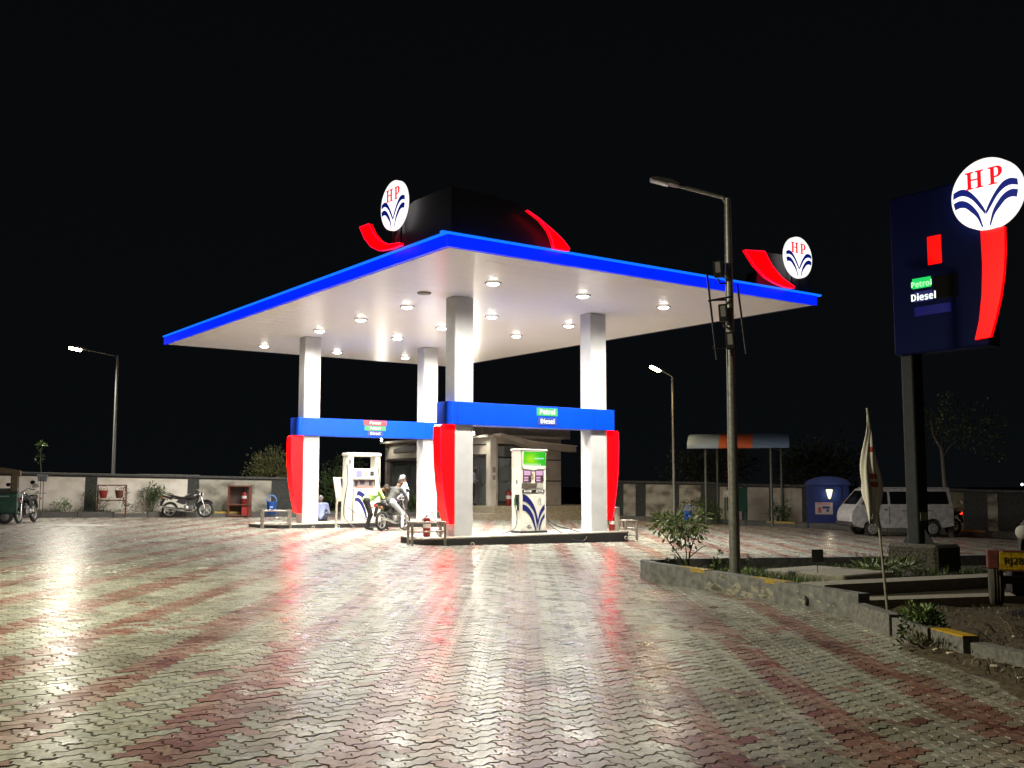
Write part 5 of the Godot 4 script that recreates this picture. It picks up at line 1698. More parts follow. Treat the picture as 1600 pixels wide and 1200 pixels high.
func bike_wheel(called: String, c: Vector3, r: float, t: Node3D, rim_m: Material) -> void:
	var st := new_st()
	ring(st, c, Vector3.RIGHT, r - 0.045, 0.045, 26, 8)
	var w := obj(called, st, mat("tyre", lin(0.018, 0.018, 0.018), 0.75), t)
	st = new_st()
	ring(st, c, Vector3.RIGHT, r - 0.095, 0.017, 26, 6, 1.6)
	obj("rim", st, rim_m, w)
	st = new_st()
	bar(st, c - Vector3(0.06, 0, 0), c + Vector3(0.06, 0, 0), 0.045, 10)
	obj("hub", st, mat("engine_grey", lin(0.22, 0.22, 0.22), 0.4, 0.6), w)
	for k in 5:
		st = new_st()
		var a := TAU * k / 5.0 + 0.3
		var d := Vector3(0, cos(a), sin(a))
		tube(st, [c + d * 0.03, c + d * (r - 0.10)], [0.022, 0.014], 6)
		obj("spoke", st, rim_m, w)


func motorcycle(label: String, at: Vector3, turn: float, lean: float, tank_c: Color, tail_lit := false) -> Node3D:      # forward is -z
	var t := thing("motorcycle", label, "motorcycle", at, turn)
	t.rotation.z = lean
	var steel := mat("chrome_soft", lin(0.55, 0.55, 0.54), 0.25, 0.85)
	var alloy := mat("alloy_rim", lin(0.50, 0.50, 0.49), 0.3, 0.6)
	var black := mat("bike_black", lin(0.016, 0.016, 0.018), 0.3)
	var eng := mat("engine_grey", lin(0.22, 0.22, 0.22), 0.4, 0.6)
	var paint := mat("tank_%x" % tank_c.to_rgba32(), tank_c, 0.2)
	bike_wheel("front_wheel", Vector3(0, 0.30, -0.64), 0.30, t, alloy)
	bike_wheel("rear_wheel", Vector3(0, 0.30, 0.64), 0.30, t, alloy)
	var st := new_st()
	for s in [-0.075, 0.075]: tube(st, [Vector3(s, 0.30, -0.64), Vector3(s, 0.62, -0.53), Vector3(s, 0.92, -0.40)], [0.026, 0.022, 0.02], 8)
	obj("fork", st, steel, t)
	st = new_st()
	var mud := []
	for k in 7:
		var a := deg_to_rad(-40 + 22 * k)
		mud.append(Vector3(0, 0.30 + 0.34 * sin(a + PI * 0.25), -0.64 + 0.34 * cos(a + PI * 0.25)))
	tube(st, mud, 0.045, 6)
	obj("front_mudguard", st, black, t)
	st = new_st()
	for s in [-0.05, 0.05]:
		tube(st, [Vector3(s, 0.86, -0.40), Vector3(s, 0.70, -0.18), Vector3(s, 0.66, 0.15), Vector3(s, 0.74, 0.62)], 0.02, 6)
		tube(st, [Vector3(s, 0.80, -0.38), Vector3(s, 0.36, -0.28), Vector3(s, 0.26, 0.0), Vector3(s, 0.36, 0.22), Vector3(s, 0.30, 0.64)], 0.02, 6)
	obj("frame_tubes", st, black, t)
	st = new_st()
	box(st, Vector3(0, 0.36, -0.04), Vector3(0.24, 0.22, 0.34), 0.04)
	var e := obj("engine", st, eng, t)
	for k in 5:
		st = new_st()
		box(st, Vector3(0, 0.47 + 0.032 * k, -0.13 - 0.01 * k), Vector3(0.17, 0.016, 0.17), 0.004)
		obj("cylinder_fin", st, eng, e)
	for s in [-0.125, 0.125]:
		st = new_st()
		lathe(st, [Vector2(0.0, 0.0), Vector2(0.085, 0.0), Vector2(0.08, 0.02), Vector2(0.0, 0.028)], 16, Transform3D(Basis(Vector3.BACK, -PI / 2 * signf(s)), Vector3(s * 0.95, 0.36, 0.04)))
		obj("engine_cover", st, alloy, e)
	st = new_st()
	tube(st, spline([Vector3(0.06, 0.50, -0.22), Vector3(0.10, 0.34, -0.30), Vector3(0.13, 0.22, -0.12), Vector3(0.15, 0.25, 0.2), Vector3(0.16, 0.33, 0.5), Vector3(0.165, 0.38, 0.86)], 4), [0.018, 0.018, 0.018, 0.018, 0.018, 0.018, 0.018, 0.018, 0.018, 0.02, 0.025, 0.035, 0.042, 0.045, 0.045, 0.045, 0.045, 0.045, 0.045, 0.045, 0.03], 8)
	obj("exhaust", st, steel, t)
	# tank: stacked ovals
	st = new_st()
	var tk := [[-0.34, 0.03, 0.80, 0.05], [-0.28, 0.10, 0.82, 0.10], [-0.15, 0.135, 0.82, 0.125], [0.0, 0.125, 0.79, 0.11], [0.10, 0.085, 0.76, 0.07], [0.15, 0.03, 0.75, 0.03]]
	st.set_smooth_group(1)
	for i in tk.size() - 1:
		for k in 14:
			var q := []
			for c in [[i, k], [i, k + 1], [i + 1, k + 1], [i + 1, k]]:
				var w: float = TAU * c[1] / 14.0
				q.append(Vector3(tk[c[0]][1] * cos(w), tk[c[0]][2] + tk[c[0]][3] * sin(w), tk[c[0]][0]))
			quad(st, q[3], q[2], q[1], q[0])
	st.set_smooth_group(-1)
	obj("fuel_tank", st, paint, t)
	st = new_st()
	prism(st, spline([Vector2(-0.12, 0.73), Vector2(-0.05, 0.79), Vector2(0.2, 0.77), Vector2(0.45, 0.82), Vector2(0.72, 0.87), Vector2(0.74, 0.83), Vector2(0.45, 0.74), Vector2(0.2, 0.70)], 3, true), 0.22, Transform3D(Basis(Vector3.UP, -PI / 2), Vector3.ZERO))
	obj("seat", st, mat("seat_vinyl", lin(0.02, 0.02, 0.02), 0.55), t)
	st = new_st()
	prism(st, [Vector2(0.05, 0.68), Vector2(0.30, 0.70), Vector2(0.42, 0.58), Vector2(0.22, 0.50), Vector2(0.08, 0.52)], 0.20, Transform3D(Basis(Vector3.UP, -PI / 2), Vector3.ZERO))
	obj("side_panel", st, paint, t)
	st = new_st()
	prism(st, [Vector2(0.55, 0.76), Vector2(0.90, 0.84), Vector2(0.93, 0.78), Vector2(0.62, 0.66)], 0.15, Transform3D(Basis(Vector3.UP, -PI / 2), Vector3.ZERO))
	var tail := obj("tail_cowl", st, paint, t)
	st = new_st()
	for s in [-0.11, 0.11]: tube(st, [Vector3(s, 0.78, 0.45), Vector3(s, 0.90, 0.62), Vector3(s, 0.94, 0.92), Vector3(s * 0.3, 0.95, 0.98)], 0.013, 6)
	obj("grab_rail", st, steel, t)
	st = new_st()
	box(st, Vector3(0, 0.77, 0.93), Vector3(0.15, 0.075, 0.06), 0.02)
	obj("tail_light_glow" if tail_lit else "tail_light", st, glow("tail_light_glow", Color(1.0, 0.13, 0.04), 9.0, Color(0.4, 0.02, 0.02)) if tail_lit else mat("tail_red", lin(0.30, 0.03, 0.03), 0.2), tail)
	st = new_st()
	tube(st, [Vector3(0, 0.72, 0.86), Vector3(0, 0.52, 0.96), Vector3(0, 0.44, 0.97)], [0.06, 0.055, 0.05], 6)
	obj("rear_mudguard", st, black, t)
	st = new_st()
	box(st, Vector3(0, 0.60, 0.965), Vector3(0.20, 0.13, 0.008), 0.002, Transform3D(Basis(Vector3.RIGHT, -0.3), Vector3(0, 0.29, 0.22)))
	obj("number_plate", st, mat("plate_white", lin(0.6, 0.6, 0.58), 0.5), tail)
	st = new_st()
	lathe(st, [Vector2(0.0, -0.10), Vector2(0.06, -0.09), Vector2(0.095, -0.02), Vector2(0.10, 0.02)], 18, Transform3D(Basis(Vector3.RIGHT, -PI / 2), Vector3(0, 0.86, -0.50)))
	var hl := obj("headlight", st, black, t)
	st = new_st()
	lathe(st, [Vector2(0.096, 0.0), Vector2(0.06, 0.025), Vector2(0.0, 0.035)], 18, Transform3D(Basis(Vector3.RIGHT, -PI / 2), Vector3(0, 0.86, -0.52)))
	obj("headlight_glass", st, mat("lens_clear", lin(0.5, 0.5, 0.5), 0.1), hl)
	st = new_st()
	tube(st, spline([Vector3(-0.36, 1.00, -0.20), Vector3(-0.22, 1.03, -0.33), Vector3(-0.06, 0.95, -0.40), Vector3(0.06, 0.95, -0.40), Vector3(0.22, 1.03, -0.33), Vector3(0.36, 1.00, -0.20)], 4), 0.014, 6)
	obj("handlebar", st, steel, t)
	for s in [-1.0, 1.0]:
		st = new_st()
		bar(st, Vector3(s * 0.27, 1.025, -0.29), Vector3(s * 0.37, 0.998, -0.195), 0.019, 8)
		obj("grip", st, black, t)
		st = new_st()
		bar(st, Vector3(s * 0.25, 1.03, -0.31), Vector3(s * 0.34, 1.20, -0.30), 0.007, 5)
		var mm := obj("mirror_stalk", st, black, t)
		st = new_st()
		lathe(st, [Vector2(0.0, -0.012), Vector2(0.055, -0.01), Vector2(0.058, 0.01), Vector2(0.0, 0.012)], 14, Transform3D(Basis(Vector3.RIGHT, PI / 2).scaled(Vector3(1.3, 1, 1)), Vector3(s * 0.36, 1.22, -0.30)))
		obj("mirror", st, black, mm)
		st = new_st()
		lathe(st, [Vector2(0.0, -0.03), Vector2(0.028, -0.02), Vector2(0.03, 0.02), Vector2(0.0, 0.03)], 10, Transform3D(Basis(Vector3.RIGHT, PI / 2), Vector3(s * 0.17, 0.72, 0.88)))
		obj("indicator", st, mat("indicator_orange", lin(0.45, 0.16, 0.02), 0.2), t)
		st = new_st()
		bar(st, Vector3(s * 0.12, 0.27, -0.02), Vector3(s * 0.27, 0.27, -0.02), 0.018, 6)
		obj("foot_peg", st, black, t)
	st = new_st()
	tube(st, [Vector3(-0.10, 0.27, 0.05), Vector3(-0.24, 0.03, 0.12)], 0.013, 6)
	obj("side_stand", st, black, t)
	return t


func car_wheel(called: String, c: Vector3, r: float, w: float, t: Node3D, side: float) -> void:
	var st := new_st()
	lathe(st, [Vector2(r * 0.62, -w * 0.5), Vector2(r * 0.94, -w * 0.5), Vector2(r, -w * 0.35), Vector2(r, w * 0.35), Vector2(r * 0.94, w * 0.5), Vector2(r * 0.62, w * 0.5)], 28, Transform3D(Basis(Vector3.BACK, Vector3.RIGHT, Vector3.UP), c))
	var wh := obj(called, st, mat("tyre", lin(0.018, 0.018, 0.018), 0.75), t)
	st = new_st()
	lathe(st, [Vector2(0.0, 0.0), Vector2(r * 0.2, 0.012), Vector2(r * 0.45, 0.0), Vector2(r * 0.60, 0.02), Vector2(r * 0.64, 0.0)], 24, Transform3D(Basis(Vector3.UP, Vector3.RIGHT * side, Vector3.BACK * side), c + Vector3(side * w * 0.48, 0, 0)))
	var cap := obj("wheel_cover", st, mat("cover_silver", lin(0.42, 0.42, 0.41), 0.35, 0.4), wh)
	for k in 7:
		st = new_st()
		var a := TAU * k / 7.0
		box(st, Vector3(side * 0.014, r * 0.38, 0), Vector3(0.01, r * 0.24, r * 0.10), 0.003, Transform3D(Basis(Vector3.RIGHT, a), c + Vector3(side * w * 0.48, 0, 0)))
		obj("cover_slot", st, mat("gap_dark", lin(0.03, 0.03, 0.03), 0.7), wh)


func build_van() -> void:
	# side outline in (z forward = -z, y); body sheet between outlines narrowing towards the roof
	var t := thing("minivan", "white boxy minivan parked facing left by the blue kiosk, wheels covered", "van", on_ground(13.05, -35.2, 0.0), PI / 2 + 0.04)
	# local: forward -z -> world -x
	var paint := worn("van_paint", lin(0.60, 0.60, 0.62), 0.3, 0.0, noise("dust", 0.012, grey(0.72), grey(1.0)), 0.7)
	var glass := mat("van_glass", lin(0.006, 0.007, 0.008), 0.08)
	var low := []
	var L := 1.72
	# lower body
	var lower := [Vector2(-L, 0.42), Vector2(-L - 0.03, 0.62), Vector2(-L + 0.02, 0.86), Vector2(-L + 0.14, 1.02), Vector2(L - 0.02, 1.04), Vector2(L, 0.9), Vector2(L, 0.36), Vector2(1.36, 0.30)]
	for k in 9: lower.append(Vector2(1.02 + 0.33 * cos(PI * k / 8.0), 0.30 + 0.30 * sin(PI * k / 8.0)))
	for k in 9: lower.append(Vector2(-1.02 + 0.33 * cos(PI * k / 8.0), 0.30 + 0.30 * sin(PI * k / 8.0)))
	lower.append(Vector2(-1.5, 0.32))
	var st := new_st()
	prism(st, lower, 1.40, Transform3D(Basis(Vector3.UP, -PI / 2), Vector3.ZERO))
	var body := obj("lower_body", st, paint, t)
	# upper body: frustum
	var up := func(z: float, y: float, half: float) -> Array: return [Vector3(-half, y, z), Vector3(half, y, z)]
	st = new_st()
	var a: Array = up.call(-L + 0.14, 1.02, 0.70)
	var b: Array = up.call(-1.10, 1.60, 0.60)
	var c: Array = up.call(L - 0.08, 1.60, 0.60)
	var d: Array = up.call(L - 0.02, 1.04, 0.70)
	var mid := Vector3(0, 1.3, 0)
	poly_out(st, [a[0], a[1], b[1], b[0]], mid)
	poly_out(st, [b[0], b[1], c[1], c[0]], mid)
	poly_out(st, [c[0], c[1], d[1], d[0]], mid)
	for s in 2: poly_out(st, [a[s], b[s], c[s], d[s]], mid)
	obj("cabin", st, paint, t)
	st = new_st()
	box(st, Vector3(0, 1.62, 0.32), Vector3(1.12, 0.05, 2.7), 0.02)
	obj("roof", st, paint, t)
	# glass, set a little proud of the cabin sheet
	var side_glass := func(pts: Array, s: float) -> void:
		var g := new_st()
		var q := []
		for p in pts:
			var half: float = lerp(0.70, 0.60, (p.y - 1.03) / 0.57) + 0.006
			q.append(Vector3(s * half, p.y, p.x))
		poly_out(g, q, Vector3(0, 1.3, 0))
		obj("side_window", g, glass, t)
	for s in [-1.0, 1.0]:
		side_glass.call([Vector2(-1.42, 1.08), Vector2(-1.05, 1.50), Vector2(-0.50, 1.50), Vector2(-0.50, 1.08)], s)
		side_glass.call([Vector2(-0.42, 1.08), Vector2(-0.42, 1.50), Vector2(0.66, 1.50), Vector2(0.66, 1.08)], s)
		side_glass.call([Vector2(0.78, 1.08), Vector2(0.78, 1.50), Vector2(1.52, 1.50), Vector2(1.58, 1.08)], s)
		for z in [-0.46, 0.72]:
			st = new_st()
			box(st, Vector3(s * 0.702, 0.72, z), Vector3(0.008, 0.60, 0.014))
			obj("door_seam", st, mat("gap_dark", lin(0.03, 0.03, 0.03), 0.7), body)
		st = new_st()
		box(st, Vector3(s * 0.702, 0.86, 0.5), Vector3(0.01, 0.022, 1.1), 0.003)
		obj("slide_rail", st, mat("gap_dark", lin(0.03, 0.03, 0.03), 0.7), body)
		st = new_st()
		box(st, Vector3(s * 0.703, 0.62, 0.1), Vector3(0.012, 0.02, 2.9), 0.004)
		obj("body_crease", st, paint, body)
		st = new_st()
		box(st, Vector3(s * 0.71, 0.90, -0.58), Vector3(0.03, 0.03, 0.12), 0.008)
		obj("door_handle", st, mat("bike_black", lin(0.016, 0.016, 0.018), 0.3), body)
		st = new_st()
		box(st, Vector3(s * 0.80, 1.12, -1.36), Vector3(0.14, 0.13, 0.07), 0.02)
		obj("mirror", st, mat("bike_black", lin(0.016, 0.016, 0.018), 0.3), t)
		st = new_st()
		box(st, Vector3(s * 0.52, 0.72, -L - 0.01), Vector3(0.24, 0.17, 0.05), 0.02)
		obj("headlight", st, mat("lens_clear", lin(0.5, 0.5, 0.5), 0.1), t)
		st = new_st()
		box(st, Vector3(s * 0.60, 0.80, L), Vector3(0.12, 0.28, 0.03), 0.01)
		obj("tail_light", st, mat("tail_red", lin(0.30, 0.03, 0.03), 0.2), t)
		for z in [-1.02, 1.02]: car_wheel("wheel", Vector3(s * 0.60, 0.265, z), 0.265, 0.15, t, s)
	st = new_st()
	poly_out(st, [Vector3(-0.58, 1.08, -L + 0.165), Vector3(0.58, 1.08, -L + 0.165), Vector3(0.52, 1.53, -1.165), Vector3(-0.52, 1.53, -1.165)], Vector3(0, 1.2, 1))
	obj("windscreen", st, glass, t)
	st = new_st()
	box(st, Vector3(0, 0.42, -L - 0.03), Vector3(1.38, 0.16, 0.12), 0.04)
	box(st, Vector3(0, 0.42, L + 0.03), Vector3(1.36, 0.15, 0.10), 0.04)
	obj("bumpers", st, mat("bumper_dark", lin(0.03, 0.03, 0.032), 0.6), t)


func build_auto() -> void:
	# three-wheeled green carrier, cut by the left edge of the photograph; forward is -x here
	var t := thing("three_wheeler", "dirty green three-wheeled carrier with brown soft top at the left edge", "auto rickshaw", on_ground(-14.97, -30.9), 0.42)
	var green := worn("auto_green", lin(0.03, 0.115, 0.085), 0.5, 0.0, noise("auto_dirt", 0.012, Color(0.55, 0.5, 0.42), grey(1.0), grey(0.8), 5), 0.9)
	var hood := worn("auto_canvas", lin(0.16, 0.125, 0.075), 0.85, 0.0, noise("kerb_grain", 0.02, grey(0.5), grey(1.0), grey(0.85)), 1.5)
	var black := mat("bike_black", lin(0.016, 0.016, 0.018), 0.3)
	var st := new_st()
	box(st, Vector3(-1.1, 0.60, -0.62), Vector3(2.5, 0.62, 1.24), 0.05)
	var tub := obj("body_tub", st, green, t)
	st = new_st()
	box(st, Vector3(-1.1, 0.985, -0.62), Vector3(2.46, 0.16, 1.2), 0.03)
	obj("dark_band", st, mat("auto_dark", lin(0.03, 0.035, 0.03), 0.6), t)
	st = new_st()
	box(st, Vector3(-0.55, 0.83, 0.004), Vector3(0.9, 0.025, 0.012), 0.004)
	obj("side_trim", st, mat("trim_pale", lin(0.30, 0.36, 0.32), 0.5), tub)
	for p in [Vector3(0.08, 0, -0.03), Vector3(0.08, 0, -1.2), Vector3(-1.2, 0, -0.03), Vector3(-1.2, 0, -1.2)]:
		st = new_st()
		if p.x > 0: box(st, p + Vector3(-0.06, 1.28, 0), Vector3(0.20, 0.62, 0.06), 0.02)
		else: bar(st, p + Vector3(0, 1.0, 0), p + Vector3(0, 1.55, 0), 0.022, 8)
		obj("pillar", st, hood if p.x > 0 else black, t)
	st = new_st()
	bar(st, Vector3(-0.50, 1.05, -0.03), Vector3(-0.50, 1.50, -0.03), 0.018, 6)
	obj("pillar", st, black, t)
	st = new_st()
	prism(st, spline([Vector2(0.15, 1.44), Vector2(0.16, 1.56), Vector2(0.05, 1.63), Vector2(-1.0, 1.76), Vector2(-2.2, 1.74), Vector2(-2.4, 1.52), Vector2(-1.2, 1.55), Vector2(-0.1, 1.50)], 3, true), 1.28, Transform3D(Basis(), Vector3(0, 0, -0.62)), false)
	obj("soft_top", st, hood, t)
	st = new_st()
	prism(st, [Vector2(-2.3, 0.4), Vector2(-2.3, 1.0), Vector2(-2.75, 0.95), Vector2(-2.95, 0.55), Vector2(-2.8, 0.38)], 0.9, Transform3D(Basis(), Vector3(0, 0, -0.62)))
	obj("nose", st, green, t)
	for q in [Vector3(-0.20, 0.22, -0.10), Vector3(-0.20, 0.22, -1.14), Vector3(-2.6, 0.22, -0.62)]:
		st = new_st()
		lathe(st, [Vector2(0.0, -0.05), Vector2(0.13, -0.05), Vector2(0.2, -0.06), Vector2(0.22, -0.03), Vector2(0.22, 0.03), Vector2(0.2, 0.06), Vector2(0.13, 0.05), Vector2(0.0, 0.05)], 22, Transform3D(Basis(Vector3.RIGHT, PI / 2), q))
		var w := obj("wheel", st, mat("tyre", lin(0.018, 0.018, 0.018), 0.75), t)
		st = new_st()
		lathe(st, [Vector2(0.0, 0.07), Vector2(0.11, 0.055), Vector2(0.12, 0.05)], 16, Transform3D(Basis(Vector3.RIGHT, PI / 2), q))
		obj("hub", st, mat("engine_grey", lin(0.22, 0.22, 0.22), 0.4, 0.6), w)
	st = new_st()
	box(st, Vector3(0.19, 0.45, -0.62), Vector3(0.06, 0.10, 1.2), 0.02)
	obj("rear_bumper", st, black, t)
	st = new_st()
	box(st, Vector3(0.155, 0.72, -0.08), Vector3(0.03, 0.12, 0.08), 0.01)
	obj("tail_light", st, mat("tail_red", lin(0.30, 0.03, 0.03), 0.2), t)


func build_tractor() -> void:
	# front end of a tractor entering at the right edge; it faces left and towards the camera
	var t := thing("tractor", "tractor front at the right edge with narrow ribbed tyre and hand-painted yellow plate", "tractor", on_ground(5.75, -12.6, 0.18), -0.28)
	# local: x to the right of the picture, z towards the camera
	var red := mat("tractor_red", lin(0.22, 0.018, 0.03), 0.35)
	var maroon := worn("bumper_maroon", lin(0.16, 0.045, 0.035), 0.55, 0.0, noise("dust", 0.012, grey(0.72), grey(1.0)), 2.0)
	var black := mat("machine_black", lin(0.015, 0.015, 0.015), 0.6)
	var st := new_st()
	box(st, Vector3(0.02, 0.565, 0.42), Vector3(0.13, 0.22, 0.09), 0.012)
	var bump := obj("bumper_end", st, maroon, t)
	st = new_st()
	box(st, Vector3(0.60, 0.55, 0.425), Vector3(1.03, 0.21, 0.08), 0.008)
	var plate := obj("yellow_plate", st, worn("plate_yellow", lin(0.62, 0.40, 0.01), 0.5, 0.0, noise("paint_wear", 0.03, grey(0.55), grey(1.0)), 1.0), t)
	st = new_st()
	box(st, Vector3(0.62, 0.662, 0.425), Vector3(1.0, 0.015, 0.09), 0.003)
	box(st, Vector3(0.62, 0.438, 0.425), Vector3(1.0, 0.015, 0.09), 0.003)
	obj("plate_edge", st, maroon, plate)
	words("lettering", "RJ28 R", 0.078, mat("hand_black", lin(0.012, 0.012, 0.012), 0.5), plate, Vector3(0.285, 0.552, 0.468), 0.0, "Droid Sans", 400, 0.006)
	for x in [0.10, 1.15]:
		st = new_st()
		var r := 0.29
		lathe(st, [Vector2(r * 0.45, -0.06), Vector2(r * 0.8, -0.075), Vector2(r * 0.95, -0.06), Vector2(r * 0.95, -0.045), Vector2(r, -0.04), Vector2(r, -0.025), Vector2(r * 0.94, -0.02), Vector2(r * 0.94, -0.008), Vector2(r, -0.006), Vector2(r, 0.006), Vector2(r * 0.94, 0.008), Vector2(r * 0.94, 0.02), Vector2(r, 0.025), Vector2(r, 0.04), Vector2(r * 0.95, 0.045), Vector2(r * 0.95, 0.06), Vector2(r * 0.8, 0.075), Vector2(r * 0.45, 0.06)], 30, Transform3D(Basis(Vector3.BACK, Vector3.RIGHT, Vector3.UP).rotated(Vector3.UP, -0.10), Vector3(x, r - 0.02, 0.08)))
		var w := obj("front_wheel", st, worn("dusty_tyre", lin(0.05, 0.046, 0.036), 0.85, 0.0, noise("dust", 0.012, grey(0.72), grey(1.0)), 2.0), t)
		st = new_st()
		lathe(st, [Vector2(0.0, -0.03), Vector2(r * 0.44, -0.055), Vector2(r * 0.46, 0.055), Vector2(0.0, 0.03)], 20, Transform3D(Basis(Vector3.BACK, Vector3.RIGHT, Vector3.UP).rotated(Vector3.UP, -0.10), Vector3(x, r - 0.02, 0.08)))
		obj("rim", st, maroon, w)
	st = new_st()
	bar(st, Vector3(0.1, 0.30, 0.06), Vector3(1.15, 0.30, 0.06), 0.05, 8)
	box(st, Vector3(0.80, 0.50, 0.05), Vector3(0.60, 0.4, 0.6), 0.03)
	box(st, Vector3(0.75, 0.28, -0.25), Vector3(0.9, 0.36, 0.5), 0.04)  # black under-body added to darken the gap below the plate
	obj("front_axle_and_dark_body", st, black, t)
	st = new_st()
	tube(st, [Vector3(0.42, 0.52, 0.3), Vector3(0.62, 0.25, 0.0)], 0.03, 6)
	obj("red_strut", st, red, t)
	st = new_st()
	box(st, Vector3(1.05, 0.98, -0.75), Vector3(0.52, 0.56, 1.7), 0.08)
	var hood := obj("bonnet", st, red, t)
	st = new_st()
	box(st, Vector3(1.05, 0.95, 0.105), Vector3(0.42, 0.5, 0.02), 0.01)
	obj("grille", st, black, hood)
	st = new_st()
	lathe(st, [Vector2(0.0, -0.10), Vector2(0.055, -0.09), Vector2(0.085, -0.01), Vector2(0.09, 0.0)], 18, Transform3D(Basis(Vector3.RIGHT, PI / 2), Vector3(0.41, 0.87, 0.14)))
	var hl := obj("headlight", st, mat("chrome", lin(0.6, 0.6, 0.6), 0.2, 0.9), t)
	st = new_st()
	lathe(st, [Vector2(0.086, 0.0), Vector2(0.06, 0.022), Vector2(0.0, 0.03)], 18, Transform3D(Basis(Vector3.RIGHT, PI / 2), Vector3(0.41, 0.87, 0.14)))
	obj("headlight_glass", st, mat("lens_clear", lin(0.5, 0.5, 0.5), 0.1), hl)
	for x in [1.02, 1.86]:
		st = new_st()
		lathe(st, [Vector2(0.25, -0.16), Vector2(0.44, -0.17), Vector2(0.5, -0.12), Vector2(0.5, 0.12), Vector2(0.44, 0.17), Vector2(0.25, 0.16), Vector2(0.0, 0.05)], 30, Transform3D(Basis(Vector3.BACK, Vector3.RIGHT, Vector3.UP), Vector3(x + 0.0, 0.46, -2.3)))
		obj("rear_wheel", st, mat("tyre", lin(0.018, 0.018, 0.018), 0.75), t)
	st = new_st()
	box(st, Vector3(1.42, 0.72, -1.75), Vector3(0.5, 0.5, 1.9), 0.05)
	box(st, Vector3(1.42, 1.15, -2.4), Vector3(0.5, 0.1, 0.5), 0.03)
	obj("gearbox_and_seat", st, black, t)


func build_vehicles() -> void:
	motorcycle("chrome and black motorcycle parked facing right beside the left boundary kerb", on_ground(-12.05, -38.3), -PI / 2 + 0.12, 0.12, lin(0.05, 0.05, 0.055))
	motorcycle("dark motorcycle being fuelled at the frame-topped pump, its rider astride", on_ground(-3.66, -31.85), -deg_to_rad(27.0), 0.03, lin(0.03, 0.03, 0.03))
	motorcycle("black motorcycle standing against the green three-wheeler at the left edge", on_ground(-15.0, -31.9), deg_to_rad(186.0), -0.1, lin(0.02, 0.03, 0.035))
	motorcycle("dark motorcycle behind the white van's rear, its red tail light glowing", on_ground(14.9, -36.45), deg_to_rad(88.0), 0.05, lin(0.02, 0.02, 0.025), true)
	build_van()
	build_auto()
	build_tractor()


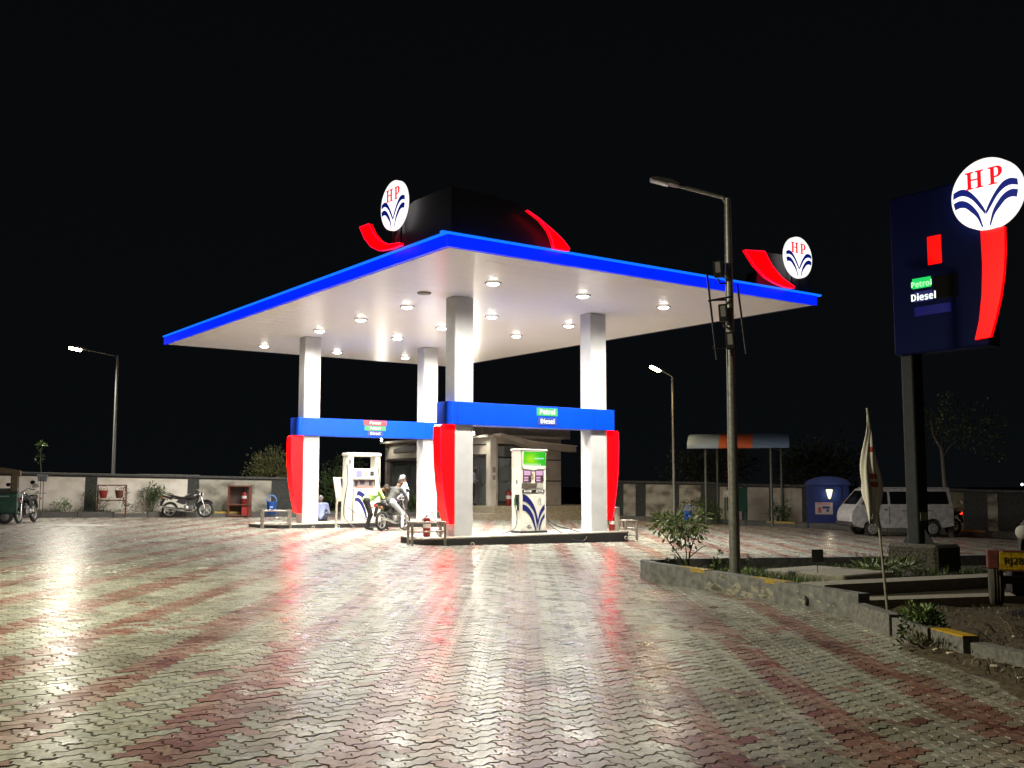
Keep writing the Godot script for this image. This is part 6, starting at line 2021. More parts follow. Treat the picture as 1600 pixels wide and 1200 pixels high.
# ---------------------------------------------------------------- people
# a body is a field of tapered capsules joined smoothly and meshed with surface nets
func field_mesh(st: SurfaceTool, bones: Array, cell: float, soft: float, t: Transform3D) -> void:
	var lo := Vector3.INF
	var hi := -Vector3.INF
	for b in bones:
		for k in 2:
			var r: float = b[2 + k] + cell * 2.0 + soft
			lo = lo.min(b[k] - Vector3.ONE * r)
			hi = hi.max(b[k] + Vector3.ONE * r)
	var n := Vector3i(((hi - lo) / cell).ceil()) + Vector3i.ONE
	var f := PackedFloat32Array()
	f.resize(n.x * n.y * n.z)
	f.fill(1.0)
	var near := PackedFloat32Array()
	near.resize(f.size())
	near.fill(1.0)
	var who := PackedInt32Array()
	who.resize(f.size())
	var sx := n.y * n.z
	for bi in bones.size():
		var b: Array = bones[bi]
		var a: Vector3 = b[0]
		var d: Vector3 = b[1] - a
		var dd := maxf(d.length_squared(), 1e-8)
		var ra: float = b[2]
		var rb: float = b[3]
		var reach := maxf(ra, rb) + soft + cell * 2.0
		var i0 := Vector3i(((a.min(b[1]) - Vector3.ONE * reach - lo) / cell).floor()).max(Vector3i.ZERO)
		var i1 := Vector3i(((a.max(b[1]) + Vector3.ONE * reach - lo) / cell).ceil()).min(n - Vector3i.ONE)
		for x in range(i0.x, i1.x + 1):
			for y in range(i0.y, i1.y + 1):
				var row := x * sx + y * n.z
				for z in range(i0.z, i1.z + 1):
					var p := lo + Vector3(x, y, z) * cell - a
					var h := clampf(p.dot(d) / dd, 0.0, 1.0)
					var v := (p - d * h).length() - lerpf(ra, rb, h)
					var i := row + z
					var o := f[i]
					var m := clampf(0.5 + 0.5 * (v - o) / soft, 0.0, 1.0)
					f[i] = lerpf(v, o, m) - soft * m * (1.0 - m) if o < 0.9 else v
					if v < near[i]:
						near[i] = v
						who[i] = bi
	var ids := {}
	var verts := []
	var cols := []
	var off := [0, sx, n.z, sx + n.z, 1, sx + 1, n.z + 1, sx + n.z + 1]
	var edges := [[0, 1], [2, 3], [4, 5], [6, 7], [0, 2], [1, 3], [4, 6], [5, 7], [0, 4], [1, 5], [2, 6], [3, 7]]
	var tris := []
	for x in n.x - 1:
		for y in n.y - 1:
			for z in n.z - 1:
				var i := x * sx + y * n.z + z
				var mask := 0
				for k in 8:
					if f[i + off[k]] < 0.0: mask |= 1 << k
				if mask == 0 or mask == 255: continue
				var sum := Vector3.ZERO
				var c := 0
				for e in edges:
					var p: int = e[0]
					var q: int = e[1]
					if ((mask >> p) & 1) == ((mask >> q) & 1): continue
					var fp := f[i + off[p]]
					var w := fp / (fp - f[i + off[q]])
					var vp := Vector3(p & 1, (p >> 1) & 1, p >> 2)
					sum += vp + (Vector3(q & 1, (q >> 1) & 1, q >> 2) - vp) * w
					c += 1
				ids[i] = verts.size()
				verts.append(t * (lo + (Vector3(x, y, z) + sum / c) * cell))
				cols.append(bones[who[i]][4])
				# faces on the three edges that leave corner 0
				var s0 := mask & 1
				for ax in 3:
					var o1: int = [sx, n.z, 1][ax]
					if s0 == ((mask >> [1, 2, 4][ax]) & 1): continue
					var u: int = [n.z, 1, sx][ax]
					var v: int = [1, sx, n.z][ax]
					var q := [i, i - u, i - u - v, i - v]
					if not (ids.has(q[1]) and ids.has(q[2]) and ids.has(q[3])): continue
					var r := [ids[q[0]], ids[q[1]], ids[q[2]], ids[q[3]]]
					if s0 == 1: tris.append_array([r[0], r[2], r[1], r[0], r[3], r[2]])
					else: tris.append_array([r[0], r[1], r[2], r[0], r[2], r[3]])
	var nor := []
	nor.resize(verts.size())
	nor.fill(Vector3.ZERO)
	for k in range(0, tris.size(), 3):
		var g: Vector3 = (verts[tris[k + 2]] - verts[tris[k]]).cross(verts[tris[k + 1]] - verts[tris[k]])
		for j in 3: nor[tris[k + j]] += g
	for k in tris:
		st.set_normal((nor[k] as Vector3).normalized())
		st.set_color(cols[k])
		st.add_vertex(verts[k])


func person(label: String, at: Vector3, turn: float, j: Dictionary, c: Dictionary) -> Node3D:      # joints in local space, forward -z, right +x
	var t := thing("person", label, "person", at, turn)
	var m := mat("people", Color.WHITE, 0.75)
	m.vertex_color_use_as_albedo = true
	var st := SurfaceTool.new()
	st.begin(Mesh.PRIMITIVE_TRIANGLES)
	var skin: Color = c.skin
	var B := []
	var pel: Vector3 = (j.hip_l + j.hip_r) * 0.5
	B.append([j.hip_l, j.hip_r, 0.105, 0.105, c.legs])
	B.append([pel + Vector3(0, 0.03, 0), pel.lerp(j.chest, 0.5), 0.125, 0.125, c.top])
	B.append([pel.lerp(j.chest, 0.5), j.chest, 0.125, 0.14, c.top])
	B.append([j.sh_l.lerp(j.sh_r, 0.1), j.sh_l.lerp(j.sh_r, 0.9), 0.075, 0.075, c.top])
	B.append([pel.lerp(j.chest, 0.8) + (j.sh_l - j.sh_r) * 0.16, pel.lerp(j.chest, 0.8) - (j.sh_l - j.sh_r) * 0.16, 0.115, 0.115, c.top])
	var nb: Vector3 = (j.sh_l + j.sh_r) * 0.5
	B.append([nb, j.head, 0.056, 0.05, skin])
	for s in ["l", "r"]:
		B.append([j["sh_" + s], j["el_" + s], 0.058, 0.044, c.top])
		B.append([j["el_" + s], j["wr_" + s], 0.042, 0.029, c.get("fore", c.top)])
		B.append([j["hip_" + s], j["kn_" + s], 0.092, 0.062, c.legs])
		B.append([j["kn_" + s], j["an_" + s], 0.060, 0.042, c.legs])
		B.append([j["an_" + s] + Vector3(0, -0.03, 0), j["toe_" + s], 0.044, 0.034, c.shoe])
	field_mesh(st, B, 0.022, 0.035, Transform3D())
	# head with face, ears, hair or cap
	var fz: Vector3 = j.face.normalized()
	var fx := Vector3.UP.cross(-fz).normalized()
	if fx.length() < 0.1: fx = Vector3.RIGHT
	var fy := (-fz).cross(fx)
	var ht := Transform3D(Basis(fx, fy, -fz), j.head)
	var hair: Color = c.hair
	var H := [
		[Vector3(0, 0.03, 0.012), Vector3(0, 0.03, -0.02), 0.078, 0.078, skin],
		[Vector3(0, -0.02, -0.03), Vector3(0, -0.075, -0.052), 0.058, 0.036, skin],
		[Vector3(0, 0.005, -0.088), Vector3(0, -0.022, -0.105), 0.009, 0.014, skin],
		[Vector3(-0.074, 0.0, 0.0), Vector3(-0.078, 0.03, 0.006), 0.012, 0.014, skin],
		[Vector3(0.074, 0.0, 0.0), Vector3(0.078, 0.03, 0.006), 0.012, 0.014, skin],
		[Vector3(0, -0.05, 0.02), Vector3(0, -0.13, 0.03), 0.05, 0.052, skin],
		[Vector3(0, 0.055, 0.024), Vector3(0, 0.068, -0.02), 0.078, 0.07, hair],
		[Vector3(0, -0.005, 0.05), Vector3(0, 0.04, 0.05), 0.05, 0.06, hair],
		[Vector3(-0.018, -0.048, -0.083), Vector3(0.018, -0.048, -0.083), 0.007, 0.007, skin * Color(0.55, 0.4, 0.4)],
		[Vector3(-0.03, 0.012, -0.080), Vector3(-0.034, 0.012, -0.080), 0.010, 0.010, Color(0.01, 0.01, 0.01)],
		[Vector3(0.03, 0.012, -0.080), Vector3(0.034, 0.012, -0.080), 0.010, 0.010, Color(0.01, 0.01, 0.01)]]
	if c.has("cap"):
		H.append([Vector3(0, 0.065, 0.012), Vector3(0, 0.072, -0.012), 0.084, 0.082, c.cap])
		H.append([Vector3(-0.035, 0.062, -0.10), Vector3(0.035, 0.062, -0.10), 0.014, 0.014, c.cap])
		H.append([Vector3(-0.03, 0.058, -0.13), Vector3(0.03, 0.058, -0.13), 0.010, 0.010, c.cap])
	field_mesh(st, H, 0.009, 0.012, ht)
	# hands: a palm, four unequal curled fingers and a thumb from its side
	for s in ["l", "r"]:
		var w: Vector3 = j["wr_" + s]
		var fwd: Vector3 = (w - j["el_" + s]).normalized()
		var side := 1.0 if s == "l" else -1.0
		var inw: Vector3 = ((pel + Vector3(0, 0.1, -0.25)) - w)
		inw = (inw - fwd * inw.dot(fwd)).normalized()
		var acr := fwd.cross(inw) * side
		var ten := Transform3D(Basis(acr, inw, fwd), w)
		var F := [[Vector3(0.0, 0, 0.0), Vector3(0.012, 0, 0.075), 0.024, 0.02, skin], [Vector3(-0.012, 0, 0.02), Vector3(-0.022, 0, 0.075), 0.02, 0.018, skin], [Vector3(0, 0, -0.03), Vector3(0, 0, 0.01), 0.027, 0.025, c.get("fore", c.top)]]
		var lens := [0.066, 0.076, 0.070, 0.054]
		for k in 4:
			var x := 0.031 - 0.0205 * k
			var p0 := Vector3(x, 0, 0.085)
			var p1 := p0 + Vector3(0.002 * (1.5 - k), 0.012, lens[k] * 0.48)
			var p2 := p1 + Vector3(0, 0.026, lens[k] * 0.34)
			var p3 := p2 + Vector3(0, 0.022, lens[k] * 0.10)
			F.append([p0, p1, 0.0095, 0.009, skin]); F.append([p1, p2, 0.009, 0.008, skin]); F.append([p2, p3, 0.008, 0.007, skin])
		F.append([Vector3(0.026, 0.004, 0.02), Vector3(0.052, 0.016, 0.055), 0.013, 0.010, skin])
		F.append([Vector3(0.052, 0.016, 0.055), Vector3(0.050, 0.034, 0.08), 0.010, 0.008, skin])
		field_mesh(st, F, 0.0065, 0.006, ten)
	put("body", st.commit(), m, t)
	return t


func build_people() -> void:
	var brown := Color(0.14, 0.075, 0.045)
	var dark := Color(0.10, 0.052, 0.032)
	var blk := Color(0.012, 0.011, 0.011)
	# seated on the far edge of the left island, back to the camera
	var j := {"hip_l": Vector3(-0.12, 0.10, 0), "hip_r": Vector3(0.12, 0.10, 0), "chest": Vector3(0, 0.46, -0.06), "sh_l": Vector3(-0.20, 0.52, -0.08), "sh_r": Vector3(0.20, 0.52, -0.08), "head": Vector3(0, 0.69, -0.12), "face": Vector3(0.1, -0.35, -1),
		"el_l": Vector3(-0.27, 0.27, -0.14), "wr_l": Vector3(-0.16, 0.17, -0.34), "el_r": Vector3(0.27, 0.27, -0.14), "wr_r": Vector3(0.14, 0.19, -0.34), "kn_l": Vector3(-0.17, 0.13, -0.43), "kn_r": Vector3(0.17, 0.13, -0.43), "an_l": Vector3(-0.16, -0.18, -0.42), "an_r": Vector3(0.16, -0.18, -0.42), "toe_l": Vector3(-0.17, -0.24, -0.56), "toe_r": Vector3(0.17, -0.24, -0.56)}
	person("person in a pale blue shirt sitting on the island edge, back to the camera", st_at(4.15, 0.27, 14.30), 0.15, j, {"skin": dark, "top": Color(0.26, 0.31, 0.55), "legs": Color(0.02, 0.025, 0.05), "shoe": blk, "hair": Color(0.20, 0.20, 0.22), "fore": Color(0.26, 0.31, 0.55)})
	# rider astride, leaning over the tank, right foot down
	j = {"hip_l": Vector3(-0.11, 0.86, 0.22), "hip_r": Vector3(0.11, 0.86, 0.22), "chest": Vector3(0.03, 1.20, -0.06), "sh_l": Vector3(-0.19, 1.27, -0.12), "sh_r": Vector3(0.21, 1.25, -0.10), "head": Vector3(0.06, 1.45, -0.26), "face": Vector3(0.25, -0.7, -1),
		"el_l": Vector3(-0.30, 1.05, -0.22), "wr_l": Vector3(-0.30, 1.02, -0.30 + 0.06), "el_r": Vector3(0.33, 1.03, -0.20), "wr_r": Vector3(0.24, 0.98, -0.34), "kn_l": Vector3(-0.24, 0.62, -0.12), "kn_r": Vector3(0.27, 0.52, -0.10), "an_l": Vector3(-0.27, 0.12, 0.02), "an_r": Vector3(0.33, 0.11, 0.02), "toe_l": Vector3(-0.29, 0.035, -0.14), "toe_r": Vector3(0.38, 0.035, -0.13)}
	person("person in a black jacket and pale jeans astride the motorcycle, bent over its tank", on_ground(-3.66, -31.85), -deg_to_rad(27.0), j, {"skin": brown, "top": Color(0.045, 0.045, 0.04), "legs": Color(0.38, 0.40, 0.42), "shoe": Color(0.10, 0.06, 0.045), "hair": blk, "fore": Color(0.045, 0.045, 0.04)})
	# attendant in a bright vest bending beside the bike
	j = {"hip_l": Vector3(-0.10, 0.90, 0.16), "hip_r": Vector3(0.10, 0.90, 0.16), "chest": Vector3(0, 1.16, -0.16), "sh_l": Vector3(-0.19, 1.20, -0.22), "sh_r": Vector3(0.19, 1.20, -0.22), "head": Vector3(0, 1.27, -0.44), "face": Vector3(0, -0.9, -0.8),
		"el_l": Vector3(-0.24, 0.98, -0.34), "wr_l": Vector3(-0.12, 0.92, -0.52), "el_r": Vector3(0.24, 0.98, -0.34), "wr_r": Vector3(0.10, 0.94, -0.54), "kn_l": Vector3(-0.11, 0.48, 0.02), "kn_r": Vector3(0.11, 0.48, 0.02), "an_l": Vector3(-0.11, 0.10, 0.14), "an_r": Vector3(0.11, 0.10, 0.14), "toe_l": Vector3(-0.12, 0.035, -0.04), "toe_r": Vector3(0.12, 0.035, -0.04)}
	person("attendant in a bright lime vest and black trousers bending beside the motorcycle", on_ground(-4.33, -31.75), -deg_to_rad(75.0), j, {"skin": dark, "top": Color(0.36, 0.62, 0.16), "legs": Color(0.014, 0.014, 0.016), "shoe": blk, "hair": blk, "fore": dark})
	# man with the white cap beyond the bike
	j = {"hip_l": Vector3(-0.10, 0.90, 0), "hip_r": Vector3(0.10, 0.90, 0), "chest": Vector3(0, 1.26, -0.02), "sh_l": Vector3(-0.19, 1.40, 0.0), "sh_r": Vector3(0.19, 1.38, -0.02), "head": Vector3(0, 1.57, -0.06), "face": Vector3(0, -0.35, -1),
		"el_l": Vector3(-0.25, 1.12, -0.04), "wr_l": Vector3(-0.17, 0.98, -0.22), "el_r": Vector3(0.25, 1.12, -0.03), "wr_r": Vector3(0.16, 0.99, -0.22), "kn_l": Vector3(-0.11, 0.49, -0.03), "kn_r": Vector3(0.11, 0.49, -0.02), "an_l": Vector3(-0.11, 0.10, 0.02), "an_r": Vector3(0.12, 0.10, 0.04), "toe_l": Vector3(-0.13, 0.035, -0.14), "toe_r": Vector3(0.14, 0.035, -0.12)}
	person("person in a white cap and pale shirt standing beyond the motorcycle's handlebar", on_ground(-3.45, -33.25, 0.0), deg_to_rad(95.0), j, {"skin": brown, "top": Color(0.50, 0.52, 0.66), "legs": Color(0.03, 0.03, 0.035), "shoe": blk, "hair": blk, "cap": Color(0.66, 0.64, 0.58), "fore": Color(0.50, 0.52, 0.66)})
	# man at the office door
	var k := j.duplicate()
	k.wr_r = Vector3(0.05, 1.10, -0.26)
	k.el_r = Vector3(0.25, 1.13, -0.06)
	k.wr_l = Vector3(-0.05, 1.08, -0.27)
	k.face = Vector3(0.2, -0.05, -1)
	person("person in a grey-blue shirt and black trousers standing at the office door", st_at(15.0, 0.51, 21.45), deg_to_rad(-85.0), k, {"skin": Color(0.05, 0.028, 0.02), "top": Color(0.17, 0.17, 0.24), "legs": Color(0.012, 0.012, 0.014), "shoe": blk, "hair": blk, "fore": Color(0.17, 0.17, 0.24)})


# ---------------------------------------------------------------- plants
func leaf(st: SurfaceTool, at: Vector3, dir: Vector3, size: float, wide: float, col: Color) -> void:
	var d := dir.normalized()
	var s := d.cross(Vector3(rng.randf_range(-1, 1), rng.randf_range(-0.2, 1), rng.randf_range(-1, 1))).normalized() * wide
	var n := d.cross(s).normalized() * wide * 0.35
	st.set_color(col)
	tri(st, at, at + d * size * 0.5 + s + n, at + d * size)
	tri(st, at, at + d * size, at + d * size * 0.5 - s + n)


func crown(t: Node3D, called: String, centre: Vector3, rad: Vector3, clumps: int, per: int, size: float, wide: float, cols: Array, droop := 0.0) -> void:
	var st := new_st()
	for i in clumps:
		var p := Vector3(rng.randfn(), rng.randfn(), rng.randfn()).normalized() * pow(rng.randf(), 0.45)
		var c := centre + p * rad
		var cr := rad.length() * rng.randf_range(0.10, 0.22)
		for k in per:
			var q := Vector3(rng.randfn(), rng.randfn(), rng.randfn()) * 0.45
			var d := (p * 0.8 + q + Vector3(0, 0.3 - droop, 0)).normalized()
			var col: Color = cols[rng.randi() % cols.size()]
			leaf(st, c + q * cr, d, size * rng.randf_range(0.7, 1.25), wide * rng.randf_range(0.8, 1.2), col * rng.randf_range(0.75, 1.2))
	var m := mat("leaf", Color.WHITE, 0.5)
	m.vertex_color_use_as_albedo = true
	m.backlight_enabled = true
	m.backlight = Color(0.25, 0.25, 0.25)
	var o := obj(called, st, m, t)
	tag(o, "", "", "", "stuff")


func limbs(t: Node3D, called: String, lines: Array, col := Color(0.09, 0.07, 0.05)) -> void:      # each: [radius from, radius to, points...]
	var m := mat("bark_%x" % col.to_rgba32(), col.linear_to_srgb(), 0.9)
	for l in lines:
		var pts: Array = spline(l.slice(2), 4)
		var r := []
		for i in pts.size(): r.append(lerpf(l[0], l[1], float(i) / (pts.size() - 1)))
		var st := new_st()
		tube(st, pts, r, 7)
		obj(called, st, m, t)


func grass(called: String, spots: Array, n: int, high: float, cols: Array, clump := 0.12) -> void:      # spots: Vector3(x, depth, ground height above fall)
	var st := new_st()
	for i in n:
		var s: Vector3 = spots[rng.randi() % spots.size()]
		var x := s.x + rng.randfn() * clump
		var d := s.y + rng.randfn() * clump
		var p := on_ground(x, -d, s.z)
		var h := high * rng.randf_range(0.35, 1.2)
		var lean := Vector3(rng.randfn() * 0.35, 1.0, rng.randfn() * 0.35).normalized()
		var w := Vector3(rng.randfn(), 0, rng.randfn()).normalized() * rng.randf_range(0.004, 0.008)
		var col: Color = cols[rng.randi() % cols.size()] * rng.randf_range(0.7, 1.2)
		st.set_color(col)
		var mid := p + lean * h * 0.55
		var tip := p + lean * h + Vector3(lean.x, -0.2, lean.z) * h * 0.4
		tri(st, p - w, p + w, mid + w * 0.7)
		tri(st, p - w, mid + w * 0.7, mid - w * 0.7)
		tri(st, mid - w * 0.7, mid + w * 0.7, tip)
	var m := mat("leaf", Color.WHITE, 0.5)
	m.vertex_color_use_as_albedo = true
	var o := obj(called, st, m)
	tag(o, "", "", "", "stuff")


func plant(called: String, label: String, cat: String, at: Vector3, group := "") -> Node3D:
	return thing(called, label, cat, at, 0.0, group)


func build_plants() -> void:
	var green := [Color(0.06, 0.11, 0.03), Color(0.045, 0.085, 0.025), Color(0.09, 0.14, 0.045), Color(0.035, 0.06, 0.02)]
	var bright := [Color(0.13, 0.21, 0.05), Color(0.09, 0.16, 0.04), Color(0.18, 0.24, 0.08)]
	var dull_green := [Color(0.055, 0.085, 0.03), Color(0.045, 0.07, 0.028), Color(0.08, 0.105, 0.04)]  # plain leaf colours, about as deep as the first greens
	# shrub at the planter's near corner
	var t := plant("planter_shrub", "leafy forked shrub growing at the pointed end of the planter", "shrub", on_ground(2.85, -17.15, 0.10))
	limbs(t, "stem", [[0.016, 0.006, Vector3(0.0, 0, 0), Vector3(-0.05, 0.22, 0.0), Vector3(-0.28, 0.55, 0.05), Vector3(-0.45, 0.75, 0.05)], [0.018, 0.006, Vector3(0.04, 0, 0), Vector3(0.08, 0.25, 0.0), Vector3(0.14, 0.45, -0.05), Vector3(0.30, 0.80, 0.0)], [0.012, 0.005, Vector3(0.02, 0, 0.02), Vector3(0.03, 0.3, 0.05), Vector3(0.0, 0.6, 0.06), Vector3(-0.05, 0.85, 0.05)], [0.010, 0.004, Vector3(0.08, 0.25, 0), Vector3(0.28, 0.42, 0.06), Vector3(0.36, 0.45, 0.08)], [0.009, 0.004, Vector3(-0.03, 0.18, 0), Vector3(-0.16, 0.30, 0.06), Vector3(-0.25, 0.31, 0.1)]])
	crown(t, "leaves", Vector3(-0.05, 0.80, 0.02), Vector3(0.56, 0.22, 0.36), 56, 13, 0.095, 0.017, bright, 0.45)
	crown(t, "leaves", Vector3(0.06, 0.55, 0.02), Vector3(0.26, 0.14, 0.22), 10, 8, 0.10, 0.018, green, 0.6)
	crown(t, "leaves", Vector3(-0.10, 0.28, 0.06), Vector3(0.22, 0.06, 0.14), 5, 6, 0.10, 0.018, green, 0.9)
	# weeds in the planter
	var weeds := [[3.18, 16.1, 0.42, "tall thin weed with paired leaves left of the near lamp post"], [3.75, 16.4, 0.34, "small curling weed right of the near lamp post"], [3.55, 16.9, 0.25, "low leafy weed behind the near lamp post"]]
	for w in weeds:
		t = plant("weed", w[3], "weed", on_ground(w[0], -w[1], 0.10))
		limbs(t, "stem", [[0.006, 0.003, Vector3.ZERO, Vector3(0.03, w[2] * 0.5, 0), Vector3(0.0, w[2], 0.02)]], Color(0.06, 0.08, 0.03))
		crown(t, "leaves", Vector3(0.0, w[2] * 0.4, 0), Vector3(0.08, w[2] * 0.4, 0.08), 7, 5, 0.06, 0.015, bright, 0.4)
		crown(t, "leaves", Vector3(0.02, w[2] * 0.95, 0), Vector3(0.06, 0.04, 0.05), 3, 5, 0.06, 0.014, green, 0.4)
	t = plant("broad_plant", "clump of bright strap-leaved plants in the planter left of the sign plinth", "plant", on_ground(6.3, -17.6, 0.10))
	crown(t, "leaves", Vector3(0, 0.12, 0), Vector3(0.6, 0.07, 0.35), 30, 9, 0.14, 0.016, bright, 0.2)
	t = plant("broad_plant", "clump of strap-leaved plants in the planter right of the sign plinth", "plant", on_ground(8.75, -18.0, 0.10))
	crown(t, "leaves", Vector3(0, 0.14, 0), Vector3(0.5, 0.10, 0.35), 22, 8, 0.20, 0.016, green, 0.0)
	var spots := []
	for i in 60: spots.append(Vector3(rng.randf_range(2.9, 5.2), rng.randf_range(15.4, 17.6), 0.10))
	for i in range(spots.size() - 1, -1, -1):
		if not in_poly(Vector2(spots[i].x, spots[i].y), [Vector2(2.5, 17.2), Vector2(3.1, 15.6), Vector2(4.3, 13.6), Vector2(6.0, 17.0), Vector2(5.0, 18.5)]): spots.remove_at(i)
	for i in 40: spots.append(Vector3(rng.randf_range(5.3, 10.0), rng.randf_range(17.0, 18.6), 0.10))
	grass("planter_grass", spots, 3600, 0.16, green + bright, 0.13)
	# weed bush at the broken kerb
	t = plant("kerb_bush", "dense green weed bush spilling over the broken kerb by the yellow block", "bush", on_ground(4.15, -10.55, 0.04))
	crown(t, "leaves", Vector3(0.0, 0.12, 0), Vector3(0.17, 0.20, 0.30), 60, 14, 0.06, 0.014, green, 0.2)
	crown(t, "leaves", Vector3(-0.06, 0.26, 0.12), Vector3(0.15, 0.07, 0.2), 22, 10, 0.06, 0.013, bright, 0.2)
	crown(t, "leaves", Vector3(-0.14, 0.0, 0.5), Vector3(0.28, 0.05, 0.35), 34, 10, 0.07, 0.010, [Color(0.05, 0.06, 0.02), Color(0.09, 0.075, 0.03)], 0.0)
	spots = []
	for i in 50: spots.append(Vector3(rng.randf_range(3.95, 5.6), rng.randf_range(7.2, 9.6), 0.05))
	for i in range(spots.size() - 1, -1, -1):
		if spots[i].x > 4.2 + maxf(0.0, 9.3 - spots[i].y) * 0.5 and spots[i].x < 4.4 + maxf(0.0, 9.6 - spots[i].y) * 0.5: spots.remove_at(i)
	for i in 70: spots.append(Vector3(rng.randf_range(4.3, 7.0), rng.randf_range(9.6, 13.2), 0.08))
	grass("dry_grass", spots, 1700, 0.065, [Color(0.10, 0.085, 0.04), Color(0.07, 0.08, 0.03), Color(0.15, 0.12, 0.06), Color(0.05, 0.06, 0.025)], 0.16)
	# dry twigs before the tractor
	t = plant("dry_twigs", "tangle of dry bent twigs on the earth in front of the tractor wheel", "twigs", on_ground(5.0, -10.6, 0.07))
	for i in 16:
		var a := Vector3(rng.randf_range(-0.3, 0.6), 0, rng.randf_range(-0.6, 0.6))
		var d := Vector3(rng.randfn(), 0.2, rng.randfn()).normalized() * rng.randf_range(0.15, 0.4)
		limbs(t, "twig", [[0.006, 0.002, a, a + d * 0.5 + Vector3(0, rng.randf_range(0.02, 0.12), 0), a + d]], Color(0.16, 0.13, 0.08))
	# along the left wall
	t = plant("round_bush", "neat round-topped bush before the white wall, left of the parked motorcycle", "bush", st_ground(1.05, 22.2, 0.15))
	limbs(t, "stem", [[0.02, 0.01, Vector3.ZERO, Vector3(0.05, 0.3, 0), Vector3(0.1, 0.6, 0)], [0.02, 0.01, Vector3.ZERO, Vector3(-0.1, 0.3, 0.05), Vector3(-0.2, 0.6, 0)]])
	crown(t, "leaves", Vector3(0, 0.62, 0), Vector3(0.44, 0.48, 0.40), 90, 16, 0.075, 0.016, green)
	t = plant("sparse_bush", "sparse feathery bush before a dark wall pillar at the left", "bush", st_ground(-1.0, 22.2, 0.15))
	limbs(t, "stem", [[0.012, 0.005, Vector3.ZERO, Vector3(-0.15, 0.4, 0), Vector3(-0.35, 0.85, 0)], [0.012, 0.005, Vector3.ZERO, Vector3(0.1, 0.4, 0), Vector3(0.25, 0.8, 0)], [0.012, 0.005, Vector3.ZERO, Vector3(0.3, 0.3, 0), Vector3(0.6, 0.6, 0)]])
	crown(t, "leaves", Vector3(-0.05, 0.45, 0), Vector3(0.55, 0.42, 0.3), 46, 12, 0.07, 0.013, green)
	t = plant("low_bush", "low pale green bush behind the left kerb, left of the lamp post", "bush", st_ground(-2.15, 22.1, 0.15))
	crown(t, "leaves", Vector3(0, 0.22, 0), Vector3(0.40, 0.24, 0.3), 36, 12, 0.07, 0.015, bright)
	t = plant("thin_plant", "thin straggling plant with reddish stems at the foot of the left lamp post", "plant", st_ground(0.05, 21.95, 0.15))
	limbs(t, "stem", [[0.012, 0.005, Vector3.ZERO, Vector3(-0.1, 0.5, 0), Vector3(-0.05, 1.0, 0)], [0.01, 0.004, Vector3.ZERO, Vector3(0.25, 0.3, 0), Vector3(0.5, 0.42, 0)]], Color(0.12, 0.06, 0.04))
	crown(t, "leaves", Vector3(-0.05, 0.65, 0), Vector3(0.22, 0.45, 0.2), 22, 8, 0.08, 0.016, green)
	crown(t, "leaves", Vector3(0.4, 0.2, 0), Vector3(0.6, 0.18, 0.2), 22, 8, 0.07, 0.014, [Color(0.10, 0.07, 0.04), Color(0.06, 0.08, 0.03)])
	t = plant("tall_sapling", "tall thin sapling with a tuft of leaves above the notice sign", "sapling", st_ground(-2.75, 22.9, 0.15))
	limbs(t, "stem", [[0.02, 0.010, Vector3.ZERO, Vector3(0.04, 1.2, 0), Vector3(-0.02, 1.9, 0), Vector3(0.03, 2.4, 0)]], Color(0.16, 0.17, 0.12))
	crown(t, "leaves", Vector3(0.02, 2.42, 0), Vector3(0.14, 0.13, 0.12), 10, 9, 0.11, 0.022, bright)
	crown(t, "leaves", Vector3(-0.06, 2.0, 0), Vector3(0.16, 0.2, 0.12), 7, 6, 0.11, 0.022, green)
	spots = []
	for i in 240: 
		var p := st_ground(rng.randf_range(-10.0, 12.0), rng.randf_range(21.95, 22.55))
		spots.append(Vector3(p.x, -p.z, 0.14))
	grass("verge_grass", spots, 6000, 0.18, green + [Color(0.12, 0.11, 0.05)], 0.15)
	# tree behind the left red fin, dark hedge beyond the island
	t = plant("wall_tree", "loose yellow-green tree standing behind the left island's red fin", "tree", st_ground(6.2, 23.6, 0.1))
	limbs(t, "trunk", [[0.07, 0.03, Vector3.ZERO, Vector3(0.06, 0.8, 0), Vector3(0.0, 1.5, 0)], [0.04, 0.015, Vector3(0.0, 0.9, 0), Vector3(-0.3, 1.5, 0), Vector3(-0.6, 2.0, 0)], [0.035, 0.012, Vector3(0.04, 1.0, 0), Vector3(0.4, 1.7, 0), Vector3(0.6, 2.3, 0)]], Color(0.14, 0.10, 0.07))
	crown(t, "crown", Vector3(0.1, 1.65, 0), Vector3(1.0, 0.95, 0.8), 170, 16, 0.13, 0.026, [Color(0.11, 0.125, 0.04), Color(0.08, 0.10, 0.03), Color(0.14, 0.14, 0.055)])
	for q in [[9.8, 24.0, 1.0, 1.1, "dark leafy shrub seen between the left island's columns, leftmost"], [11.0, 26.2, 1.2, 1.4, "dark tall shrub seen behind the frame-topped pump"], [12.4, 22.4, 0.8, 0.45, "dark green shrub at the left corner of the office"]]:
		t = plant("dark_shrub", q[4], "shrub", st_ground(q[0], q[1], 0.1))
		limbs(t, "stem", [[0.03, 0.012, Vector3.ZERO, Vector3(0.1, 0.6, 0), Vector3(0.0, 1.2, 0)], [0.03, 0.012, Vector3.ZERO, Vector3(-0.3, 0.6, 0), Vector3(-0.5, 1.0, 0)]])
		crown(t, "crown", Vector3(0, q[3], 0), Vector3(q[2], q[3] * 0.85, 0.7), 110, 15, 0.13, 0.03, green)
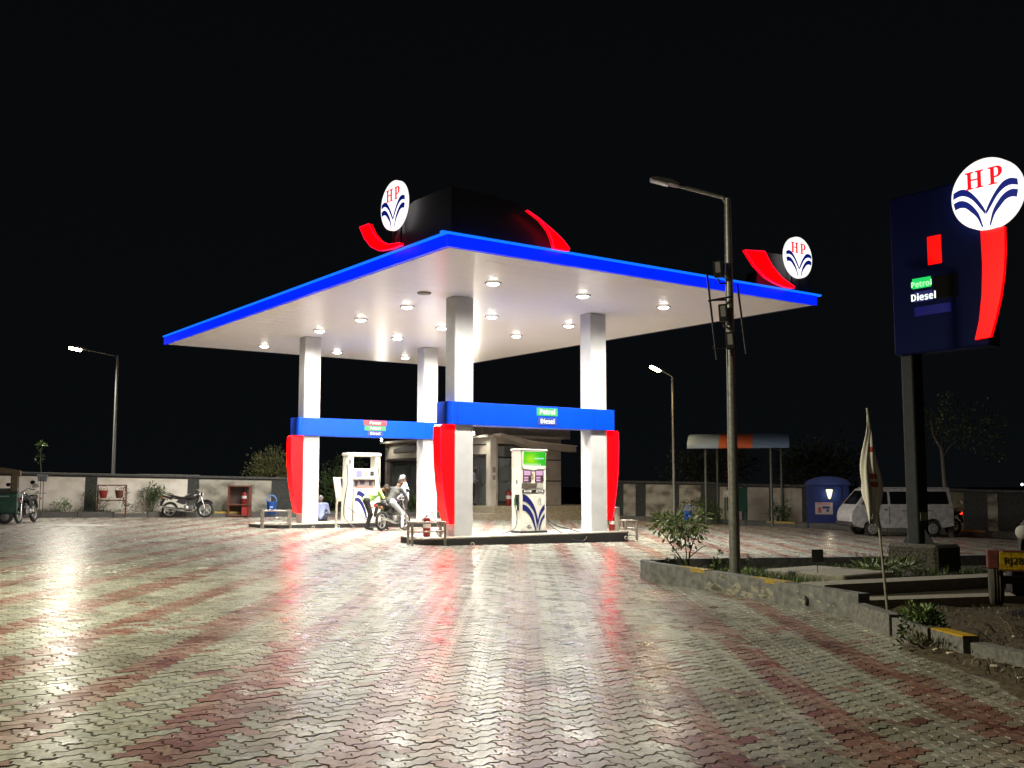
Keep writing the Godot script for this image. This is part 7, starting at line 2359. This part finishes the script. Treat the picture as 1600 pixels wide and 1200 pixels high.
	# beyond the wall behind the left island: tall dark trees that hardly show
	for q in [[22.0, 31.0, 4.4, "tall dark tree hardly visible beyond the office's right end"]]:
		t = plant("dark_tree", q[3], "tree", st_ground(q[0], q[1], 0.0))
		limbs(t, "trunk", [[0.16, 0.06, Vector3.ZERO, Vector3(0.1, 1.5, 0), Vector3(0.0, 3.2, 0)], [0.08, 0.03, Vector3(0.05, 1.6, 0), Vector3(-0.7, 2.6, 0), Vector3(-1.2, 3.4, 0)], [0.08, 0.03, Vector3(0.05, 1.8, 0), Vector3(0.7, 2.8, 0), Vector3(1.3, 3.5, 0)]])
		crown(t, "crown", Vector3(0, q[2] * 0.72, 0), Vector3(2.2, 1.5, 1.8), 190, 16, 0.22, 0.05, dull_green)
	# right: bushes on the verge, slender tree by the sign, dark trees behind the wall
	for q in [[7.9, -43.6, 0.7, 0.55, "dark low bush at the foot of the right wall behind the shrub"], [8.25, -42.6, 0.45, 0.4, "small grey-green bush under the left end of the shelter"], [10.9, -41.9, 0.5, 0.5, "thin bush with a pale leaf tuft at the shelter's right posts"]]:
		t = plant("verge_bush", q[4], "bush", on_ground(q[0], q[1], 0.12))
		crown(t, "leaves", Vector3(0, q[3], 0), Vector3(q[2], q[3], 0.4), 46, 12, 0.10, 0.024, green if q[2] < 0.6 else dull_green)
	t = plant("slender_tree", "slender bare-trunked tree with thin high foliage right of the sign pole", "tree", on_ground(14.7, -34.9, 0.0))
	limbs(t, "trunk", [[0.11, 0.05, Vector3(0.15, 0, 0), Vector3(0.02, 1.2, 0), Vector3(-0.05, 2.6, 0), Vector3(-0.1, 3.1, 0)], [0.05, 0.02, Vector3(-0.08, 2.6, 0), Vector3(0.2, 3.05, 0), Vector3(0.55, 3.3, 0)], [0.05, 0.02, Vector3(-0.1, 3.0, 0), Vector3(-0.35, 3.5, 0), Vector3(-0.4, 4.0, 0)], [0.02, 0.01, Vector3(0.55, 3.3, 0), Vector3(1.2, 3.35, 0), Vector3(1.7, 3.1, 0)]], Color(0.11, 0.105, 0.09))
	crown(t, "crown", Vector3(0.7, 3.9, 0), Vector3(1.5, 0.9, 1.0), 64, 11, 0.13, 0.03, dull_green + green)
	crown(t, "crown", Vector3(1.75, 3.0, 0), Vector3(0.35, 0.5, 0.3), 12, 8, 0.12, 0.03, green)
	for q in [[9.3, -48.0, 3.4, "dark tree crown behind the shelter's roof"], [13.6, -45.5, 3.3, "dark tree crown behind the blue kiosk"]]:
		t = plant("dark_tree", q[3], "tree", on_ground(q[0], q[1], 0.0))
		limbs(t, "trunk", [[0.14, 0.05, Vector3.ZERO, Vector3(0.1, 1.4, 0), Vector3(0.0, 2.8, 0)], [0.07, 0.03, Vector3(0.05, 1.4, 0), Vector3(-0.7, 2.3, 0), Vector3(-1.1, 2.9, 0)], [0.07, 0.03, Vector3(0.05, 1.6, 0), Vector3(0.7, 2.4, 0), Vector3(1.2, 3.0, 0)]])
		crown(t, "crown", Vector3(0, q[2] * 0.72, 0), Vector3(2.2, 1.25, 1.6), 150, 15, 0.2, 0.045, dull_green)


func _ready() -> void:
	set_up_view()
	build_ground()
	build_canopy()
	build_roof_signs()
	build_islands()
	build_lamps()
	build_walls()
	build_planter()
	build_price_sign()
	build_flag()
	build_pumps()
	build_island_furniture()
	build_building()
	build_yard()
	build_vehicles()
	build_people()
	build_plants()
	build_patches()
